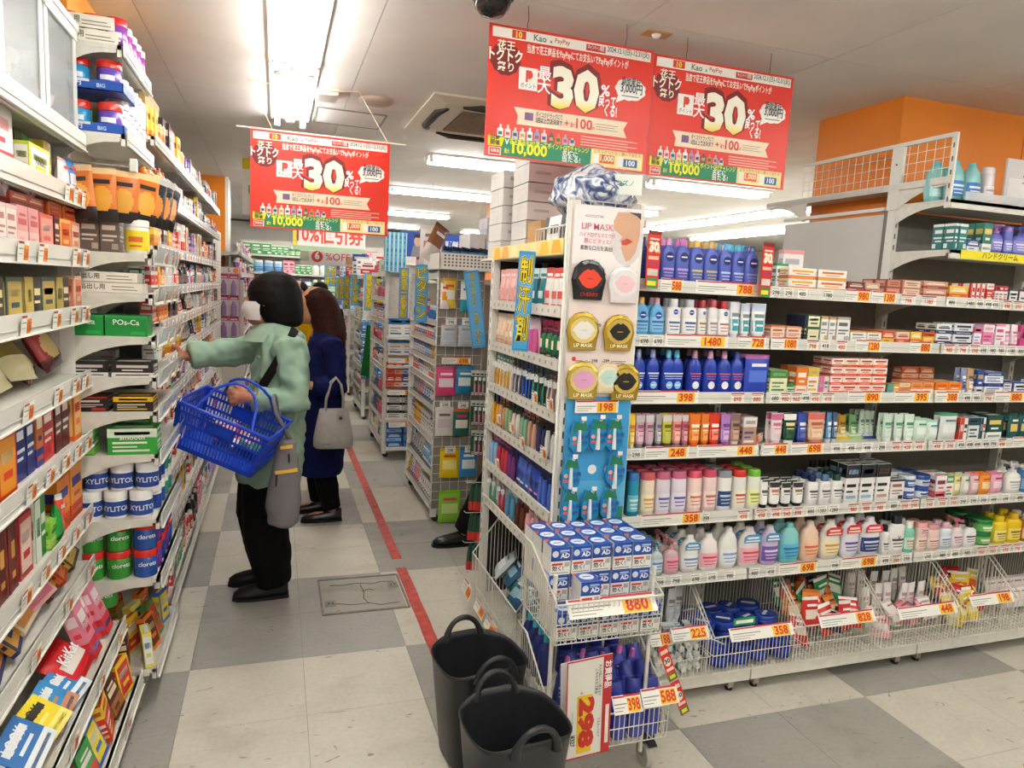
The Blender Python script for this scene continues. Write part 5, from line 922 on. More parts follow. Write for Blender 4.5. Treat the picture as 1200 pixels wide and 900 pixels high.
for (u, v, r, pk, inn, lips, nm, mo, tx) in ((690, 328, .062, '17171a', ('202024', .8), 'ee4326', 'black lip mask pack with big red lips', 'a02a14', ('CHERRY', 'b83020')), (731, 334, .058, 'e4dcdc', ('e8e2e2', .8), 'eec4cc', 'white lip mask pack with pale pink lips', 'd8a8b0', None),
    (683, 388, .06, G1, ('d8c070', .8), 'e8e4dc', 'gold lip mask pack with pearl white lips', 'c8c0b0', ('LIP MASK', 'f4ecd0')), (725, 390, .058, G1, ('c8a84a', .8), '1d1a16', 'gold lip mask pack with black lips over the board middle', 'c8a020', ('LIP MASK', 'f4ecd0')),
    (683, 446, .062, 'd0b250', ('d8c278', .8), 'e0a0c8', 'gold lip mask pack with lilac pink lips', 'c080b0', ('LIP MASK', 'f4ecd0')), (712, 443, .05, 'e0d0a8', ('e8e0c8', .8), 'bcd8cc', 'pale lip mask pack with mint lips, partly hidden', 'a0c0b0', None), (732, 448, .06, G2, ('c8a84a', .8), '16140f', 'gold lip mask pack with black lips at the lower right', 'c8a020', ('LIP MASK', 'f4ecd0'))):
    x, z = wp(u, v); lip_mask(x, z, r*1.03, pk, inn, lips, nm, mo, tx)
# blue card of small tubes
bc = empty('blue_display_card', 'blue card with hanging brush sets and a 198 price', 'display board', (.945, 2.19, 0))
b = MB(); b.bx(0, .245, 0, .003, .75, 1.2, mat('3f9fd8', .4)); b.obj('board', bc); b = MB(); b.fr(.001, .244, .751, .80, -.0006, '2a8a6c'); b.fr(.001, .244, .8, .9, -.0005, '5ab4dc')
x, z = wp(690, 498); 
b.obj('print', bc)
for (u, v) in ((672, 512), (694, 550), (713, 550)): p = at(u, v, 1, 2.188); MB().ell(p.x-.945, p.z, .017, .017, -.0008, 'f2f4f2', 18).obj('white_spot', bc)
price('198', .165, .044, 'big').put((at(700, 476, 1, 2.18).x, 2.182, at(700, 484, 1, 2.18).z), 'wide 198 price card on the blue display card')
def brush_set():
    b = MB(); w, h = .07, .118
    b.loft([[(-w*.28, 0, -.0), (w*.28, 0, 0), (w*.5, 0, -h*.5), (w*.5, 0, -h*.8), (w*.2, 0, -h), (-w*.2, 0, -h), (-w*.5, 0, -h*.8), (-w*.5, 0, -h*.5)][::-1]]+[[(p[0]*.92, -.012, p[1]*.96-.002) for p in [(-w*.28, 0), (w*.28, 0), (w*.5, -h*.5), (w*.5, -h*.8), (w*.2, -h), (-w*.2, -h), (-w*.5, -h*.8), (-w*.5, -h*.5)]][::-1]], mat('2c8fc4', .2), smooth=False)
    b.poly([(-w*.25, -.004), (w*.25, -.004), (w*.4, -h*.32), (-w*.4, -h*.32)][::-1], -.0128, '1f7a5a')
    P = Proto('brush_pack', 'brush pack', b.mesh('brush_pack')); t_ = MB(); t_.tube([(-.004, -.016, -h*.28), (-.004, -.018, -h*.9)], [.005, .008], 'e6ecec', 6); P.part('brush', t_)
    t_ = MB(); t_.ell(-w*.3, -h*.52, .008, .008, -.0135, 'e8a890', 10); t_.text('水美', w*.26, -h*.55, .013, -.0135, '1a4a9c', .03, 'c'); t_.text('歯', w*.26, -h*.75, .013, -.0135, '1a4a9c', .03, 'c'); t_.fr(-w*.4, w*.0, -h*.72, -h*.64, -.0135, 'e05a5a'); P.part('print', t_)
    t_ = MB(); t_.tube([(0, .012, -.005), (0, -.03, -.004), (0, -.036, .006)], .0022, mat('f0eeea', .3), 6); t_.box((0, -.036, .012), (.018, .002, .014), 'f4f2ec'); P.part('hook', t_)
    return P
BR = brush_set()
for k, (u, v) in enumerate(((680, 494), (702, 492), (721, 492), (670, 538), (722, 534), (669, 576), (692, 575), (715, 573))): p = at(u, v, 1, 2.17); BR.put((p.x, 2.176, p.z+.004), f'blue brush pack on the blue card, {("top row left", "top row middle", "top row right", "middle row left", "middle row right", "bottom row left", "bottom row middle", "bottom row right")[k]}')
# goods on hook bars: rz=-90 faces the aisle (-X)
def hang_row(z, y0, y1, n, protos, label, group, x=EX+.03, deep=3, dx=.028, tilt=.0, rz=-pi/2):
    for k in range(n):
        y = y0+(y1-y0)*(k+.5)/n; i = k*len(protos)//n
        for j in range(deep): protos[i].put((x+j*dx+jit(.003), y+jit(.004), z+jit(.003)), label[i] if isinstance(label, list) else label, group, rz=rz+jit(.12), rx=tilt)
def hp(*a, **k): return hangpack(*a, name='toothbrush_pack' if a[5] in ('brush', 'tall') else 'hanging_pack', **k)
R1 = [hp(.075, .16, 'f0dcd8', 'eeb8b4', 'e8a8a0', 'bag', 'c06a6a'), hp(.07, .16, '8a4a4a', '7a3238', 'a85a5a', 'bag', 'e8d0c8'), hp(.07, .165, '2f8a8a', '1f7a84', 'd8ecec', 'bag', 'e8f4f4'), hp(.075, .16, 'f0ece8', 'e8e4e0', 'e0504a', 'bag', 'd8402e')]
hang_row(1.63, EY0+.02, EY1-.02, 11, [R1[3], R1[3], R1[2], R1[2], R1[1], R1[0], R1[0], R1[0]], ['white pack with red foot on the top hook bar', 'white pack with red foot on the top hook bar', 'teal pack on the top hook bar', 'teal pack on the top hook bar', 'maroon pack on the top hook bar', 'pink pack on the top hook bar', 'pink pack on the top hook bar', 'pink pack on the top hook bar'], 'packs on the top hook bar of the end unit')
R2 = [hp(.06, .135, '3a2a3a', '2a7a4a', 'c8305a', 'blister', 'f0e0d0'), hp(.06, .135, 'f0c8d8', 'e86aa8', 'f0d8e4', 'tall', 'c03a7a'), hp(.06, .135, 'f2f0ea', 'e8e0d0', 'f4e8d8', 'bag', 'd8a08a'), hp(.06, .135, 'f0e8dc', 'e8c8a8', 'e8d8c0', 'bag', 'c88a6a')]
hang_row(1.435, EY0+.02, EY1-.02, 13, R2, ['dark pack with a pink head on the second hook bar', 'pink pack on the second hook bar', 'ivory pack on the second hook bar', 'cream pack on the second hook bar'], 'packs on the second hook bar of the end unit', deep=3, dx=.02)
R3 = [hp(.032, .15, '8a6a6a', 'd8d0c8', '3a3a3a', 'brush', 'f0e8e0'), hp(.032, .15, '2a2c30', '3aa070', '2a6a5a', 'brush', 'e8e8e8'), hp(.032, .15, '26365c', '3a6ac8', '2a4a8a', 'brush', 'f0f0f4'), hp(.032, .15, '2c2c2e', 'c8c8cc', '1f1f22', 'brush', 'f0f0f0'), hp(.04, .16, 'f2efe8', 'd8a83a', '2f8a7a', 'brush', 'c89a3a'), hp(.04, .16, 'f2f0ea', 'c88a2a', '3a9a8a', 'brush', 'b07a2a')]
L3 = ['grey brown brush pack', 'black brush pack with green brush', 'navy brush pack with blue brush', 'black brush pack with silver brush', 'white brush pack with gold brush', 'white brush pack with amber brush']
hang_row(1.262, EY0+.02, EY1-.02, 17, R3, [s+' under the sweat blocker sign' for s in L3], 'toothbrush packs on the third hook bar', deep=3, dx=.022)
R4 = [hp(.034, .14, '1c1c20', 'e8e6e2', '26262a', 'tall', 'f0f0f0'), hp(.034, .14, '1c1c20', '3a3a6a', '26262a', 'tall', 'f0f0f0'), hp(.034, .14, '1c1c22', 'd0a088', 'c86a5a', 'tall', 'f0e0d8'), hp(.034, .14, '1c1c22', '8ab898', 'd89080', 'tall', 'f0f0e8'), hp(.034, .14, '1c1c20', 'e8dcd0', '26304a', 'tall', 'f0f0f0'), hp(.034, .14, '1c1e22', '9ab88a', '2a2a5a', 'tall', 'f0f0e8'), hp(.034, .14, '1c1c20', 'd8a878', 'd8742a', 'tall', 'f0f0e8'), hp(.034, .14, '2a3468', 'e8a82a', '2a3a8a', 'tall', 'f0f0e8')]
L4 = [f'{c} travel toothbrush pack on the fourth hook bar' for c in ('white', 'indigo', 'peach', 'sage green', 'ivory', 'moss green', 'tan', 'yellow')]
hang_row(1.075, EY0+.03, EY1-.02, 16, R4, L4, 'travel toothbrush packs on the fourth hook bar', deep=2, dx=.03)
R5 = [hp(.045, .15, '22306c', '4a6ac8', '1b2658', 'tall', 'e8e8f4'), hp(.05, .15, '243680', '3452b8', '1d2a60', 'bag', 'd88aa0'), hp(.05, .15, '1f2f74', '5a78d0', '2a3c8a', 'bag', 'e8e8f4'), hp(.05, .15, '202e6a', '7a3a7a', '2a3c8a', 'tall', 'f0d8e0'), hp(.045, .15, '2a2e60', 'c83a4a', 'd84a6a', 'tall', 'f0d8e0'), hp(.045, .15, '3a5aa0', '8ab8dc', 'd85a7a', 'tall', 'f0f0f4')]
hang_row(.895, EY0+.02, EY1-.02, 15, R5, [f'{c} toothbrush pack on the fifth hook bar' for c in ('navy and blue', 'royal blue', 'navy', 'navy and purple', 'navy and red', 'light blue and pink')], 'navy toothbrush packs on the fifth hook bar', deep=3, dx=.026)
R6 = [hp(.06, .13, 'e8c8d4', 'dba0bc', 'd87a9a', 'bag', 'b04a7a'), hp(.06, .14, 'f0d4d4', 'e8a8b0', '7a5a4a', 'tall', 'a03a4a'), hp(.05, .13, '8a3a3a', '6a3a2a', 'b8504a', 'tall', 'f0d8d0'), hp(.045, .13, '9ac8dc', '5a9ac0', 'e8f0f4', 'tall', 'fff'), hp(.045, .13, 'd8d8e0', 'c83a4a', '3a5a9a', 'brush', '444'), hp(.045, .13, 'e8ece8', '4aa07a', 'd86a4a', 'brush', '444')]
hang_row(.71, EY0+.05, EY1-.02, 12, R6, [f'{c} pack on the sixth hook bar' for c in ('pink floral', 'pale pink', 'dark red', 'sky blue', 'grey and red', 'white and green')], 'packs on the sixth hook bar', deep=2, dx=.03)
# price tags on hook bars of the end unit
PT = price('298', .06, .045, 'org')
for k, (u, v) in enumerate(((627, 466), (645, 474), (600, 501), (612, 518), (637, 531), (583, 543), (585, 491))):
    p = at(u, v, 0, EX-.012); price(('198', '248', '298', '348', '398', '278', '228')[k], .06, .045, 'org').put((EX-.012, p.y, p.z-.02), ('white and orange tag by the brush packs, first', 'white and orange tag by the brush packs, second', 'white and orange tag by the travel packs, first', 'white and orange tag by the travel packs, second', 'white and orange tag by the travel packs, third', 'white and orange tag by the navy packs, far one', 'white and orange tag high by the travel packs')[k], rz=-pi/2, rx=.1)
# hanging signs on poles
def strip_sign(p, w, h, s, label, rz=0, ry=0, th=.0025, fs=.9, base='4aaae0'):
    b = MB(); b.bx(-w/2, w/2, 0, th, -h, 0, mat(base, .4)); b.fr(-w*.47, w*.47, -h*.985, -h*.015, -.0005, '2f86c4'); b.fr(-w*.43, w*.43, -h*.975, -h*.025, -.0008, base)
    n = len(s); ch = min(h*.92/n, w*1.75); z = -(h-ch*n)/2
    for i, c in enumerate(s):
        zc = z-ch*(i+.86); gw = w*.72
        for rr_, cc_, yy_ in ((.075, 'f4f0d8', -.0012), (.045, '2a2410', -.0016)):
            for q in range(8): b.text(c, rr_*min(ch, w)*cos(q*pi/4), zc+rr_*min(ch, w)*sin(q*pi/4), ch*.68, yy_, cc_, .012, 'c', gw)
        b.text(c, 0, zc, ch*.68, -.002, 'f4dc1c', .014, 'c', gw)
    o = b.obj('strip_sign', None, p, rz); o.rotation_euler = (0, ry, rz); return tag(o, label, 'sign')
pz = at(630, 295, 1, 2.6); strip_sign((.885, 2.5, at(630, 295, 1, 2.5).z), .062, .375, '制汗剤', 'blue strip sign with three yellow characters on the toothbrush unit', rz=-.5, ry=.03)
# stock on top of the end unit: flat white boxes, cardboard box, plastic wrapped bundle, wire tray
def stock(nm, label, x0, x1, y0, y1, z0, z1, m_, lines=True, group=None):
    b = MB(); b.bx(x0, x1, y0, y1, z0, z1, m_); e = .0006
    if lines: b.bx(x0-.001, x1+.001, y0-.001, y1+.001, z1-.018, z1, m_); b.fr(x0+.03, x0+.1, (z0+z1)/2-.004, (z0+z1)/2+.008, y0-.0012, 'a8a49c')
    b2 = b.obj(nm); tag(b2, label, 'box', group)
WB = mat('d2d0cc', .6, kind='carton'); n_ = ('bottom', 'second', 'third', 'fourth', 'fifth', 'sixth')
zt = 1.695
for j in range(6): stock('white_carton', f'white lidded carton, {n_[j]} in the tall stack on the end unit', 1.0, 1.24, 2.86, 3.06, zt+j*.078, zt+j*.078+.074, WB)
for j in range(5): stock('white_carton', f'white lidded carton, {n_[j]} in the shorter stack on the end unit', .96, 1.16, 3.08, 3.28, zt+j*.078, zt+j*.078+.074, WB)
b = MB(); b.bx(.93, 1.2, 3.06, 3.3, 1.682, 1.694, SHELF); tag(b.obj('rear_shelf_board'), 'white board under the shorter carton stack', 'shelf')
stock('cardboard_box', 'brown cardboard box beside the white cartons on the end unit', 1.0, 1.14, 2.68, 2.84, zt, zt+.14, mat('c49a62', .7, kind='carton'), True)
tr = empty('wire_tray', 'white wire tray of papers on top of the end unit', 'basket', (.95, 2.3, zt)); wire_basket(tr, .13, .3, .09, .09, pitch=.03)
for k in range(7): carton(.012, .2, .13, 'ecebe6', '3a3a44', '4a4a58', 'stripe', name='paper_pad', cat='pad').put((.962+k*.017, 2.45, zt+.004), 'black and white striped pad standing in the wire tray', 'pads in the wire tray', ry=.12)
me = bpy.data.meshes.new('plastic_bundle'); bm = bmesh.new(); bmesh.ops.create_icosphere(bm, subdivisions=4, radius=1)
rr = random.Random(3); from mathutils import noise as NZ
for v in bm.verts:
    n = NZ.noise(v.co*2.3)*.16+NZ.noise(v.co*6)*.07; v.co = v.co*(1+n); v.co.x *= .15; v.co.y *= .16; v.co.z = max(v.co.z, -.75)*.1
for f in bm.faces: f.smooth = True
bm.to_mesh(me); bm.free()
def wrap_mat():
    mt = bpy.data.materials.new('wrapped_blue_goods'); mt.use_nodes = True; nt = mt.node_tree; N = nt.nodes.new; L = nt.links.new; bs = nt.nodes['Principled BSDF']
    tc = N('ShaderNodeTexCoord'); mp = N('ShaderNodeMapping'); mp.inputs['Rotation'].default_value = (.4, .5, .6); mp.inputs['Scale'].default_value = (9, 26, 14); nz = N('ShaderNodeTexNoise'); nz.inputs['Scale'].default_value = 1.3; nz.inputs['Detail'].default_value = 4; nz.inputs['Distortion'].default_value = 1.5; r = N('ShaderNodeValToRGB')
    L(tc.outputs['Object'], mp.inputs[0]); L(mp.outputs[0], nz.inputs['Vector']); L(nz.outputs['Fac'], r.inputs[0]); e = r.color_ramp.elements
    e[0].position = .38; e[0].color = (*lin('3f4f7a'), 1); e[1].position = .56; e[1].color = (*lin('e6e8ec'), 1); k = r.color_ramp.elements.new(.47); k.color = (*lin('8a98b4'), 1); L(r.outputs[0], bs.inputs['Base Color']); bs.inputs['Roughness'].default_value = .15
    bp = N('ShaderNodeBump'); bp.inputs['Strength'].default_value = .7; bp.inputs['Distance'].default_value = .01; L(nz.outputs['Fac'], bp.inputs['Height']); L(bp.outputs[0], bs.inputs['Normal']); return mt
me.materials.append(wrap_mat()); o = link('plastic_wrapped_bundle', me, None, (1.1, 2.42, 1.91)); tag(o, 'crinkled plastic bundle of blue and white goods above the lip mask board', 'bundle')
b = MB(); b.bx(-.06, .06, 0, .002, 0, .07, mat('e4e8e0', .3)); b.text('ミズノ', -.03, .03, .016, -.001, '3a9a6a', .01); tag(b.obj('packing_sheet', None, (1.15, 2.27, 1.9), -.3), 'white sheet with green lettering on the plastic bundle', 'paper')
b = MB(); b.bx(1.09, 1.26, 2.3, 2.58, zt+.1, zt+.128, mat('c9a78c', .7, kind='carton')); b.bx(1.1, 1.25, 2.31, 2.57, zt, zt+.1, mat('d8c8b8', .7, kind='carton')); tag(b.obj('goods_carton'), 'pale open carton carrying the plastic bundle', 'box')
# ================================================================ wagon
wg = empty('wire_wagon', 'white two tier wire wagon of boxed goods in front of the end unit', 'wagon', (.8, 1.83, 0))
top = link('upper_basket', None, wg, (0, 0, .5)); low = link('lower_basket', None, wg, (0, -.02, .15))
wire_basket(top, .36, .32, .23, .125, k=.75); wire_basket(low, .4, .35, .27, .11, k=.75)
b = MB()
for x in (.01, .35):
    for y in (.05, .3): b.tube([(x, y, .06), (x, y, .7)], .007, WIRE, 6)
b.obj('frame', wg)
for x, y in ((.03, .06), (.375, .06), (.03, .3), (.375, .3)):
    b = MB(); b.tube([(x-.012, y, .04), (x+.012, y, .04)], .04, mat('b8b4aa', .4), 14); cst = b.obj('caster', wg); b = MB(); b.bx(x-.02, x-.014, y-.015, y+.015, .04, .1, CHROME); b.bx(x+.014, x+.02, y-.015, y+.015, .04, .1, CHROME); b.bx(x-.02, x+.02, y-.02, y+.02, .09, .115, mat('2a2a2a', .5)); b.box((x, y-.035, .1), (.03, .03, .006), DARK, rx=.4); b.obj('caster_fork', cst)
def ad_box():
    w, d, h = .066, .074, .088; b = MB(); BLU = mat('1d4fae', .3); b.box((0, 0, h/2), (w, d, h), mat('f0eee8', .35)); e = .0004
    b.fr(-w/2, w/2, h*.5, h, -d/2-e, BLU); b.fr(-w/2, w/2, h*.5, h*.56, -d/2-2*e, '173f90'); b.ell(-w*.28, h*.76, w*.16, w*.16, -d/2-2*e, 'dfe6f0', 16); b.text('AD', w*.2, h*.6, h*.17, -d/2-3*e, 'f4f6fa', .04, 'c'); b.fr(-w*.06, w*.42, h*.84, h*.9, -d/2-2*e, 'b8cbe8'); b.fr(-w*.06, w*.3, h*.79, h*.815, -d/2-2*e, 'b8cbe8')
    b.fr(-w*.44, w*.1, h*.34, h*.42, -d/2-e, 'd8452e'); b.text('効く!', -w*.42, h*.14, h*.14, -d/2-2*e, '222', .02); b.fr(w*.2, w*.44, h*.28, h*.44, -d/2-e, 'b8b4ac'); b.fr(-w*.44, w*.4, h*.05, h*.08, -d/2-e, '9a968c')
    for sx in (-1, 1):
        x = sx*(w/2+e); V = [(x, -d/2, h*.5), (x, d/2, h*.5), (x, d/2, h), (x, -d/2, h)]; b.add(V if sx > 0 else V[::-1], [(0, 1, 2, 3)], 'e8e6e0' if sx < 0 else BLU)
    z = h+e; b.add([(-w/2, -d/2, z), (w/2, -d/2, z), (w/2, d/2, z), (-w/2, d/2, z)], [(0, 1, 2, 3)], BLU); b.add([(w*.36*cos(2*pi*k/20), d*.3*sin(2*pi*k/20), z+e) for k in range(20)], [tuple(range(20))], 'e8eef6'); b.add([(-w/2, d*.1, z+e), (-w*.2, d/2, z+e), (-w/2, d/2, z+e)], [(0, 1, 2)], 'e0694a'); b.add([(-w*.2, -d*.05, z+2*e), (w*.2, -d*.05, z+2*e), (w*.2, d*.06, z+2*e), (-w*.2, d*.06, z+2*e)], [(0, 1, 2, 3)], '6a9ad8')
    return Proto('cream_carton', 'box', b.mesh('cream_carton'))
AD = ad_box()
rows = ((0, 1), (1, 3), (2, 3), (3, 3))
for j, top_n in rows:
    for k in range(5):
        for q in range(top_n):
            if q < top_n-2 and j > 1: continue
            AD.put((.838+k*.0715+jit(.002), 1.876+j*.078+jit(.002), .506+q*.089), f'AD cream carton in the wagon, {("front", "second", "third", "back")[j]} row, {("leftmost", "second", "middle", "fourth", "rightmost")[k]} column, {("bottom", "middle", "top")[q]} layer', 'cream cartons in the wagon', rz=jit(.03))
AD.put((.915, 1.885, .595), 'blue and white AD cream carton standing alone on top of the front row')
price('880', .3, .06, 'big').put((.985, 1.812, .585), 'wide 880 price card clipped on the upper wagon basket', rx=-.75)
# lower basket bottles
VB = bottle(.05, .038, .17, '5a62c0', 'd070b8', '4a50b0', 'c8c8f0', style='shoulder', dot=(NV, .6, .24)); VB2 = bottle(.05, .038, .17, '2f3a90', 'e0a8c0', '4a50b0', 'c8c8f0', style='shoulder'); VBT = bottle(.05, .038, .17, '28326e', '3ab0c4', None, None, style='shoulder')
for k in range(4): VBT.put((.826, 1.96+k*.052, .3), 'dark blue bottle with a turquoise cap along the wagon side', 'turquoise capped bottles in the wagon')
for k in range(5): VB2.put((.88+k*.06, 2.08, .26), 'navy bottle with a pink cap standing at the wagon back', 'navy bottles in the wagon', ry=jit(.05)); VB.put((.9+k*.062, 2.0, .2+.02*(k % 2)), 'violet lotion bottle with pink cap standing in the lower wagon basket', 'violet bottles standing in the wagon', ry=.08+jit(.06), rx=.12)
VR = jar(.027, .15, '4a54b4', '3a449c', '5a64c4', 'd8a0c8', name='roll_on_bottle', cat='bottle', lidh=.3)
for k in range(5):
    for j in range(3): VR.put((.95+k*.055+jit(.006), 1.86+j*.04, .165+.035*j), 'violet roll-on bottle leaning in the lower wagon basket', 'roll-on bottles in the wagon', rx=-.5+jit(.2), rz=jit(.3))
for k in range(6): bottle(.05, .038, .15, '4a54b4', '3a449c', None, None, style='shoulder').put((.86+k*.06, 1.84, .155), 'violet bottle at the front of the lower wagon basket', 'front violet bottles in the wagon')
price('398', .1, .055, 'big').put((1.05, 1.795, .262), 'white 398 price card, left of two on the lower wagon basket', rx=-.6); price('588', .13, .055, 'big').put((1.165, 1.795, .272), 'white 588 price card, right of two on the lower wagon basket', rx=-.6)
# big 298 sign (read sideways) and white board behind it
pc = [at(665, 777, 1, 1.74), at(717, 780, 1, 1.74), at(725, 898, 1, 1.74), at(673, 893, 1, 1.74)]
b = MB(); w, h = .145, .35; b.bx(0, w, 0, .002, -h, 0, mat('f0ede4', .4)); e = -.0006
for a in ((0, .004, -h, 0), (w-.004, w, -h, 0), (0, w, -.006, 0), (0, w, -h, -h+.006)): b.fr(*a, e, 'c8262c')
b.fr(w*.8, w, -h, 0, e*1.2, 'c8262c'); b.fr(w*.24, w*.58, -h*.95, -h*.36, e, 'f5cf22')
def vt(s, x, z, hh, c, bold=.02, wm=None, k=3):    # lettering turned a quarter clockwise, reading downwards
    V, F, tw, th = text_geo(s, bold); s_ = hh/.72; sx = (wm/tw if bold > .05 else min(s_, wm/tw)) if wm else s_; b.add([(x+b_*s_, e*k, z-a*sx) for a, b_ in V], F, c)
vt('298', w*.26, -h*.38, w*.31, 'd22c20', .06, h*.52); vt('お買得品', w*.83, -h*.06, w*.12, 'fff', .03, h*.4); vt('こちらのカゴ商品', w*.62, -h*.12, w*.055, '333', .01, h*.3); vt('¥', w*.3, -h*.32, w*.06, 'c8262c', .01); vt('¥327', w*.1, -h*.74, w*.1, '222', .02, h*.2); vt('1万円以上のお買い物', w*.12, -h*.5, w*.03, '777', .0, h*.22); vt('大人の肌にハリ潤みます', w*.7, -h*.08, w*.05, '333', .01, h*.45); vt('うるおいミルク', w*.7, -h*.62, w*.05, '333', .01, h*.3)
b.fr(w*.88, w*.96, -h*.9, -h*.5, e*2, 'f4e8e0')
o = b.obj('sale_sign', None, (pc[0].x, 1.742, pc[0].z)); o.rotation_euler = (.12, -.09, -.02); tag(o, 'tall white sale sign edged in red with 298 printed sideways', 'sign')
b = MB(); b.bx(0, .05, 0, .003, -.2, 0, mat('ece8e2', .4)); o = b.obj('blank_card', None, (.805, 1.79, .46)); o.rotation_euler = (.1, -.1, 0); tag(o, 'blank white card slanting behind the 298 sign', 'card')
# red strip tags hanging at the wagon side
def red_tags(p0, p1, n, label, num):
    A = Vector(p0); B = Vector(p1); 
    o = empty('tag_strip', label, 'tag', p0); 
    for k in range(n):
        q = A+(B-A)*k/n; L_ = (B-A).length/n; b = MB(); w = .034
        b.bx(-w/2, w/2, 0, .001, -L_*.96, 0, RED); b.fr(-w*.4, w*.4, -L_*.2, -L_*.1, -.0006, 'f4d8c8'); b.ell(0, -L_*.42, w*.36, L_*.13, -.0006, 'f6efe0', 14); b.text(num, 0, -L_*.47, L_*.12, -.001, '222', .03, 'c', w*.6); b.fr(-w*.4, w*.4, -L_*.68, -L_*.6, -.0006, 'f8e0d0'); b.fr(-w*.46, w*.46, -L_*.94, -L_*.76, -.0006, '2f8a4a'); b.fr(-w*.3, w*.3, -L_*.9, -L_*.8, -.001, 'f4e43a')
        t_ = b.obj('tag', o, tuple(q-A)); t_.rotation_euler = (0, -math.atan2((B-A).x, -(B-A).z), 0)
pa = at(776, 758, 1, 1.86); pb = at(804, 838, 1, 1.86); red_tags((pa.x, 1.86, pa.z), (pb.x, 1.86, pb.z), 2, 'strip of red and green 30 tags hanging from the wagon corner', '30')
# ================================================================ black tubs
def tub(x, y, label, r=.165, hh=.33, rz=0.):
    o = empty('flexible_tub', label, 'tub', (x, y, 0), rz); TB = mat('26272b', .42); n = 32; b = MB()
    def rg(s, z, dz=0): return [(px, py, z+dz*max(0, abs(sin(2*pi*k/n+pi/n)))**6) for k, (px, py) in enumerate(se(2*r*s, 2*r*s*.95, 2*pi*k/n+pi/n, 3.2) for k in range(n))]
    b.loft([rg(.72, .0), rg(.76, .01), rg(.9, hh*.6), rg(.985, hh*.96, .012), rg(1.01, hh, .02), rg(.985, hh, .02), rg(.965, hh*.95, .012), rg(.86, hh*.5), rg(.72, .012)], TB, cap0=True, cap1=True); b.obj('body', o)
    for sg in (-1, 1):
        b = MB(); yy = sg*r*.95; pts = []
        for k in range(13): a = pi*k/12; pts.append((-.062*cos(a)*(1-.1*sin(a)), yy+sg*.008*sin(a), hh-.012+.075*sin(a)**.75))
        b.tube(pts, [.016, .012, .0095, .009, .009, .01, .01, .01, .009, .009, .0095, .012, .016], TB, 8); b.obj('handle', o)
tub(.645, 2.1, 'black flexible tub with two handles, the one farther back', .148, .345, .12); tub(.648, 1.735, 'black flexible tub with two handles in the front, nearest the camera', .148, .345, .1)
# ================================================================ low basket and strips left of the end unit
lb = empty('wire_basket', 'white wire basket of folded blue goods with price tags, low on the aisle side', 'basket', (.86, 2.95, .092), -pi/2); wire_basket(lb, .62, .24, .42, .26, (-.02, -.0, 0), k=.5)
PF = [pouch(.12, .04, .14, ('2f5a78', '3a6a88', '8ab0c0', 'e0e8ec'), name='folded_cloth', cat='cloth'), pouch(.12, .04, .14, ('3a7a74', '5a9a90', 'c8d8d4', 'e0e8ec'), name='folded_cloth', cat='cloth'), pouch(.12, .04, .14, ('b8c4c4', '9aa8a8', 'e0e4e4', '5a6a6a'), name='folded_cloth', cat='cloth')]
for k in range(12): PF[k % 3].put((.93+.08*((k*.37) % 1), 2.42+.48*k/12, .2+.1*((k*.53) % 1)), ('folded blue pack in the low aisle basket', 'folded teal pack in the low aisle basket', 'folded grey pack in the low aisle basket')[k % 3], 'folded packs in the low aisle basket', rz=-pi/2+jit(.4), rx=-.9+jit(.3))
for k, t_ in enumerate(('398', '65', '185', '198')):
    p = at((545, 560, 572, 583)[k], (690, 712, 733, 752)[k], 0, .85); price(t_, .14, .06, 'org').put((.848, p.y, p.z-.03), ('white and yellow 398 tag, topmost on the low aisle basket', 'white and yellow 65 tag, second on the low aisle basket', 'white and yellow 185 tag, third on the low aisle basket', 'white and yellow 198 tag, lowest on the low aisle basket')[k], rz=-pi/2, rx=-.35)
SG = mat('1f4a38', .3); SRD = mat('c8322c', .3)
hs = empty('hanging_pack_strip', 'strip of green and red packs hanging at the end of the unit', 'pack', (.93, 3.16, .62))
for k in range(3):
    for j in range(4):
        b = MB(); b.loft([ring(.03, .012, -.13, 8), ring(.034, .02, -.1, 8), ring(.03, .018, -.05, 8), ring(.016, .006, 0, 8)], SG); b.loft([ring(.035, .021, -.128, 8), ring(.036, .022, -.085, 8)], SRD); b.obj('pack', hs, (-.03+.02*j, -.01*j, -k*.15), jit(.3))
b = MB()
for k in range(3): b.tube([(.03, 0, .005-k*.15), (-.06, -.005, .01-k*.15), (-.07, -.005, .02-k*.15)], .002, WIRE, 4)
b.obj('hooks', hs)
# ================================================================ left wall shelving (units face +X; built facing -Y and turned a quarter)
def lunit(label, y0, y1, tiers, back, posts=(True, True), zr=.045, decks=True, panel=True, name='shelf_unit', ztop=2.1, brk=.085):
    """tiers = [(z, front X depth value)], world fronts at X=-f"""
    yc = (y0+y1)/2; u = empty(name, label, 'shelf', (-back, yc, 0), pi/2); off = Vector((yc, back, 0)); hold = []
    if panel: b = MB(); b.bx(y0, y1, back, back+.015, .02, ztop, PANEL); hold.append(b.obj('back_panel', u))
    if posts[0]: hold.append(upright(u, y0+.015, back-.02, 0, ztop))
    for z, f in tiers: hold.append(shelf_part(u, y0, y1, f, back, z, zr=zr, brk=brk))
    b = MB(); b.bx(y0, y1, tiers[-1][1]+.05, back, 0, .1, mat('8d887c', .6)); hold.append(b.obj('kick_plate', u))
    for o in hold: o.location = o.location-off
    return u
T1 = [(1.911, .575), (1.735, .577), (1.555, .577), (1.382, .577), (1.172, .58), (.972, .58), (.723, .585), (.542, .585), (.318, .495), (.105, .446)]
lunit('white shelf unit with sweets at the left edge, nearest the camera', 1.0, 2.595, T1, .87, zr=.055, ztop=2.0)
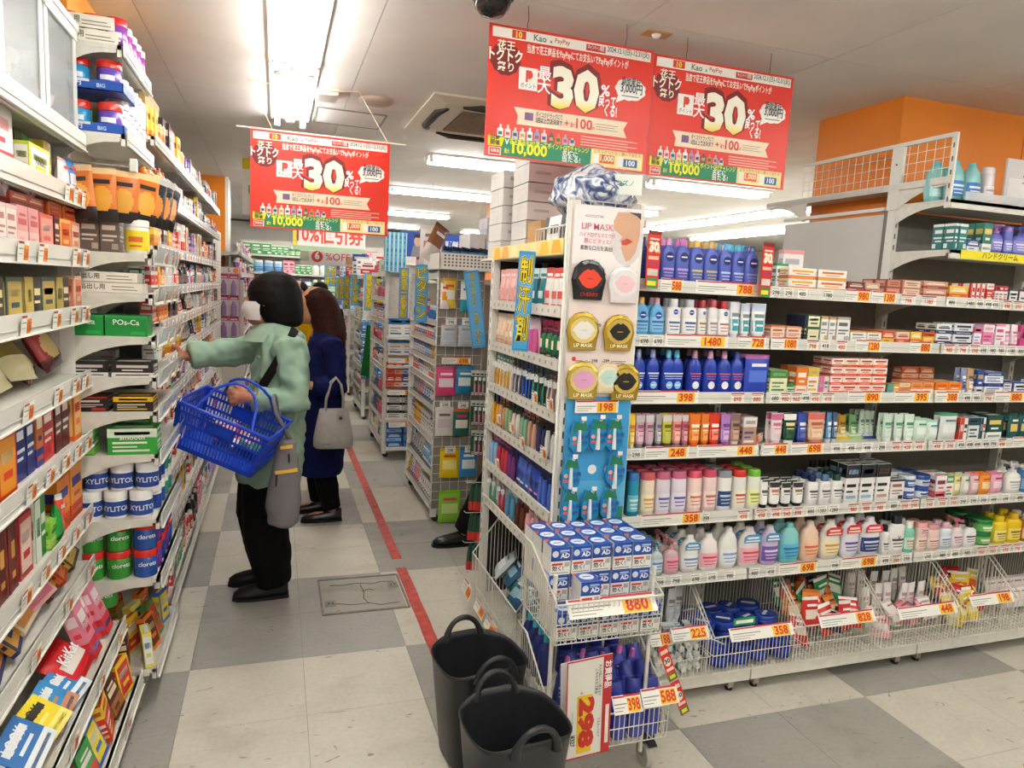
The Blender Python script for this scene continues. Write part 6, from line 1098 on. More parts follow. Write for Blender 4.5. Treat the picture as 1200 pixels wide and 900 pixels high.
T2 = [(2.215, .465), (1.945, .46), (1.573, .39), (1.442, .39), (1.3, .383), (1.164, .383), (1.047, .383), (.898, .38), (.67, .38), (.453, .383), (.118, .40)]
lunit('white shelf unit with chewing gum jars and open shelf ends', 2.6, 3.12, T2, .66, zr=.05, ztop=2.28)
b = MB(); b.bx(-.88, -.665, 2.597, 2.608, 0, 2.0, mat('d6d2c6', .5, kind='fleck')); tag(b.obj('partition_board'), 'plain white side panel behind the sweets shelves', 'panel')
def lput(P, y, z, front, label, group=None, d=None, rz=pi/2, **k):
    """set a thing on a left shelf: its front face `front` metres left of the aisle axis"""
    return P.put((-(front+.012+(P.dim[1] if d is None else d)/2), y, z+.036), label, group, rz=rz, **k)
def lrow(z, f, y0, y1, n, P, label, group=None, deep=1, up=1, rz=pi/2, dy=0):
    for k in range(n):
        for j in range(deep):
            for q in range(up): P.put((-(f+.012+P.dim[1]/2+j*P.dim[1]*1.05), y0+(y1-y0)*(k+.5)/n+jit(.002), z+.036+q*P.dim[2]*1.003), label, group or (label if n*deep*up > 1 else None), rz=rz+jit(.03))
# tier 0: clear storage bins
def bin_(y0, y1, label):
    o = empty('storage_bin', label, 'storage box', (-.59, (y0+y1)/2, T1[0][0]+.037), pi/2); w = y1-y0; b = MB(); m1 = mat('c8ced0', .3, alpha=.3); wl = .003
    for a in ((-w/2, w/2, 0, wl, 0, .32), (-w/2, -w/2+wl, 0, .25, 0, .32), (w/2-wl, w/2, 0, .25, 0, .32), (-w/2, w/2, .247, .25, 0, .32), (-w/2, w/2, 0, .25, 0, .004)): b.bx(*a, m1)
    b.obj('clear_body', o); b = MB(); fr = mat('e2e2de', .25)
    for x in (-w/2, w/2-.03): b.bx(x, x+.03, -.004, .0, 0, .32, fr)
    b.bx(-w/2, w/2, -.006, 0, 0, .03, fr); b.bx(-w/2, w/2, -.008, 0, .29, .32, fr); b.obj('frame', o)
    b = MB(); b.bx(-w/2-.006, w/2+.006, -.012, .256, .32, .34, mat('e8e8e4', .3)); b.obj('lid', o)
    b = MB(); rr = random.Random(int(y0*100))
    for k in range(7): b.box((rr.uniform(-w*.32, w*.32), rr.uniform(.06, .18), rr.uniform(.03, .2)), (.09, .1, .03), ('d8c8b8', 'c88a70', '9a94a0', 'e8e0d8', 'b8b0b0', 'd8a890', '8a8490')[k], rr.uniform(-.6, .6), rr.uniform(-.4, .4))
    b.obj('bin_contents', o)['kind'] = 'stuff'
bin_(2.27, 2.585, 'clear plastic storage bin on top of the left shelves, at the corner'); bin_(1.93, 2.255, 'clear plastic storage bin on top of the left shelves, nearer the camera'); bin_(1.58, 1.92, 'clear plastic storage bin on the left shelves beyond the frame edge')
z, f = T1[1]
lrow(z, f+.02, 1.86, 2.06, 1, carton(.2, .09, .15, 'f0ece8', 'd8303a', 'e8a8a8', 'foot', name='sweets_box'), 'big white sweets box with a red motif on the second tier')
lrow(z, f+.06, 2.1, 2.2, 1, carton(.085, .06, .13, '1d6a2a', '123c1c', 'f0f4e8', 'split', name='sweets_box'), 'black and green mint box, left of two', None); lrow(z, f+.06, 2.2, 2.34, 1, carton(.11, .06, .135, '2f9a34', '123c1c', 'f4f6e8', 'split', acc2='e8f0e0', name='sweets_box'), 'black and green mint box, right of two')
lrow(z, f, 2.1, 2.3, 1, carton(.17, .035, .09, 'cfe03a', 'f4f4ec', '8a9a2a', 'frame', txt=('PINOL', .45, .02), name='sweets_box', tc='4a4a3a'), 'yellow green box with a white oval panel before the mint boxes')
lrow(z, f+.03, 2.34, 2.42, 1, carton(.07, .05, .13, 'f0ecd8', 'e8c83a', 'd84a2a', 'split', name='sweets_box'), 'cream and yellow narrow box beside the mint boxes'); lrow(z, f, 2.42, 2.5, 1, pouch(.08, .03, .1, ('ece6e6', 'd8a8a8', 'f4f0f0', 'c04a4a'), name='sweets_bag', cat='bag'), 'white sweets bag near the corner of the second tier'); lrow(z, f, 2.5, 2.585, 1, pouch(.09, .03, .11, ('3a8ad0', '2a6ab8', 'f0f0f4', 'd8304a'), name='sweets_bag', cat='bag'), 'blue sweets bag at the corner of the second tier')
z, f = T1[2]
lrow(z, f, 1.8, 2.0, 3, carton(.065, .05, .1, 'e8dcd4', 'd8c0b8', 'b87a70', 'lines', name='sweets_box'), 'pale clear wrapped box on the third tier'); lrow(z, f, 2.0, 2.17, 2, carton(.082, .06, .105, 'e0a0a0', 'e8c0b8', 'c85a5a', 'band', name='sweets_box'), 'salmon pink box on the third tier'); lrow(z, f, 2.17, 2.3, 1, carton(.12, .06, .1, 'd86a5a', 'e8a090', 'f0d0c0', 'frame', name='sweets_box'), 'coral red box on the third tier'); lrow(z, f, 2.3, 2.36, 1, carton(.05, .06, .105, '5a1a26', '7a2a36', 'e8c8b0', 'lines', name='sweets_box'), 'dark maroon narrow box on the third tier'); lrow(z, f, 2.36, 2.47, 1, carton(.1, .06, .1, 'f0b85a', 'e8703a', 'c84a2a', 'frame', name='sweets_box'), 'orange peach box on the third tier'); lrow(z, f, 2.47, 2.58, 1, carton(.1, .06, .1, 'e88a70', 'f0c8b0', 'd84a3a', 'frame', name='sweets_box'), 'pale red box at the corner of the third tier')
lrow(z+.102, f+.01, 2.0, 2.25, 2, carton(.12, .06, .035, 'b83a34', '8a2a2a', 'f0c0a0', 'band', name='sweets_box'), 'flat red box stacked on the pink boxes'); lrow(z+.102, f+.01, 2.28, 2.58, 2, carton(.12, .06, .04, 'f0842a', 'd8502a', 'f8d8a0', 'frame', name='sweets_box'), 'flat orange box stacked at the corner')
for k in range(2): carton(.16, .07, .03, 'e8e4e4', 'b82a34', 'f4e8e8', 'split', name='sweets_box').put((-.63, 1.93+k*.2, z+.18), 'white and red wrapped bar tilted on top of the third tier', 'tilted wrapped bars', rz=pi/2+.2, ry=.25-.1*k, rx=.2)
z, f = T1[3]
G_ = ('2a2624', '3a5a54', 'c8a84a')
for k in range(5): lrow(z, f+.01, 1.8+k*.135, 1.93+k*.135, 1, carton(.125, .04, .105, G_[k % 2], 'c8ac54', 'e8d8a0', ('split', 'frame')[k % 2], acc2='2a4a4c', name='chocolate_box'), ('dark and gold chocolate box, farthest left', 'teal and gold chocolate box, second', 'dark and gold chocolate box, third', 'teal and gold chocolate box, fourth', 'dark and gold chocolate box, fifth')[k]+' on the fourth tier')
lrow(z, f, 2.49, 2.58, 1, carton(.08, .05, .11, 'f0d0b0', 'e8886a', 'c84a3a', 'frame', name='chocolate_box'), 'peach pink chocolate box at the corner of the fourth tier')
z, f = T1[4]
BG = [pouch(.13, .05, .17, ('6a2a24', '8a3a2a', 'b8584a', 'f0d8c0'), name='sweets_bag', cat='bag', fn='food'), pouch(.13, .05, .17, ('8a7a3a', 'b8b058', 'e8e0b0', '5a6a2a'), name='sweets_bag', cat='bag', fn='half'), pouch(.13, .05, .17, ('b8332c', '7a2a24', 'e8c88a', '5a1a1a'), name='sweets_bag', cat='bag', fn='food')]
for k in range(6): BG[(0, 0, 1, 1, 2, 2)[k]].put((-.67+.02*(k % 2), 1.8+k*.14, z+.05+.02*(k % 2)), ('brown wrapped sweets bag', 'red brown sweets bag', 'olive green sweets bag', 'yellow green sweets bag', 'red sweets bag with brown foot', 'red sweets bag by the corner')[k]+' lying on the fifth tier', None, rz=pi/2+jit(.3), rx=-.6+jit(.2), ry=jit(.3))
z, f = T1[5]
for k in range(3): lrow(z, f+.02, 1.93+k*.075, 2.0+k*.075, 1, carton(.066, .05, .165, '23307c', '1b2464', 'f0f0f4', 'lines', acc2='e8a04a', name='biscuit_box'), ('navy biscuit box, left of three', 'navy biscuit box, middle of three', 'navy biscuit box, right of three')[k])
lrow(z, f, 1.82, 1.94, 1, carton(.11, .04, .16, 'e8401c', 'f0a02a', 'f8e0a0', 'frame', name='biscuit_box'), 'flame red and orange snack box at the left edge'); lrow(z, f+.02, 2.16, 2.22, 1, carton(.055, .06, .17, 'd86a2a', '2a3a8a', 'f0e0c0', 'foot', name='biscuit_box'), 'orange and navy biscuit box'); lrow(z, f+.02, 2.22, 2.32, 1, carton(.095, .06, .17, 'c8262a', 'e8504a', 'f4e0d8', 'lines', name='biscuit_box'), 'red biscuit box in the middle of the sixth tier'); lrow(z, f+.02, 2.33, 2.48, 2, carton(.07, .05, .175, '5a1a1c', '7a2a2a', 'e8e0d8', 'lines', name='biscuit_box'), 'dark red tall biscuit box on the sixth tier'); lrow(z, f+.01, 2.49, 2.58, 1, carton(.08, .05, .165, 'f0722a', 'f8c87a', 'd8301c', 'frame', name='biscuit_box'), 'bright orange biscuit box at the corner of the sixth tier')
z, f = T1[6]
lrow(z, f+.01, 1.83, 1.97, 2, carton(.065, .06, .17, '6a2420', '8a342c', 'd8a04a', 'stripe', name='biscuit_box'), 'maroon biscuit box at the left of the seventh tier'); lrow(z, f+.01, 1.98, 2.08, 1, carton(.09, .06, .165, 'b8302c', 'e8c8b8', 'f4e8e0', 'frame', name='biscuit_box'), 'red biscuit box with a pale panel'); lrow(z, f+.01, 2.1, 2.2, 1, carton(.09, .05, .17, '2a8a3c', 'e8f0e0', 'f0f4e8', 'split', name='biscuit_box'), 'green biscuit box with white print'); lrow(z, f, 2.2, 2.3, 1, carton(.1, .05, .08, '8ad03a', 'c8e87a', '3a7a1a', 'band', name='biscuit_box'), 'lime green low box on the seventh tier')
lrow(z, f+.01, 2.3, 2.44, 1, carton(.12, .05, .165, 'f08a24', 'e0501c', '3a3a8a', 'foot', acc2='f0c070', name='biscuit_box'), 'orange biscuit box, left of two'); lrow(z, f+.01, 2.45, 2.585, 1, carton(.12, .05, .17, 'f0982a', 'd8401c', '3a3a8a', 'foot', acc2='f0c070', name='biscuit_box'), 'orange biscuit box, right of two'); lput(pouch(.07, .03, .14, ('e8442a', 'f4f0ea', '2f9a4a', 'f0e8d8'), name='sweets_bag', cat='bag', fn='diag'), 2.27, z, f-.01, 'red and green wrapped bar before the orange boxes', ry=.2)
z, f = T1[7]
FLAT = lambda c1, c2, ink, st='frame', **k: carton(.17, .02, .1, c1, c2, ink, st, name='chocolate_box', **k)
for k, (c1, c2, ik, yy, zz, lb) in enumerate((('2a2a5c', 'd89a3a', 'e8c070', 1.85, .03, 'navy and gold flat chocolate box, nearest'), ('2c2e66', 'd8a03a', 'e8c070', 1.98, .045, 'navy and gold flat chocolate box, second'), ('e8d8b8', 'e0983a', 'b85a2a', 2.07, .06, 'cream and orange flat chocolate box'), ('eeb0b0', 'e87a8a', 'c84a5a', 2.17, .07, 'pink flat chocolate box laid aslant'), ('5a2a1c', 'e0a02a', 'f0d080', 2.29, .05, 'brown and gold flat chocolate box'), ('a82a1c', 'e0702a', 'f0c060', 2.39, .06, 'red and gold flat chocolate box'), ('3a2a1a', 'd8b04a', 'f4e8b0', 2.5, .06, 'black and gold flat chocolate box at the corner'))):
    FLAT(c1, c2, ik).put((-.615, yy, z+.04+zz*.5), lb+' on the eighth tier', None, rz=pi/2+jit(.25), rx=-.75)
z, f = T1[8]
for k in range(3): carton(.075, .04, .19, 'e88aa0', 'd8323c', 'f4e4e8', 'foot', acc2='3a8ad0', name='biscuit_box', txt=('Pocky', .5, .018)).put((-.535-.02*(k % 2), 2.34+k*.08, z+.045), ('red and pink biscuit stick box, left of three', 'red and pink biscuit stick box, middle of three', 'red and pink biscuit stick box, right of three')[k], None, rz=pi/2, rx=-.35)
pouch(.2, .05, .13, ('d8262a', 'b81c20', 'e8e0d8', 'f4f0ec'), name='sweets_bag', cat='bag', txt=('KitKat', .48, .035)).put((-.525, 2.22, z+.05), 'red wafer bag with white oval lettering on the ninth tier', None, rz=pi/2, rx=-.9)
for k, (c1, c2, tx, yy) in enumerate((('2f8ad0', 'e8f0f4', 'LOOK', 2.02), ('3a94d4', 'c88a6a', 'LOOK', 1.93), ('f0d81c', 'f4e87a', 'LOOK', 1.83), ('2a72b8', 'e8f0f4', 'LOOK', 1.73))):
    carton(.17, .022, .11, c1, c2, 'f0f0f0' if k != 2 else '2a2a1a', 'foot', name='chocolate_box', txt=(tx, .6, .028), tc='2a2a1a' if k == 2 else 'f4f6fa').put((-.515, yy+.06, z+.045+.012*k), ('sky blue flat chocolate box, rear one', 'sky blue and brown flat chocolate box', 'yellow flat chocolate box lettered in black', 'blue flat chocolate box, nearest the camera')[k], None, rz=pi/2+jit(.15), rx=-1.0)
z, f = T1[9]
SW = [('f0e06a', 'e8f0f0', '3a8ac0'), ('d8322c', 'f0c83a', 'f4f0e8'), ('e8782a', '6a2a1a', 'f4e0b0'), ('5a2a1c', 'a86a3a', 'f0d8b0'), ('2f9a4a', 'd8402c', 'f4f0e0'), ('f0c82a', 'd8302c', 'f4f4f0'), ('3a6ac0', 'f0d83a', 'f4f4f0')]
SN = ('pale yellow', 'red', 'orange', 'brown', 'green', 'yellow', 'blue')
for k in range(14):
    c = SW[k % 7]; carton(.1, .035, .15 if k % 2 else .12, *c, ('frame', 'band', 'top')[k % 3], name='snack_box').put((-.48-.06*(k % 2), 1.78+.058*k, z+.04+.004*(k % 3)), f'{SN[k % 7]} snack box on the lowest left tier, {"nearer" if k < 7 else "farther"} one', None, rz=pi/2+jit(.2), rx=-.25+jit(.15))
# tags on the first unit
k0 = 0
for ti, ys in ((1, (2.36, 2.45, 2.54)), (2, (1.95, 2.1, 2.42, 2.53)), (3, (1.95, 2.2, 2.38, 2.5)), (4, (1.95, 2.2, 2.38, 2.49)), (5, (1.95, 2.1, 2.25, 2.38, 2.5)), (6, (1.9, 2.05, 2.2, 2.35, 2.5)), (7, (1.95, 2.25, 2.5)), (8, (1.9, 2.2, 2.45)), (9, (2.0, 2.3))):
    z, f = T1[ti]
    for j, yy in enumerate(ys):
        n_s = str((178, 198, 228, 268, 298, 98, 128, 158)[k0 % 8]); k0 += 1
        price(n_s, .075, .05, 'org').put((-(f-.012), yy, z+.004), f'white and orange price tag {n_s}, {("first", "second", "third", "fourth", "fifth")[j]} on the {("top", "second", "third", "fourth", "fifth", "sixth", "seventh", "eighth", "ninth", "tenth")[ti]} sweets tier', 'price tags on the sweets shelves', rz=pi/2, rx=.1)
# ---------------------------------------------------------------- second unit
def face(P, x, y, z, label, group=None, **k): return P.put((x, y+P.dim[1]/2, z+.036), label, group, **k)
z = T2[0][0]
GJ = lambda c, lid='d8262c': jar(.032, .09, c, lid, None, 'f0e8f0', name='gum_jar')
for k, (c, lb) in enumerate((('a83a8a', 'left'), ('c8405a', 'middle'), ('8a3a9c', 'right'))): GJ(c).put((-.62+.066*k, 2.66, z+.036), f'magenta gum jar with red lid on the highest shelf, {lb} of three')
for j in range(4): GJ('9a3a94', 'e8e0e8').put((-.49, 2.75+.08*j, z+.036), 'purple and white gum jar in the row along the highest shelf edge', 'purple gum jars on the highest shelf')
for q in range(2):
    b = MB(); b.bx(-.09, .09, 0, .004, 0, .038, mat('efe9da', .5)); b.text('品出し用', -.075, .012, .016, -.0008, '3a3a34', .01, wmax=.07); b.fr(.0, .08, .008, .011, -.0006, '8a867c'); b.fr(.0, .07, .018, .021, -.0006, '8a867c'); tag(b.obj('shelf_card', None, (-.575+.01*q, 2.612, z+.036+(1-q)*.042)), ('white printed card, upper of two before the red gum jars', 'white printed card, lower of two before the red gum jars')[q], 'card')
z = T2[1][0]
for q in range(2):
    o = empty('display_tray', ('blue tray of gum jars, lower of two', 'blue tray of gum jars, upper of two')[q], 'tray', (-.56, 2.62, z+.037+q*.13)); b = MB()
    b.bx(-.095, .095, 0, .003, 0, .03, mat('1f56b4', .4)); b.bx(-.095, -.092, 0, .2, 0, .03, '1f56b4'); b.bx(.092, .095, 0, .2, 0, .03, '1f56b4'); b.bx(-.095, .095, 0, .2, 0, .003, '1f56b4'); b.obj('tray_body', o); b = MB(); b.text('2048円', -.08, .008, .014, -.001, 'f4f6fa', .03); b.text('BIG', .02, .008, .012, -.001, 'cfe0f4', .02); b.fr(-.09, -.0, .022, .03, -.0008, 'e8e8ec'); b.obj('print', o)
    for k, c in enumerate(('2f9ad0', '6a4ab0')): jar(.036, .095, c, 'd83428', None, 'e8f0f8', name='gum_jar').put((-.602+.09*k, 2.665, z+.041+q*.13), f'{("cyan", "purple")[k]} gum jar with red lid in the {("lower", "upper")[q]} blue tray')
for k in range(5):
    for q in range(2): jar(.036, .095, 'e8e6ea', 'd8d4d8', None, 'c04a6a', name='gum_jar').put((-.51, 2.76+.08*k, z+.04+q*.1), 'white gum jar in the row along the tray shelf', 'white gum jars beside the trays')
# hanging coffee bags
b = MB(); b.tube([(-.66, 2.62, 1.885), (-.45, 2.62, 1.885)], .004, CHROME, 6); b.bx(-.45, -.43, 2.61, 2.63, 1.87, 1.91, WHITE); tag(b.obj('hang_bar'), 'chrome hanging bar with a white end cap under the tray shelf', 'bar')
for k in range(7):
    pouch(.088, .02, .165, ('d8762a', 'e8c08a', 'e8a83a', '2a2426') if k < 4 else ('3a3a3e', 'b8b4b0', 'd88a3a', '1f1f22'), name='coffee_bag', cat='bag', fn='food').put((-.575+.05*k if k < 3 else -.475+.018*k, 2.56+.03*k, 1.705), f'orange and black snack pouch hanging in the fan, {("first", "second", "third", "fourth", "fifth", "sixth", "last")[k]} from the left', None, rz=(.1*k-.1 if k < 3 else .3+.13*k), ry=.07*k-.1)
z = T2[2][0]
for k in range(3): face(carton(.055, .08, .11, '6a5a50', 'a89a8c', 'd8ccc0', 'lines', name='sweets_box'), -.63+.058*k, 2.62, z, f'smoky clear container on the open shelf end, {("left", "middle", "right")[k]} one')
face(jar(.036, .11, 'f0efe8', 'f2f0ea', 'f0d828', 'd86a2a', name='gum_jar', lidh=.2), -.44, 2.62, z, 'white jar with a yellow label on the open shelf end')
z = T2[3][0]
for q in range(2):
    b = MB(); b.bx(-.1, .1, 0, .1, 0, .032, mat('ece7d8', .5)); b.text('品出し用', -.08, .009, .014, -.0008, '3a3a34', .01, wmax=.07); b.fr(.01, .085, .008, .011, -.0006, '8a867c'); b.fr(.01, .075, .018, .021, -.0006, '8a867c'); tag(b.obj('shelf_card', None, (-.52-.015*q, 2.61, z+.037+q*.034)), ('white printed carton, lower of two above the green boxes', 'white printed carton, upper of two above the green boxes')[q], 'box')
face(carton(.04, .06, .06, '2a7a3a', 'f0f0ea', 'f0f0ea', 'lines', name='sweets_box'), -.46, 2.72, z+.03, 'small green box behind the white printed cartons')
z = T2[4][0]
for k in range(2): face(carton(.125, .1, .068, '16913a', '2aa84c', '16913a', 'lines', acc2='9ac8e8', txt=('POs-Ca', .55, .018), name='gum_box', tc='f4f6f0'), -.6+.13*k, 2.61, z, ('bright green gum box with white lettering, left one', 'bright green gum box with white lettering, right one')[k])
z = T2[5][0]
for k in range(2): face(carton(.125, .1, .05, '2c211f', 'e8e4dc', 'cfc8be', 'foot', name='gum_box'), -.59+.135*k, 2.61, z, ('dark brown gum box, left, under the green boxes', 'dark brown gum box, right, under the green boxes')[k])
face(carton(.11, .06, .03, '8a8078', '5a524c', 'b8b0a8', 'lines', name='gum_box'), -.58, 2.72, z+.05, 'grey clear lid box behind the dark gum boxes')
z = T2[6][0]
face(carton(.12, .1, .05, '231c1c', 'b82a1c', 'd8d0c8', 'lines', name='gum_box'), -.59, 2.61, z, 'black gum box with a red top'); face(carton(.12, .1, .05, '231c1c', 'e8b81c', 'd8d0c8', 'top', name='gum_box'), -.455, 2.61, z, 'black gum box with a yellow top')
z = T2[7][0]
for q in range(2): face(carton(.09, .08, .062, '3fae3a', '8ad05a', 'f0f4d8', 'band', name='gum_box'), -.62, 2.61, z+q*.063, ('lime green gum box, lower of the stacked pair', 'lime green gum box, upper of the stacked pair')[q])
face(carton(.15, .1, .09, '35a83c', 'd8e8d0', 'f0f4e0', 'top', txt=('smooth', .58, .018), name='gum_box', tc='f4f6f0'), -.46, 2.61, z, 'wide green gum box with a pale top'); face(carton(.13, .06, .1, '4ab04a', 'a8d88a', 'f0f4e0', 'band', name='gum_box'), -.47, 2.75, z+.01, 'green gum box behind the wide one')
z = T2[8][0]
XJ = jar(.036, .096, 'f2f2f0', 'f2f2f0', '24489c', None, name='xylitol_jar', cat='jar', txt=('XYLITOL', .28, .018), tc='eef2fa')
for q in range(2):
    for k in range(3): XJ.put((-.6+.078*k+(.02 if q else 0), 2.655+.004*q, z+.037+q*.098), f'white gum jar with navy label, {("left", "middle", "right")[k]} of the {("lower", "upper")[q]} row', None, rz=jit(.5))
for k in range(4):
    for q in range(2): jar(.036, .096, 'f2f2f0', 'f2f2f0', '24489c' if k < 2 else '2a9a7a', None, name='xylitol_jar').put((-.425, 2.72+.085*k, z+.037+q*.098), ('white gum jar with navy label in the row along the shelf edge', 'white gum jar with green label in the row along the shelf edge')[k > 1], 'gum jars along the shelf edge')
z = T2[9][0]
CJ = lambda c: jar(.038, .098, c, 'd8302a', None, None, name='gum_jar', txt=('clorets', .42, .016), tc='f4f6f0')
for q in range(2):
    for k in range(3): CJ('3a9a34' if k < 2 else '2454a8').put((-.6+.083*k, 2.655, z+.037+q*.1), f'{"green" if k < 2 else "blue"} gum jar with red lid, {("left", "middle", "right")[k]} of the {("lower", "upper")[q]} row', None, rz=.4+jit(.3))
for k in range(4):
    for q in range(2): CJ('2454a8' if k % 2 else '7a3aa0').put((-.43, 2.73+.085*k, z+.037+q*.1), f'{"blue" if k % 2 else "purple"} gum jar in the row along the lower shelf edge', 'coloured gum jars along the lower shelf edge')
CJ('3a9a34').put((-.56, 2.645, z-.063), 'green gum jar with red lid standing lowest in the column'); jar(.038, .085, '3a8a5a', 'd8302a', 'cfe4d4', None, name='gum_jar').put((-.455, 2.64, z+.037-.0), 'pale green gum jar with red lid on the shelf corner') if False else None
z = T2[10][0]
for k in range(12):
    c = SW[(k*3) % 7]; carton(.08, .03, .13, *c, ('frame', 'band', 'top')[k % 3], name='snack_box').put((-.43-.075*(k % 3), 2.65+.11*(k//3), z+.04), f'{SN[(k*3) % 7]} snack box in the lowest gum shelf, {("front", "middle", "rear")[k % 3]} row', 'snack boxes in the lowest gum shelf', rz=pi/2+jit(.4), rx=-.2+jit(.2))
for ti in range(2, 10):
    z, f = T2[ti]; b = MB(); b.bx(-.25, .25, 0, .002, 0, .06, mat('dfe4ea', .15, alpha=.55)); b.bx(-.25, .25, -.001, .0, 0, .006, WHITE)
    o = b.obj('shelf_guard', None, (-(f-.008), 2.86, z+.004), pi/2); o.rotation_euler = (.25, 0, pi/2); tag(o, f'clear price guard along the {("", "", "third", "fourth", "fifth", "sixth", "seventh", "eighth", "ninth", "tenth")[ti]} gum shelf', 'guard')
    for j in range(3): price(str((128, 158, 198, 228)[(ti+j) % 4]), .06, .045, 'org').put((-(f-.026), 2.68+.17*j, z+.006), f'white and orange price tag, {("first", "second", "third")[j]} on the {("", "", "third", "fourth", "fifth", "sixth", "seventh", "eighth", "ninth", "tenth")[ti]} gum shelf', 'price tags on the gum shelves', rz=pi/2, rx=.25)
# ---------------------------------------------------------------- farther units: mixed small goods
PALS = [('white and red', 'f0ece8', 'd8342c', 'b03a4a'), ('white and blue', 'f0f0f0', '3a62b0', '4a5a8a'), ('pink', 'f0b8c4', 'd8607a', 'a83a5a'), ('silver grey', 'c8c6c6', '8a8a90', '5a5a60'), ('yellow', 'f0cf4a', 'e8902a', '8a4a1a'), ('purple', '7a4a8a', 'c8a0d0', 'f0e0f4'), ('orange', 'f08a3a', 'f8d8a8', 'b8481a'), ('green', '4a9a5a', 'd8ecc8', 'f0f4e8'), ('cream', 'efe4cc', 'c8924a', '7a5a3a'), ('black', '2a2628', '8a6a6a', 'd8ccc8'), ('red', 'd03a34', 'f0d0c0', 'f8ece4'), ('light blue', '9ac8e4', '3a7ac0', 'f0f4f8'), ('white', 'f2f0ec', 'd8d4cc', '8a8680')]
def far_goods(kind, i, w, h, d=.045):  # generic goods; carton, pack and bottle names vary only by palette index
    n, c1, c2, c3 = PALS[i]
    if kind == 0: return carton(w, d, h, c1, c2, c3, ('band', 'top', 'lines', 'frame', 'foot')[i % 5], name=('small_carton_a', 'small_carton_b', 'small_carton_c')[i % 3]), n+' small carton'
    if kind == 1: return hangpack(w, h, c1, c2, c3, ('blister', 'bag', 'tall')[i % 3], c3, d=.018, name=('hanging_pack_b', 'hanging_pack')[i % 2]), n+' hanging pack'
    if kind == 2: return bottle(w, d*.8, h, c1, c3, c2, c1, style=('shoulder', 'square', 'flip')[i % 3], name=('cosmetic_bottle', 'cosmetic_bottle_b', 'cosmetic_bottle_c')[i % 3]), n+' cosmetic bottle'
    return tube_pack(w, d*.8, h, c1, c3, c2, c3, name='cosmetic_tube'), n+' cosmetic tube'
def fill(tiers, y0, y1, where, rr, sign=1, xf=None, gap=.19, step=.062, kinds=(0, 0, 2, 3), bias=None, rz=pi/2):
    for ti, (z, f) in enumerate(tiers):
        hs = (tiers[ti-1][0]-z if ti else .2); y = y0+.03; kd = rr.choice(kinds)
        while y < y1-.04:
            i = rr.choice(bias) if bias else rr.randrange(len(PALS)); w = rr.choice((.045, .055, .065)); h = round(min(hs-.048, rr.choice((.1, .125, .15))), 3); run = rr.randint(2, 4)
            if rr.random() < .25: kd = rr.choice(kinds)
            if h < .04: break
            P, nm = far_goods(kd, i, w, h)
            for k in range(run):
                if y > y1-.03: break
                lb = f'{nm}, {TN[ti]} tier, {where}'
                P.put((-(f+.012+P.dim[1]/2+rr.uniform(0, .02)), y+w/2, z+.036+(h-.012 if kd == 1 else 0)), lb, f'{where}, {TN[ti]} tier', rz=rz+rr.uniform(-.06, .06)); y += w*1.03
TN = ('top', 'second', 'third', 'fourth', 'fifth', 'sixth', 'seventh', 'eighth', 'ninth', 'tenth', 'eleventh', 'twelfth')
T3 = [(2.04, .455), (1.84, .455), (1.62, .45), (1.455, .45), (1.31, .45), (1.15, .45), (.99, .45), (.83, .445), (.64, .44), (.43, .43), (.12, .42)]
rr = random.Random(21); YB3 = [3.13, 3.95, 4.77, 5.59, 6.4]
wn = ('left unit behind the gum', 'left unit by the green coat', 'third left unit', 'left unit before the pillar')
for k in range(4):
    lunit(('white shelf unit of small goods right behind the gum shelves', 'white shelf unit of small goods beside the woman in green', 'white shelf unit of cosmetics farther down the left aisle', 'white shelf unit of cosmetics before the orange pillar')[k], YB3[k]+.003, YB3[k+1], T3, .76, ztop=2.12)
    fill(T3, YB3[k], YB3[k+1], wn[k], rr, kinds=(0, 0, 1, 2, 3) if k else (0, 0, 0, 2), bias=(0, 1, 2, 3, 8, 12, 12, 10, 6, 4, 5, 9) if k else (0, 12, 10, 4, 6, 9, 7))
    for ti in range(2, 10):
        b = MB(); b.bx(-.38, .38, 0, .002, 0, .04, mat('e8e8e6', .2))
        for j in range(6): b.fr(-.36+j*.125, -.36+j*.125+.07, .004, .036, -.0006, ('f4f0ea', 'f0d8d4', 'f4f0ea')[j % 3]); b.fr(-.33+j*.125, -.33+j*.125+.03, .01, .024, -.0009, ('e07a3a', 'c83a3a', '4a4a4a')[j % 3])
        o = b.obj('price_strip', None, (-(T3[ti][1]-.012), (YB3[k]+YB3[k+1])/2, T3[ti][0]), pi/2); tag(o, f'strip of small price tags on the {TN[ti]} tier of {wn[k]}', 'price tag')
# cartons on the very top
for k in range(6): stock('stock_carton', f'{("brown", "red", "white", "white", "pale brown", "white")[k]} stock carton on the top of the left shelves, {("first", "second", "third", "fourth", "fifth", "sixth")[k]} back', -.72, -.5, 3.25+k*.5, 3.6+k*.5, 2.079, 2.079+(.2, .18, .12, .14, .12, .16)[k], mat(('c8a070', 'c05a4a', 'e0dcd4', 'dcd8d0', 'd0b890', 'e0dcd4')[k], .7, kind='carton'))
b = MB(); b.bx(-.76, -.52, 3.2, 3.22, 1.98, 2.3, mat('3a7a4a', .5)); tag(b.obj('green_board'), 'narrow green board edge at the top of the left shelves', 'board')
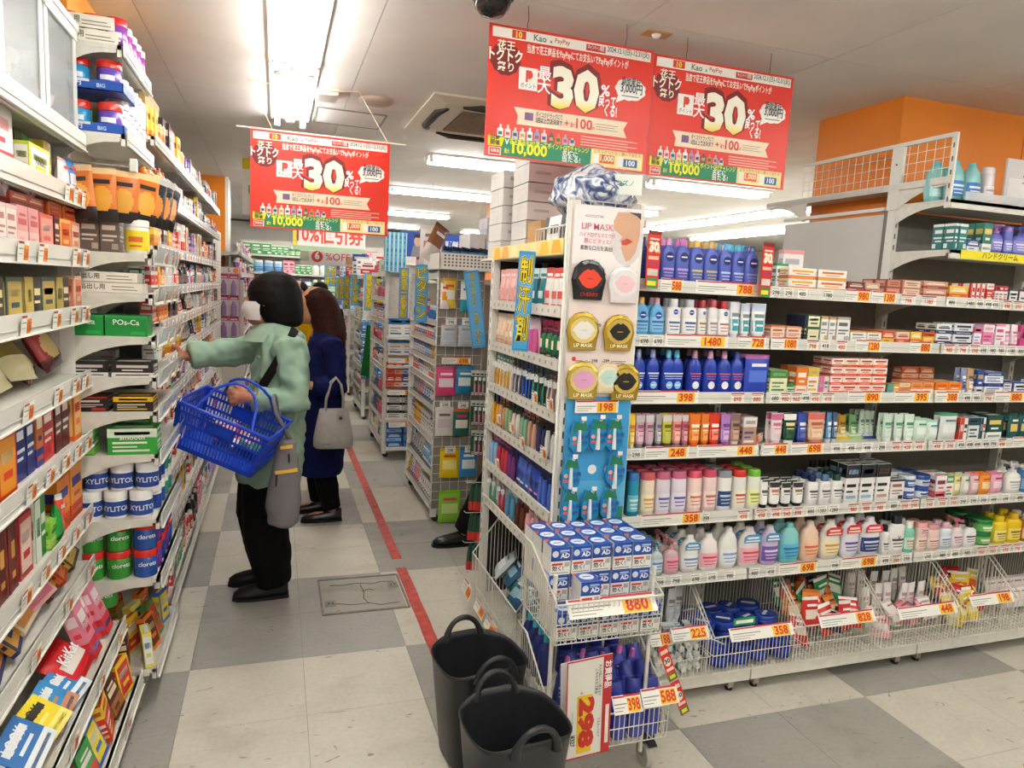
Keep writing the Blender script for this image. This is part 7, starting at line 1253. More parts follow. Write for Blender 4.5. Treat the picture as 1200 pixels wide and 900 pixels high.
# end panel, purple hanging packs, farther cosmetics
b = MB(); b.bx(-.8, -.3, 7.3, 7.34, 0, 1.52, mat('dcd8cc', .5, kind='fleck')); tag(b.obj('partition_board'), 'white end board below the orange pillar at the far left', 'panel')
b = MB(); b.bx(-.8, -.5, 6.42, 7.3, 0, 1.95, mat('d0cbc0', .5, kind='fleck')); tag(b.obj('column_casing'), 'pale boxed casing between the last left shelves and the end panel', 'panel')
HPu = hangpack(.085, .2, 'd8ccd8', '9a7aa8', 'b8345a', 'tall', '4a3a5a', name='comb_pack')
b = MB(); b.bx(-.1, .1, 0, .004, -.62, .02, mat('cfa8b8', .5)); b.fr(-.09, .09, -.04, .015, -.001, 'f0e4e4'); b.text('5', 0, -.03, .035, -.002, '8a5a6a', .02, 'c'); b.ell(.06, -.012, .024, .024, -.002, 'f0982a', 14); tag(b.obj('hook_board', None, (-.43, 7.28, 1.62)), 'pink hook board with a figure 5 and orange spot', 'display board')
for r_ in range(3):
    for c_ in range(2): HPu.put((-.475+.09*c_, 7.262, 1.56-.2*r_), f'purple pack on the pink hook board, {("top", "middle", "bottom")[r_]} row {("left", "right")[c_]}')
T4 = [(1.75, .33), (1.55, .33), (1.35, .33), (1.15, .33), (.95, .33), (.75, .32), (.5, .31), (.12, .3)]
lunit('white shelf unit of small goods beyond the pink hook board', 7.36, 8.9, T4, .62, ztop=1.9); fill(T4, 7.36, 8.9, 'unit past the pink board', rr, kinds=(0, 1, 1, 2, 3), bias=(0, 2, 3, 9, 5, 10, 1, 12))
lunit('white shelf unit of small goods at the far end of the left aisle', 8.92, 11.4, T4, .62, ztop=1.9); fill(T4, 8.92, 11.4, 'farthest left unit', rr, kinds=(0, 1, 2, 3), bias=(0, 2, 3, 9, 5, 10, 1, 12))
# ================================================================ farther end-of-aisle units on the right side of the aisle
def runit(label, y0, y1, tiers, back, ztop, brk=.06, zr=.035):
    yc = (y0+y1)/2; u = empty('end_display_unit', label, 'shelf', (back, yc, 0), -pi/2); off = Vector((-yc, back, 0)); hold = []
    b = MB(); b.bx(-y1, -y0, back, back+.015, .06, ztop, PANEL); hold.append(b.obj('back_panel', u))
    fx = min(f for z, f in tiers)
    for x in (-y1+.015, -y0-.015): hold.append(upright(u, x, fx+.02, .04, ztop)); hold.append(upright(u, x, back-.02, .04, ztop))
    for z, f in tiers: hold.append(shelf_part(u, -y1, -y0, f, back, z, brk=brk, zr=zr))
    for x in (-y1+.04, -y0-.04):
        for y in (fx+.04, back-.04): b = MB(); b.tube([(x-.01, y, .024), (x+.01, y, .024)], .024, DARK, 12); hold.append(b.obj('caster', u))
    for o in hold: o.location = o.location-off
    return u
def rfill(tiers, y0, y1, where, rr, kinds, bias, step=1.04):
    for ti, (z, f) in enumerate(tiers):
        hs = (tiers[ti-1][0]-z if ti else .18); y = y0+.05; kd = rr.choice(kinds)
        while y < y1-.06:
            i = rr.choice(bias); w = rr.choice((.05, .06, .07)); h = round(min(hs-.05, rr.choice((.09, .11, .13))), 3)
            if h < .04: break
            P, nm = far_goods(kd, i, w, h)
            for k in range(rr.randint(2, 4)):
                if y > y1-.05: break
                P.put((f+.012+P.dim[1]/2, y+w/2, z+.036+(h-.012 if kd == 1 else 0)), f'{nm}, {TN[ti]} tier, {where}', f'{where}, {TN[ti]} tier', rz=-pi/2+rr.uniform(-.06, .06)); y += w*step
rr = random.Random(77)
TG2 = [(1.60, .985), (1.30, .985), (1.17, .985), (1.04, .985), (.9, .985), (.74, .985), (.52, .985), (.3, .985), (.1, .97)]
runit('white end unit with pouches on its near face, second along the aisle', 4.4, 5.35, TG2, 1.26, 1.66); rfill(TG2, 4.4, 5.35, 'second end unit', rr, (0, 1, 2, 3), (0, 2, 4, 1, 3, 12, 11))
TG3 = [(1.62, .91), (1.4, .91), (1.2, .91), (1.0, .91), (.78, .91), (.55, .91), (.33, .91), (.12, .9)]
runit('white end unit with red and blue boxes, third along the aisle', 6.2, 7.15, TG3, 1.21, 1.66); rfill(TG3, 6.2, 7.15, 'third end unit', rr, (0, 1, 2), (0, 1, 2, 7, 10, 12))
TG4 = [(1.6, .92), (1.35, .92), (1.1, .92), (.85, .92), (.6, .92), (.35, .92), (.12, .92)]
runit('white end unit with blue goods, fourth along the aisle', 8.0, 8.95, TG4, 1.22, 1.66); rfill(TG4, 8.0, 8.95, 'fourth end unit', rr, (0, 1, 2), (0, 1, 11, 12, 7))
runit('white end unit far down the aisle, fifth along', 9.8, 10.75, TG4, 1.22, 1.66); rfill(TG4, 9.8, 10.75, 'fifth end unit', rr, (0, 2), (0, 1, 11, 12, 2))
# long gondolas behind the end units, seen only above and between
for k, (y0, y1) in enumerate(((4.45, 5.3), (6.25, 7.1), (8.05, 8.9), (9.85, 10.7))):
    u = empty('gondola', f'long white gondola behind the {("second", "third", "fourth", "fifth")[k]} end unit', 'shelf', (4.0, (y0+y1)/2, 0)); b = MB(); yc = (y0+y1)/2
    b.bx(-2.7, 3.2, -.02, .02, .05, 1.6, PANEL); b.obj('back_panel', u); b = MB(); b.bx(-2.7, 3.2, -(y1-y0)/2, (y1-y0)/2, .05, .12, SHELF); b.obj('base_deck', u)
    for z in (.5, .9, 1.25, 1.58): b = MB(); b.bx(-2.7, 3.2, -.38, .38, z, z+.03, SHELF); b.obj('shelf', u)
b = MB(); b.bx(1.21, 2.66, 2.62, 2.64, .05, 1.62, PANEL); tag(b.obj('rear_panel'), 'back panel of the lotion gondola', 'panel') if False else None
# near face of the second unit: hook panel with pouches
YN = 4.385
def nface(P, u, v, label, y=YN, group=None, **k): p = at(u, v, 1, y); return P.put((p.x, y-P.dim[1]/2-.004, p.z), label, group, **k)
u2 = empty('pegboard_display', 'grey hook panel on the near side of the second end unit', 'display board', (1.0, 4.4, 0)); b = MB(); b.bx(-.03, .27, -.006, 0, .1, 1.66, mat('8a867e', .6)); b.obj('panel', u2)
mesh_panel(u2, (-.03, -.012), (.27, -.012), .1, 1.66, .06, .002)
o = empty('perforated_tray', 'white perforated tray with stock on top of the second end unit', 'tray', (.95, 4.3, 1.665)); b = MB(); b.bx(0, .42, 0, .004, 0, .095, WHITE); b.bx(0, .004, 0, .5, 0, .095, WHITE); b.bx(0, .42, 0, .5, -.004, 0, WHITE); b.obj('tray_body', o)
b = MB()
for i in range(16):
    for j in range(4): b.fr(.03+i*.024, .042+i*.024, .015+j*.02, .026+j*.02, -.0008, '6a675f')
b.obj('perforation', o)
PX = lambda w, h, pal, fn='mid', **k: pouch(w, .03, h, pal, fn=fn, name='supplement_pouch', **k)
nf = [(PX(.09, .19, ('e8d04a', 'd8a83a', 'f0ece0', 'd8502a')), 525, 361, 'yellow and white pouch at the top left of the hook panel'), (PX(.08, .19, ('e8ece8', 'd8d8d4', '2f9ab0', '3a6a9a'), 'half'), 545, 365, 'white and teal pouch beside the slanting sign'), (PX(.06, .18, ('f0ece8', 'd8a04a', 'e89a3a', 'd8502a')), 520, 362, 'white and orange narrow pouch on the hook panel'),
 (PX(.11, .15, ('c8ccd0', 'c88a98', 'b8c4d0', '8a9aa8')), 525, 406, 'silver pouch with a rose head'), (PX(.11, .15, ('c8ccd0', '6ab0c8', 'b8c8d0', '8a9aa8')), 545, 406, 'silver pouch with a blue head'),
 (PX(.13, .19, ('d8487a', 'c03a6a', 'f0e0e4', 'f4e8ec')), 521, 463, 'pink pouch with a white panel'), (PX(.12, .18, ('2f8ab8', '24709c', 'e8f0f0', 'f0f4f4')), 543, 461, 'blue pouch with a white panel'),
 (PX(.12, .19, ('e6e2da', 'f0ece4', 'd8c8d0', '6a6a70')), 519, 510, 'white printed pouch in the middle of the hook panel'), (PX(.11, .18, ('2f6a5c', 'd8602a', 'e8e4da', 'd8304a')), 539, 510, 'dark green printed pouch'),
 (PX(.13, .2, ('f0cf1c', 'e8c010', 'f4e48a', 'd84a2a')), 525, 559, 'bright yellow pouch low on the hook panel'), (PX(.12, .2, ('3a8ac4', '2f7ab0', 'e0ecf0', 'f0f4f4')), 547, 558, 'sky blue pouch low on the hook panel'), (PX(.15, .22, ('8ac83a', '7ab82a', 'c8e08a', 'd84a5a')), 525, 611, 'lime green pouch at the foot of the hook panel')]
for P, u, v, lb in nf: nface(P, u, v, lb)
for j, (t_, u, v) in enumerate((('698', 533, 422), ('298', 520, 473), ('348', 541, 474), ('298', 526, 526), ('298', 549, 525), ('398', 527, 377), ('498', 546, 377))):
    p = at(u, v, 1, YN); price(t_, .19 if j == 0 else .07, .045, 'big' if j == 0 else 'blk').put((p.x, YN-.04, p.z-.02), ('wide 698 price card on the hook panel', 'small price tag under the pink pouch', 'small price tag under the blue pouch', 'small price tag over the yellow pouch', 'small price tag over the sky blue pouch', 'small price tag over the rose headed pouch', 'small price tag over the blue headed pouch')[j])
TB_ = hangpack(.05, .15, '1f6a50', 'e88aa0', 'f0f0ea', 'brush', 'f0f0ea', name='toothbrush_pack')
for r_ in range(3):
    for c_ in range(4): p = at(556+c_*4.4, 436+r_*35, 1, 4.25); TB_.put((p.x, 4.25-c_*.01, p.z), f'green backed brush pack hanging in the {("top", "middle", "bottom")[r_]} row by the hook panel', 'green brush packs by the hook panel', rz=.3)
# stock on the second unit
WB2 = mat('e4e2e0', .5, kind='carton')
for k in range(2):
    for j in range(4 if k == 0 else 3): stock('tissue_carton', f'white and lilac carton, {n_[j]} in the {("taller", "shorter")[k]} stack on the second end unit', 1.28+k*.1, 1.37+k*.1, 4.42, 4.6, 1.71+j*.075, 1.71+j*.075+.072, mat('d8d6e0', .5, kind='carton'))
stock('tissue_carton', 'big white carton on the perforated tray', 1.17, 1.27, 4.42, 4.7, 1.69, 1.9, WB2)
for k in range(5): carton(.055, .05, .09, '3a8ab8', '22304a', 'e8ecf0', 'top', name='small_carton_b').put((1.0+k*.058, 4.36, 1.67+.04), f'blue and black small carton leaning on the tray, {("first", "second", "third", "fourth", "fifth")[k]} from the left', rx=-.2, ry=.15)
pouch(.12, .05, .26, ('8a5a3a', '6a4a3a', 'd8d4d0', 'e8e8ec'), name='stock_bag', cat='bag', fn='half').put((.93, 4.6, 1.72), 'brown and clear bag slumped on the tray corner', ry=.5, rz=.4); pouch(.16, .06, .26, ('e0dcd6', 'd8d4d0', 'b88a78', '8a8a88'), name='stock_bag', cat='bag').put((1.0, 4.8, 1.7), 'pale printed bag standing behind the tray')
# third unit: boxes facing the camera
def grid_boxes(u0, u1, vb, y, n, rows, P, labels, d=None):
    for k in range(n):
        for j in range(rows): p = at(u0+(u1-u0)*(k+.5)/n, vb, 1, y); P[k % len(P)].put((p.x, y+P[k % len(P)].dim[1]/2, p.z+j*P[k % len(P)].dim[2]*1.01), labels[k % len(labels)] + (f', {("bottom", "second", "third", "fourth")[j]} row' if rows > 1 else ''))
Y3 = 6.12
b = MB(); b.bx(.93, 1.23, Y3+.08, Y3+.09, .1, 1.62, PANEL); 
for z in (.12, .38, .62, .85, 1.1): b.bx(.92, 1.24, Y3-.06, Y3+.09, z-.02, z, SHELF)
tag(b.obj('side_rack'), 'white side rack carrying boxes on the third end unit', 'shelf')
grid_boxes(455, 489, 416, Y3, 2, 2, [carton(.13, .06, .16, 'f0f0ea', '2f7ac0', 'c0b8a8', 'top', name='supplement_box')], ['white supplement box with a blue dome print, left column', 'white supplement box with a blue dome print, right column'])
grid_boxes(453, 489, 454, Y3, 4, 2, [carton(.07, .06, .11, c1, c2, 'f4ece0', 'band', name='supplement_box') for c1, c2 in (('d8402c', 'e8705a'), ('e04a24', 'f0c8a8'), ('2a52a8', 'e0e4f0'), ('f0702a', 'f4c89a'))], ['red supplement box', 'scarlet supplement box', 'blue supplement box', 'orange supplement box'])
grid_boxes(453, 489, 490, Y3, 2, 3, [carton(.13, .06, .07, 'ecebe6', '2c2f3a', '2c2f3a', 'top', name='supplement_box')], ['white box with black band, left stack', 'white box with black band, right stack'])
grid_boxes(452, 489, 528, Y3, 2, 3, [carton(.13, .06, .08, '2a62b8', '8ac0e8', 'e8f0f8', 'band', name='supplement_box'), carton(.13, .06, .08, '1f4a9c', '4a9ad8', 'e8f0f8', 'frame', name='supplement_box')], ['blue supplement box, left stack', 'deep blue supplement box, right stack'])
for j, (t_, v) in enumerate((('798', 422), ('348', 459), ('298', 496))): p = at(470, v, 1, Y3); price(t_, .24, .05, 'big').put((p.x, Y3-.065, p.z-.02), f'wide price card on the side rack, {("upper", "middle", "lower")[j]} one')
for k in range(5):
    for j in range(3): p = at(454+k*5, 311, 1, 6.1); carton(.036, .09, .11, '5ab8dc', 'cfeaf4', '2a8ab8', 'stripe', name='striped_carton').put((p.x, 6.16, 1.66+j*.112), 'light blue striped carton in the block stacked on the third end unit', 'light blue striped cartons')
b = MB(); W_, Hh_ = .82, .24; b.bx(0, W_, 0, .006, 0, Hh_, mat('1f55c0', .4)); b.ell(.34, .13, .075, .09, -.0008, '3a7ae0', 20); b.ell(.35, .12, .06, .07, -.0012, 'e8ecf0', 20); b.poly([(.3, .09), (.33, .16), (.4, .15), (.38, .08)][::-1], -.0016, '4a8ab0'); b.poly([(.1, 0), (.12, .1), (.17, .14), (.22, .1), (.26, 0)][::-1], -.001, '8a8a98'); b.ell(.165, .15, .035, .05, -.0014, 'd8b8a0', 18); b.poly([(.125, .16), (.13, .21), (.165, .225), (.2, .21), (.205, .16), (.19, .185), (.14, .185)][::-1], -.0018, '2a2420'); b.text('頭髪の悩み', .44, .1, .055, -.0012, 'f0f4fa', .03, wmax=.34)
o = b.obj('poster_sign', None, (at(469, 300, 1, 6.9).x, 6.9, at(469, 300, 1, 6.9).z)); tag(o, 'blue hanging poster with a dark haired figure and white lettering', 'sign'); b = MB(); b.tube([(.3, .003, Hh_), (.3, .003, CEIL-o.location.z)], .002, HOOK, 4); b.tube([(.75, .003, Hh_), (.8, .003, CEIL-o.location.z)], .002, HOOK, 4); b.obj('cord', o)
# blue strip signs with yellow lettering
def sgn(u0, v0, v1, y, w, s, label, ry=0, base='5ab0e4'): p = at(u0, v0, 1, y); q = at(u0, v1, 1, y); strip_sign((p.x, y, p.z), w, p.z-q.z, s, label, 0, ry, base=base)
sgn(552, 317, 408, 4.2, .095, 'ダイエット・コラーゲン', 'slanting blue strip sign with eleven yellow characters', ry=-.16)
sgn(495, 310, 378, 4.66, .085, 'ビタミン', 'blue strip sign reading vitamin in yellow katakana'); sgn(474, 314, 375, 6.05, .08, '指定第二医薬部', 'duller blue strip sign beside the vitamin sign', base='6a8ab0')
for k, (u, v0, v1, y, s) in enumerate(((445, 317, 368, 7.8, '風邪薬鎮痛'), (433, 320, 364, 7.8, '胃腸薬整腸'), (417, 322, 358, 8.6, 'かぜ薬'), (407, 323, 362, 9.4, '鼻炎薬剤'), (401, 324, 352, 9.6, '目薬類'), (396, 325, 352, 10.2, 'せき薬'), (390, 312, 336, 11, '湿布'), (384, 312, 336, 11.2, '皮膚'))):
    sgn(u, v0, v1, y, (.1, .1, .1, .09, .09, .08, .1, .1)[k], s, f'small blue strip sign with yellow characters far down the aisle, {("first", "second", "third", "fourth", "fifth", "sixth", "seventh", "eighth")[k]} from the right')
p = at(438, 480, 1, 7.9)
b = MB(); b.T = None; b.tube([(.93, 7.7, .55), (.98, 7.72, 1.1)], [.06, .05], mat('1d6a2e', .5, kind='cloth'), 10); b.text('バンテリン', 0, 0, .01, -9, 'f0e03a') if False else None; tag(b.obj('rolled_banner'), 'dark green roll leaning on the fourth end unit', 'banner')
for j in range(4): 
    for c_ in range(4): p = at(417+c_*6, 470-j*22, 1, 8.0); hangpack(.05, .16, '2a72c0', '3a94dc', 'e8f0f4', 'bag', 'f0f4f8', name='hanging_pack').put((.93+c_*.06, 7.97, 1.15-j*.17), f'blue hanging pack on the near side of the fourth end unit, {("top", "second", "third", "bottom")[j]} row', 'blue packs on the fourth end unit')
# far banners and far end shelving
b = MB(); b.bx(0, .8, 0, .003, 0, .28, mat('f2e4e2', .5)); b.text('10%値引券', .04, .08, .16, -.001, 'e0503c', .03, wmax=.74); b.fr(0, .8, .0, .05, -.001, 'a8c8a0'); b.fr(0, .05, .05, .25, -.001, 'e8d84a')
p = at(343, 300, 1, 8.4); o = b.obj('coupon_banner', None, (p.x, 8.4, at(343, 292, 1, 8.4).z-.0)); tag(o, 'pale pink banner with red ten percent lettering below the red banner', 'banner')
b = MB(); b.bx(0, .75, 0, .003, 0, .2, mat('ece8e2', .5)); b.ell(.2, .1, .07, .07, -.001, 'd8402c', 20); b.text('6', .2, .065, .09, -.002, 'fff', .03, 'c'); b.text('%OFF', .3, .06, .09, -.002, 'd8604a', .01); b.fr(.0, .1, .04, .16, -.001, 'b8c8a8'); b.fr(.55, .75, .02, .12, -.001, 'c8a878'); tag(b.obj('discount_banner', None, (at(352, 300, 1, 9.2).x, 9.2, at(352, 309, 1, 9.2).z)), 'white banner with a red six percent off mark far down the aisle', 'banner')
b = MB(); b.bx(0, .16, 0, .003, 0, .5, mat('f0ece4', .5)); b.fr(0, .16, .38, .5, -.001, 'f0d81c'); b.ell(.1, .2, .05, .08, -.001, 'e8a02a', 16); b.fr(.05, .12, .18, .25, -.002, '3a8a4a'); tag(b.obj('hanging_sign', None, (at(284, 250, 1, 6.6).x, 6.6, at(284, 251, 1, 6.6).z)), 'white and yellow hanging sign just left of the red banner', 'sign')
u = empty('far_shelving', 'white wall shelving across the far end of the shop', 'shelf', (2.0, 12.8, 0)); b = MB(); b.bx(-2.6, 4, .3, .33, 0, 2.2, PANEL); b.obj('back_panel', u)
TW5 = (1.95, 1.65, 1.35, 1.05, .7, .3)
for z in TW5: b = MB(); b.bx(-2.6, 4, 0, .3, z-.03, z, SHELF); b.obj('shelf', u)
for ti, z in enumerate(TW5[:4]):
    x = -.55
    while x < 1.7:
        i = rr.choice((7, 7, 1, 0, 12, 2, 9, 11)); w = rr.choice((.09, .12, .15)); h = rr.choice((.16, .2, .22)); P, nm = far_goods(rr.choice((0, 2)), i, w, h, .08)
        for k in range(rr.randint(2, 3)): P.put((x+w/2, 12.86, z), f'{nm}, {TN[ti]} tier, shelving across the far end', f'far end shelving, {TN[ti]} tier'); x += w*1.05
# goods piled on top of far end units
for k in range(14):
    y = 8.0+(k % 7)*.45; i = (0, 12, 1, 6, 10, 11, 3)[k % 7]; P = carton(.16, .14, .16+.05*(k % 3), PALS[i][1], PALS[i][2], PALS[i][3], ('band', 'lines', 'top')[k % 3], name='stock_carton'); P.put((.98+.17*(k // 7), y, 1.638), f'{PALS[i][0]} stock carton piled on the far end units, {("front", "second", "third", "fourth", "fifth", "sixth", "last")[k % 7]} {("left", "right")[k // 7]}', rz=-.4)
# ================================================================ people
fold_tex = bpy.data.textures.new('folds', 'CLOUDS'); fold_tex.noise_scale = .075; fold_tex.noise_depth = 1
def organic(name, pieces, m_, parent=None, voxel=.008, smooth=5, folds=0, loc=(0, 0, 0)):
    """continuous soft surface grown round chains of ellipses and balls; pieces: ('t', [(point, rx, ry)], flat) tubes, ('r', [(cx,cy,z,rx,ry)]) stacked rings, ('b', centre, radii)"""
    b = MB()
    for pc in pieces:
        if pc[0] == 'r':
            R = pc[1]; n = 20; b.loft([[(cx+rx*cos(2*pi*k/n), cy+ry*sin(2*pi*k/n), z) for k in range(n)] for cx, cy, z, rx, ry in R], m_)
        elif pc[0] == 't': b.tube([p for p, r in pc[1]], [r for p, r in pc[1]], m_, 12)
        elif pc[0] == 'b':
            c, r = pc[1], pc[2]; n = 16; rg = []
            for i in range(1, 10): a = pi*i/10; rg.append([(c[0]+r[0]*sin(a)*cos(2*pi*k/n), c[1]+r[1]*sin(a)*sin(2*pi*k/n), c[2]-r[2]*cos(a)) for k in range(n)])
            b.loft(rg, m_)
    o = b.obj(name, parent, loc)
    md = o.modifiers.new('remesh', 'REMESH'); md.mode = 'VOXEL'; md.voxel_size = voxel; md.use_smooth_shade = True
    sm = o.modifiers.new('smooth', 'SMOOTH'); sm.iterations = smooth; sm.factor = .5
    if folds: dp = o.modifiers.new('folds', 'DISPLACE'); dp.texture = fold_tex; dp.strength = folds; dp.texture_coords = 'LOCAL'; dp.mid_level = .5
    return o
def hand(p, d, side, curl=.35, up=(0, 0, 1)):
    """palm and five fingers: p wrist, d direction of the fingers, side = thumb direction"""
    P = Vector(p); D = Vector(d).normalized(); S = Vector(side).normalized(); N = D.cross(S).normalized(); out = []
    out.append(('t', [(tuple(P), .024), (tuple(P+D*.03), .027), (tuple(P+D*.07), .028), (tuple(P+D*.085), .022)]))
    out.append(('t', [(tuple(P+D*.06+S*.024), .016), (tuple(P+D*.07-S*.024), .015)]))
    for k, L_ in enumerate((.07, .078, .072, .056)):
        b0 = P+D*.075+S*(.028-.018*k); a = curl*(1+.15*k); q1 = b0+(D*cos(a)-N*sin(a))*L_*.45; q2 = q1+(D*cos(a*2)-N*sin(a*2))*L_*.32; q3 = q2+(D*cos(a*2.8)-N*sin(a*2.8))*L_*.25
        out.append(('t', [(tuple(b0-D*.02), .0095), (tuple(b0), .0095), (tuple(q1), .0088), (tuple(q2), .008), (tuple(q3), .006)]))
    t0 = P+D*.02+S*.022; t1 = t0+(D*.6+S*.8).normalized()*.035; t2 = t1+(D*.9+S*.3-N*.3).normalized()*.03
    out.append(('t', [(tuple(t0), .013), (tuple(t1), .011), (tuple(t2), .0085)])); return out
def L3(a, b, t): return tuple(a[i]+(b[i]-a[i])*t for i in range(3))
def person(label, loc, rz, P):
    """body faces -X, its left side towards -Y; P holds joints (metres) and clothing"""
    sk = mat(P.get('skin', 'c98f6e'), .5, kind='skin'); hc = P['head']; hx, hy, hz = hc
    tor = P['torso']                                     # rings cx,cy,z,rx,ry from hem to neck
    aL, aR, lL, lR = P['armL'], P['armR'], P['legL'], P['legR']
    pcs = [('b', (hx, hy, hz+.015), (.092, .074, .112)), ('b', (hx-.028, hy, hz-.05), (.064, .058, .065)), ('b', (hx-.098, hy, hz-.008), (.016, .012, .02)), ('b', (hx-.088, hy, hz-.052), (.012, .02, .008)), ('b', (hx-.06, hy, hz-.095), (.03, .028, .02))]
    for s_ in (-1, 1): pcs += [('b', (hx+.01, hy+s_*.074, hz), (.018, .008, .03))]
    nk = P['neck']; pcs += [('t', [((hx+.015, hy, hz-.05), .052), (L3(nk, (hx, hy, hz-.1), .5), .05), (nk, .06), ((nk[0], nk[1], nk[2]-.08), .09)])]
    pcs += [('r', [(cx, cy, z, rx*.85, ry*.85) for cx, cy, z, rx, ry in tor if z > P.get('hip', .78)])]
    for A in (aL, aR): pcs += [('t', [(A[0], .05), (L3(A[0], A[1], .5), .043), (A[1], .036), (L3(A[1], A[2], .4), .036), (A[2], .025)])]
    pcs += hand(aL[2], aL[3], aL[4], aL[5])+hand(aR[2], aR[3], aR[4], aR[5])
    for Lg in (lL, lR): pcs += [('t', [(Lg[0], .085), (L3(Lg[0], Lg[1], .5), .07), (Lg[1], .052), (L3(Lg[1], Lg[2], .35), .05), (Lg[2], .034), ((Lg[2][0], Lg[2][1], Lg[2][2]-.03), .034)]), ('t', [((Lg[2][0]+.03, Lg[2][1], .04), .03), ((Lg[2][0]-.1, Lg[2][1], .035), .028), ((Lg[2][0]-.15, Lg[2][1], .03), .02)])]
    body = organic('person', pcs, sk, None, .0065, 3); tag(body, label, 'person'); body.location = loc; body.rotation_euler[2] = rz
    # eyes and brows
    b = MB()
    for s_ in (-1, 1): b.box((hx-.083, hy+s_*.03, hz+.018), (.008, .026, .009), '1c1614'); b.box((hx-.084, hy+s_*.03, hz+.036), (.006, .034, .005), '2a201c')
    b.obj('eyes', body)
    cm = mat(P['coat'], .75, kind='coat'); cp = [('r', [(cx, cy, z, rx, ry) for cx, cy, z, rx, ry in tor])]
    sr = P.get('sleeve', (.075, .066, .056))
    for A in (aL, aR): w_ = L3(A[1], A[2], P.get('cuff', .9)); cp += [('t', [((A[0][0], A[0][1]*.55+tor[-3][1]*.45, A[0][2]+.0), sr[0]*.95), (A[0], sr[0]), (L3(A[0], A[1], .5), sr[0]*.96), (A[1], sr[1]), (L3(A[1], A[2], .5), sr[1]*.95), (w_, sr[2])])]
    organic('coat', cp, cm, body, .009, 4, P.get('folds', .02))
    if 'collar' in P:
        b = MB(); n = 18; cx, cy, cz = nk; rg = []
        for dz, k_, o_ in ((-.05, 1.5, .012), (-.005, 1.35, .004), (.03, 1.25, 0), (.025, 1.45, .0), (-.03, 1.75, .02), (-.075, 2.05, .03)): rg.append([(cx+.058*k_*cos(a)-o_*(cos(a) < -.3), cy+.06*k_*sin(a), cz+dz-.012*(1-cos(a))*(dz > 0)) for a in (2*pi*j/n for j in range(n))])
        b.loft(rg, mat(P['collar'], .75, kind='coat'), False, False); b.obj('collar', body)
    tm = mat(P['trousers'], .8, kind='cloth'); tp = []; tr = P.get('tr', (.105, .085, .068))
    for Lg in (lL, lR): tp += [('t', [((Lg[0][0], Lg[0][1]*.6+(lL[0][1]+lR[0][1])*.2, Lg[0][2]+.1), tr[0]*.9), (Lg[0], tr[0]), (L3(Lg[0], Lg[1], .5), tr[0]*.95), (Lg[1], tr[1]), (L3(Lg[1], Lg[2], .5), tr[1]*.95), ((Lg[2][0], Lg[2][1], Lg[2][2]-.015), tr[2])])]
    organic('trousers', tp, tm, body, .009, 3, .012)
    hm = mat(P['haircol'], .62, kind='hair'); organic('hair', P['hair'], hm, body, .007, 4, .006)
    for Lg in (lL, lR):
        x, y = Lg[2][0], Lg[2][1]; b = MB(); z0 = Lg[3] if len(Lg) > 3 else 0; hl = P.get('heel', .012)
        sec = [(.062, .028, .0, .075), (.04, .036, .0, .08), (0, .038, .0, .07), (-.06, .04, .0, .055), (-.12, .043, .0, .045), (-.165, .036, .0, .035), (-.19, .018, .002, .02)]
        b.loft([[(x+dx, y+w_*c, z0+.012+hh*P.get('shoe_h', 1.28)*max(0, s)) for c, s in ((cos(2*pi*k/12), sin(2*pi*k/12)) for k in range(12))] for dx, w_, zz, hh in sec], mat(P['shoe'], .3)); b.loft([[(x+dx, y+w_*1.06*c, z) for dx, w_ in ((.066, .03), (.0, .04), (-.1, .045), (-.17, .036), (-.195, .016)) for c in (1,)]+[(x+dx, y-w_*1.06, z) for dx, w_ in ((-.195, .016), (-.17, .036), (-.1, .045), (.0, .04), (.066, .03))] for z in (z0, z0+.014)], mat('161412', .5), smooth=False); b.obj('shoe', body)
    return body
# ---------------------------------------------------------------- woman in the green coat
G = Vector((0, 3.5, 0))
hx, hz = -.035, 1.445
w1 = person('woman in a sage green coat and white mask reaching to the shelf', tuple(G), 0, dict(head=(hx, .0, hz), neck=(.0, 0, 1.335), skin='b9795a', haircol='14100f', coat='92ae9a', collar='9cb6a3', trousers='0e0e10', shoe='141416', folds=.04, sleeve=(.076, .07, .06),
    torso=[(-.03, 0, .6, .155, .2), (-.03, 0, .63, .158, .205), (-.015, 0, .8, .15, .195), (.01, 0, 1.0, .135, .182), (.025, 0, 1.13, .128, .185), (.035, 0, 1.24, .112, .185), (.03, 0, 1.3, .09, .15), (.01, 0, 1.345, .06, .07)],
    armR=((.03, .17, 1.25), (-.19, .2, 1.18), (-.405, .13, 1.165), (-1, -.05, .0), (0, -.3, 1), .3), armL=((.05, -.17, 1.24), (.1, -.22, 1.0), (-.11, -.235, 1.025), (-1, .25, -.1), (0, .5, .8), 1.15), cuff=.93,
    legL=((-.03, -.075, .7), (-.05, -.07, .4), (.0, -.03, .09)), legR=((-.05, .08, .7), (-.08, .1, .4), (-.03, .15, .09)), tr=(.12, .105, .082),
    hair=[('r', [(.045, 0, 1.33, .06, .075), (.032, 0, 1.35, .093, .1), (.014, 0, 1.4, .112, .106), (-.002, 0, 1.44, .123, .108), (-.008, 0, 1.49, .122, .104), (-.006, 0, 1.535, .105, .09), (0, 0, 1.57, .068, .06), (.0, 0, 1.585, .025, .02)])]))
b = MB(); rg = []                                          # mask hugging the lower face
for i in range(6):
    z = hz-.002-.017*i; rg.append([(hx-.115*(1-.14*abs(i-2.2)/2.5)*cos(a)*1.05, .088*sin(a)*1.02, z) for a in (-1.25+2.5*k/10 for k in range(11))])
b.loft(rg, mat('dedad8', .85), closed=False); b.tube([(hx-.02, -.092, hz-.02), (hx+.02, -.088, hz+.005)], .002, 'f0eeec', 5); b.obj('face_mask', w1)
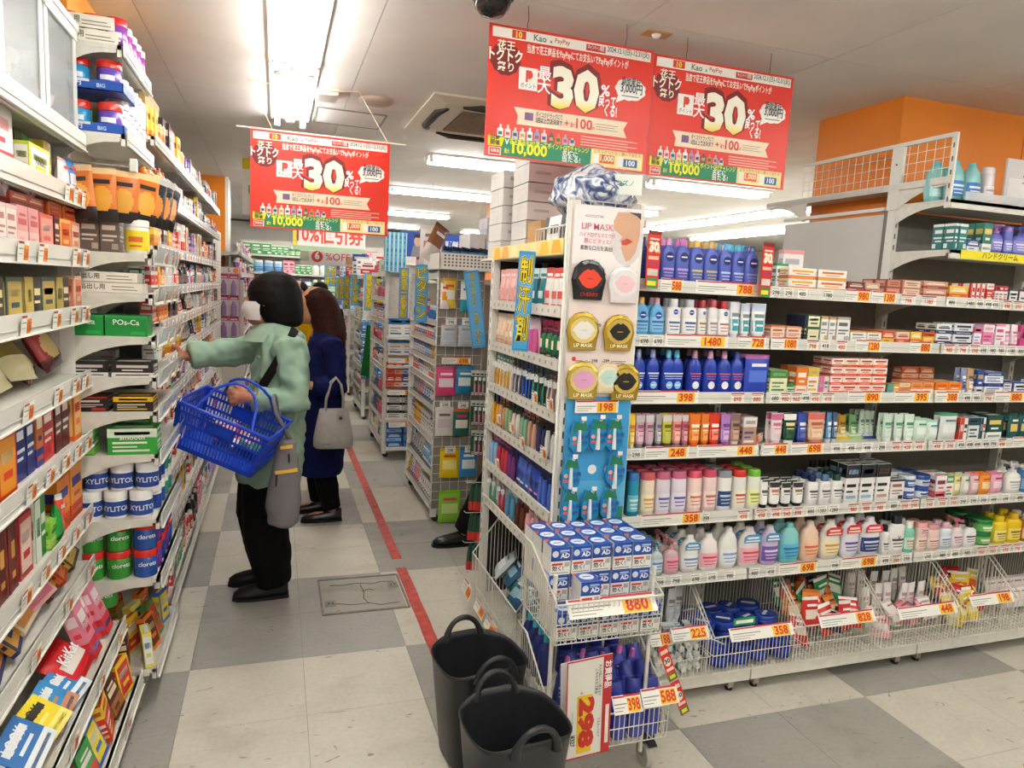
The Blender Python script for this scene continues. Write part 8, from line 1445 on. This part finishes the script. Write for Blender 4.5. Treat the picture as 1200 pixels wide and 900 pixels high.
T_ = [(-.03, 0, .6, .155, .2), (-.015, 0, .8, .15, .195), (.01, 0, 1.0, .135, .182), (.025, 0, 1.13, .128, .185), (.035, 0, 1.24, .112, .185), (.03, 0, 1.3, .09, .15), (.01, 0, 1.345, .06, .07)]
def on_torso(x, z, T_=T_, off=.012):
    for a, c in zip(T_, T_[1:]):
        if a[2] <= z <= c[2]:
            t = (z-a[2])/(c[2]-a[2]); cx = a[0]+(c[0]-a[0])*t; rx = a[3]+(c[3]-a[3])*t; ry = a[4]+(c[4]-a[4])*t
            return -ry*math.sqrt(max(.02, 1-((x-cx)/rx)**2))-off
    return -.1
b = MB(); pts = []
for k in range(13): t = k/12; x = .085-.2*t; z = 1.325-.36*t; pts.append((x, on_torso(x, z, off=.03), z))
V = []
for (x, y, z) in pts: V += [(x-.016, y, z+.012), (x+.016, y-.002, z-.012)]
b.add(V, [(2*i, 2*i+1, 2*i+3, 2*i+2) for i in range(12)], mat('1a1816', .6, kind='cloth'), True); V2 = [(x, y+.004, z) for x, y, z in V]; b.add(V2, [(2*i+2, 2*i+3, 2*i+1, 2*i) for i in range(12)], mat('1a1816', .6, kind='cloth'), True); b.box((-.115, pts[-1][1]-.004, .965), (.045, .02, .05), mat('1f1a18', .5)); b.obj('shoulder_strap', w1)
b = MB()
for x, z in ((-.075, 1.19), (-.085, 1.08), (-.1, .78)): b.T = Matrix.Translation((x, on_torso(x, z, off=.014), z)) @ Matrix.Rotation(pi/2, 4, 'X'); b.lathe([(.009, 0), (.009, .004), (.0, .005)], mat('5c6a5c', .4), 10)
b.T = None; b.obj('button', w1)
# ---------------------------------------------------------------- blue basket
bk = empty('shopping_basket', 'blue plastic shopping basket hanging on the green coat arm', 'shopping basket', (-.215, 3.17, .8)); bk.rotation_euler = (.10, .36, -.32)
BM = mat('1c46c8', .28); L0, W0, H0 = .35, .23, .2; tp = 1.14
def wall(ax, sgn_):
    b = MB(); Ln, = ((L0,) if ax == 0 else (W0,)); N = 26 if ax == 0 else 16; half = Ln/2; other = (W0 if ax == 0 else L0)/2
    def pt(s, z): k = 1+(tp-1)*z/H0; a, c = s*half*k, sgn_*other*k; return (a, c, z) if ax == 0 else (c, a, z)
    def slab(s0, s1, z0, z1, th=.003):
        q = [pt(s0, z0), pt(s1, z0), pt(s1, z1), pt(s0, z1)]; n = Vector((0, sgn_*th, 0) if ax == 0 else (sgn_*th, 0, 0)); V = q+[tuple(Vector(p)-n) for p in q]
        b.add(V, [(0, 1, 2, 3), (7, 6, 5, 4), (0, 4, 5, 1), (1, 5, 6, 2), (2, 6, 7, 3), (3, 7, 4, 0)], BM)
    for z0, z1 in ((0, .02), (.062, .074), (.112, .124), (.16, .172), (.195, H0)): slab(-1, 1, z0, z1)
    for k in range(N+1):
        s = -1+2*k/N; slab(max(-1, s-.016*(1 if ax == 0 else 1.6)), min(1, s+.016*(1 if ax == 0 else 1.6)), 0, H0)
    if ax == 0: slab(-.32, .32, .112, .172)
    for s in (-1, .9): slab(s, s+.1, 0, H0)
    b.obj('slotted_wall', bk)
for ax in (0, 1):
    for sg in (-1, 1): wall(ax, sg)
b = MB(); b.box((0, 0, .002), (L0, W0, .004), BM); b.obj('bottom', bk)
b = MB(); a, c = L0/2*tp, W0/2*tp; b.tube([(-a, -c, H0), (a, -c, H0), (a, c, H0), (-a, c, H0)], .008, BM, 6, True); b.obj('rim', bk)
for sg in (-1, 1):
    b = MB(); pts = [(-.13, sg*c, H0)]
    for k in range(9): t = k/8; pts.append((-.12+.24*t, sg*c*(1-.72*sin(pi*t)**.5), H0+.135*sin(pi*t)**.45))
    pts.append((.13, sg*c, H0)); b.tube(pts, .0065, BM, 6); b.obj('handle', bk)
for k, (c1, nm) in enumerate((('c83a4a', 'red'), ('e8e4e4', 'white'), ('3a7a4a', 'green'))): o = pouch(.11, .04, .13, (c1, 'f0e8e0', 'e8a0a8', 'fff'), name='sweets_bag', cat='bag').put((-.2+.07*k, 3.18, .855-.025*k), f'{nm} packet lying in the blue shopping basket', rx=-1.1, rz=.5*k)
# ---------------------------------------------------------------- grey tote on the same arm
tt = empty('grey_bag', 'grey cloth shoulder bag with yellow zips hanging from the green sleeve', 'bag', (.035, 3.17, .46)); GM = mat('7a777a', .8, kind='coat')
organic('bag_body', [('r', [(0, 0, 0, .045, .035), (0, 0, .015, .068, .05), (.0, 0, .1, .078, .055), (.005, 0, .22, .066, .05), (.01, 0, .33, .052, .04), (.015, 0, .385, .038, .026), (.015, 0, .395, .02, .015)])], GM, tt, .006, 3, .02)
for zz, w_ in ((.37, .03), (.265, .055)): b = MB(); b.box((.01, -.056+.09*(zz-.265), zz), (w_*1.7, .012, .013), mat('e8b43a', .6), ry=-.1); b.obj('zip', tt)
b = MB(); b.tube([(-.03, -.058, .25), (-.032, -.06, .2)], .004, DARK, 5); b.tube([(.02, -.045, .34), (.022, -.048, .3)], .0035, DARK, 5); b.obj('zip_pull', tt)
b = MB(); b.tube([(.03, 0, .385), (.0, -.03, .45), (-.035, -.05, .52), (-.045, -.03, .575), (-.04, .03, .585), (-.02, .05, .5), (.02, .02, .39)], .009, GM, 6); b.obj('strap', tt)
# ---------------------------------------------------------------- woman in the navy coat
hx2, hz2 = -.03, 1.39
w2 = person('woman in a long navy coat with long brown hair seen from the side', (.29, 4.62, 0), 0, dict(head=(-.055, 0, hz2), neck=(.0, 0, 1.28), skin='c08a68', haircol='33180f', coat='11194a', trousers='0d0d10', shoe='151214', folds=.018, sleeve=(.075, .066, .056),
    torso=[(-.02, 0, .32, .15, .185), (-.02, 0, .36, .155, .19), (-.01, 0, .6, .15, .185), (0, 0, .85, .132, .175), (.01, 0, 1.05, .126, .178), (.02, 0, 1.17, .115, .18), (.015, 0, 1.24, .085, .14), (.005, 0, 1.29, .055, .065)], hip=.7,
    armL=((.03, -.18, 1.16), (.075, -.2, .9), (-.1, -.24, .92), (-1, .1, 0), (0, .4, .8), .8), armR=((.03, .18, 1.16), (.05, .22, .9), (-.12, .2, .93), (-1, 0, 0), (0, -.4, .8), .6),
    legL=((.01, -.06, .6), (0, -.06, .36), (.06, -.05, .1)), legR=((-.02, .08, .6), (-.03, .1, .36), (-.01, .15, .1)), tr=(.09, .075, .06), heel=.03, shoe_h=.95,
    hair=[('r', [(.02, -.07, .94, .03, .04), (.03, -.065, 1.0, .065, .075), (.04, -.05, 1.1, .085, .1), (.035, -.035, 1.22, .098, .118), (.01, -.01, 1.32, .105, .112), (-.02, 0, 1.4, .112, .102), (-.035, 0, 1.45, .102, .09), (-.035, 0, 1.49, .07, .062), (-.035, 0, 1.51, .028, .024)])]))
for o in w2.children:
    if o.name.startswith('hair'): o.location.z = 0
hb = empty('handbag', 'light grey leather handbag hanging from the navy sleeve', 'handbag', (.335, 4.33, .545)); HM = mat('a29d99', .45, kind='fleck')
b = MB(); pr = [(0, .105, .05), (.012, .118, .06), (.06, .118, .06), (.16, .1, .045), (.235, .085, .022), (.24, .08, .018)]; b.loft([[(x, y, z) for x, y in (se(2*w_, 2*d_, 2*pi*k/24+pi/24, 3.5) for k in range(24))] for z, w_, d_ in pr], HM); b.obj('bag_body', hb)
for s_ in (-1, 1):
    b = MB(); b.tube([(-.05, s_*.02, .225), (-.045, s_*.02, .3), (-.02, s_*.03, .4), (.01, s_*.02, .43), (.04, s_*.03, .39), (.055, s_*.02, .3), (.055, s_*.02, .225)], .0075, HM, 6); b.obj('handle', hb)
b = MB(); b.prism([(.015, .165), (.06, .165), (.065, .185), (.055, .24), (.02, .24), (.01, .185)], -.05, -.035, HM); b.T = Matrix.Translation((.038, -.05, .19)) @ Matrix.Rotation(pi/2, 4, 'X'); b.lathe([(.011, 0), (.011, .004), (.004, .006)], mat('3a3634', .3), 12); b.obj('clasp_flap', hb)
b = MB(); b.fr(-.07, -.02, .028, .036, -.0605, '8a8480'); b.obj('emblem', hb)
# ---------------------------------------------------------------- people farther away and the walker behind the end unit
short = [('b', (.015, 0, 1.46), (.1, .088, .085)), ('b', (.035, 0, 1.41), (.075, .084, .08))]
base = dict(head=(0, 0, 1.42), neck=(.02, 0, 1.31), torso=[(.02, 0, .68, .12, .18), (.02, 0, .85, .12, .175), (.02, 0, 1.05, .12, .18), (.03, 0, 1.2, .11, .19), (.025, 0, 1.27, .085, .14), (.02, 0, 1.32, .055, .06)], armL=((.03, -.19, 1.2), (.06, -.23, .95), (-.1, -.2, .92), (-1, .2, 0), (0, .3, .9), .5), armR=((.03, .19, 1.2), (.06, .23, .95), (-.02, .22, .75), (-.2, 0, -1), (-1, 0, 0), .4), legL=((.02, -.08, .72), (.01, -.08, .4), (.03, -.08, .09)), legR=((.02, .08, .72), (.0, .09, .4), (.0, .1, .09)), skin='c89a7c', trousers='17171a', shoe='1a1818', hair=short)
person('person in a yellow jacket with short dark hair farther down the aisle', (.215, 7.4, 0), pi/2-.2, dict(base, coat='e8b414', haircol='1c1816'))
person('person in black with short black hair at the back of the aisle', (.47, 8.3, 0), -pi/2, dict(base, coat='1c1c22', haircol='0f0d0d'))
person('person in black trousers and coat stepping out behind the end unit', (1.46, 3.98, 0), 0, dict(base, coat='141416', haircol='14110f', trousers='0f0f11', shoe='0d0d0e', torso=[(.0, 0, .55, .15, .19), (.02, 0, .85, .14, .18), (.02, 0, 1.05, .13, .18), (.03, 0, 1.2, .11, .19), (.025, 0, 1.27, .085, .14), (.02, 0, 1.32, .055, .06)], legL=((-.04, -.06, .72), (-.2, -.04, .44), (-.37, .0, .1)), legR=((.05, .08, .72), (.12, .08, .42), (.3, .1, .1)), armL=((.03, -.19, 1.2), (.1, -.22, .95), (.14, -.22, .72), (.1, 0, -1), (-1, 0, 0), .4), tr=(.1, .085, .07)))
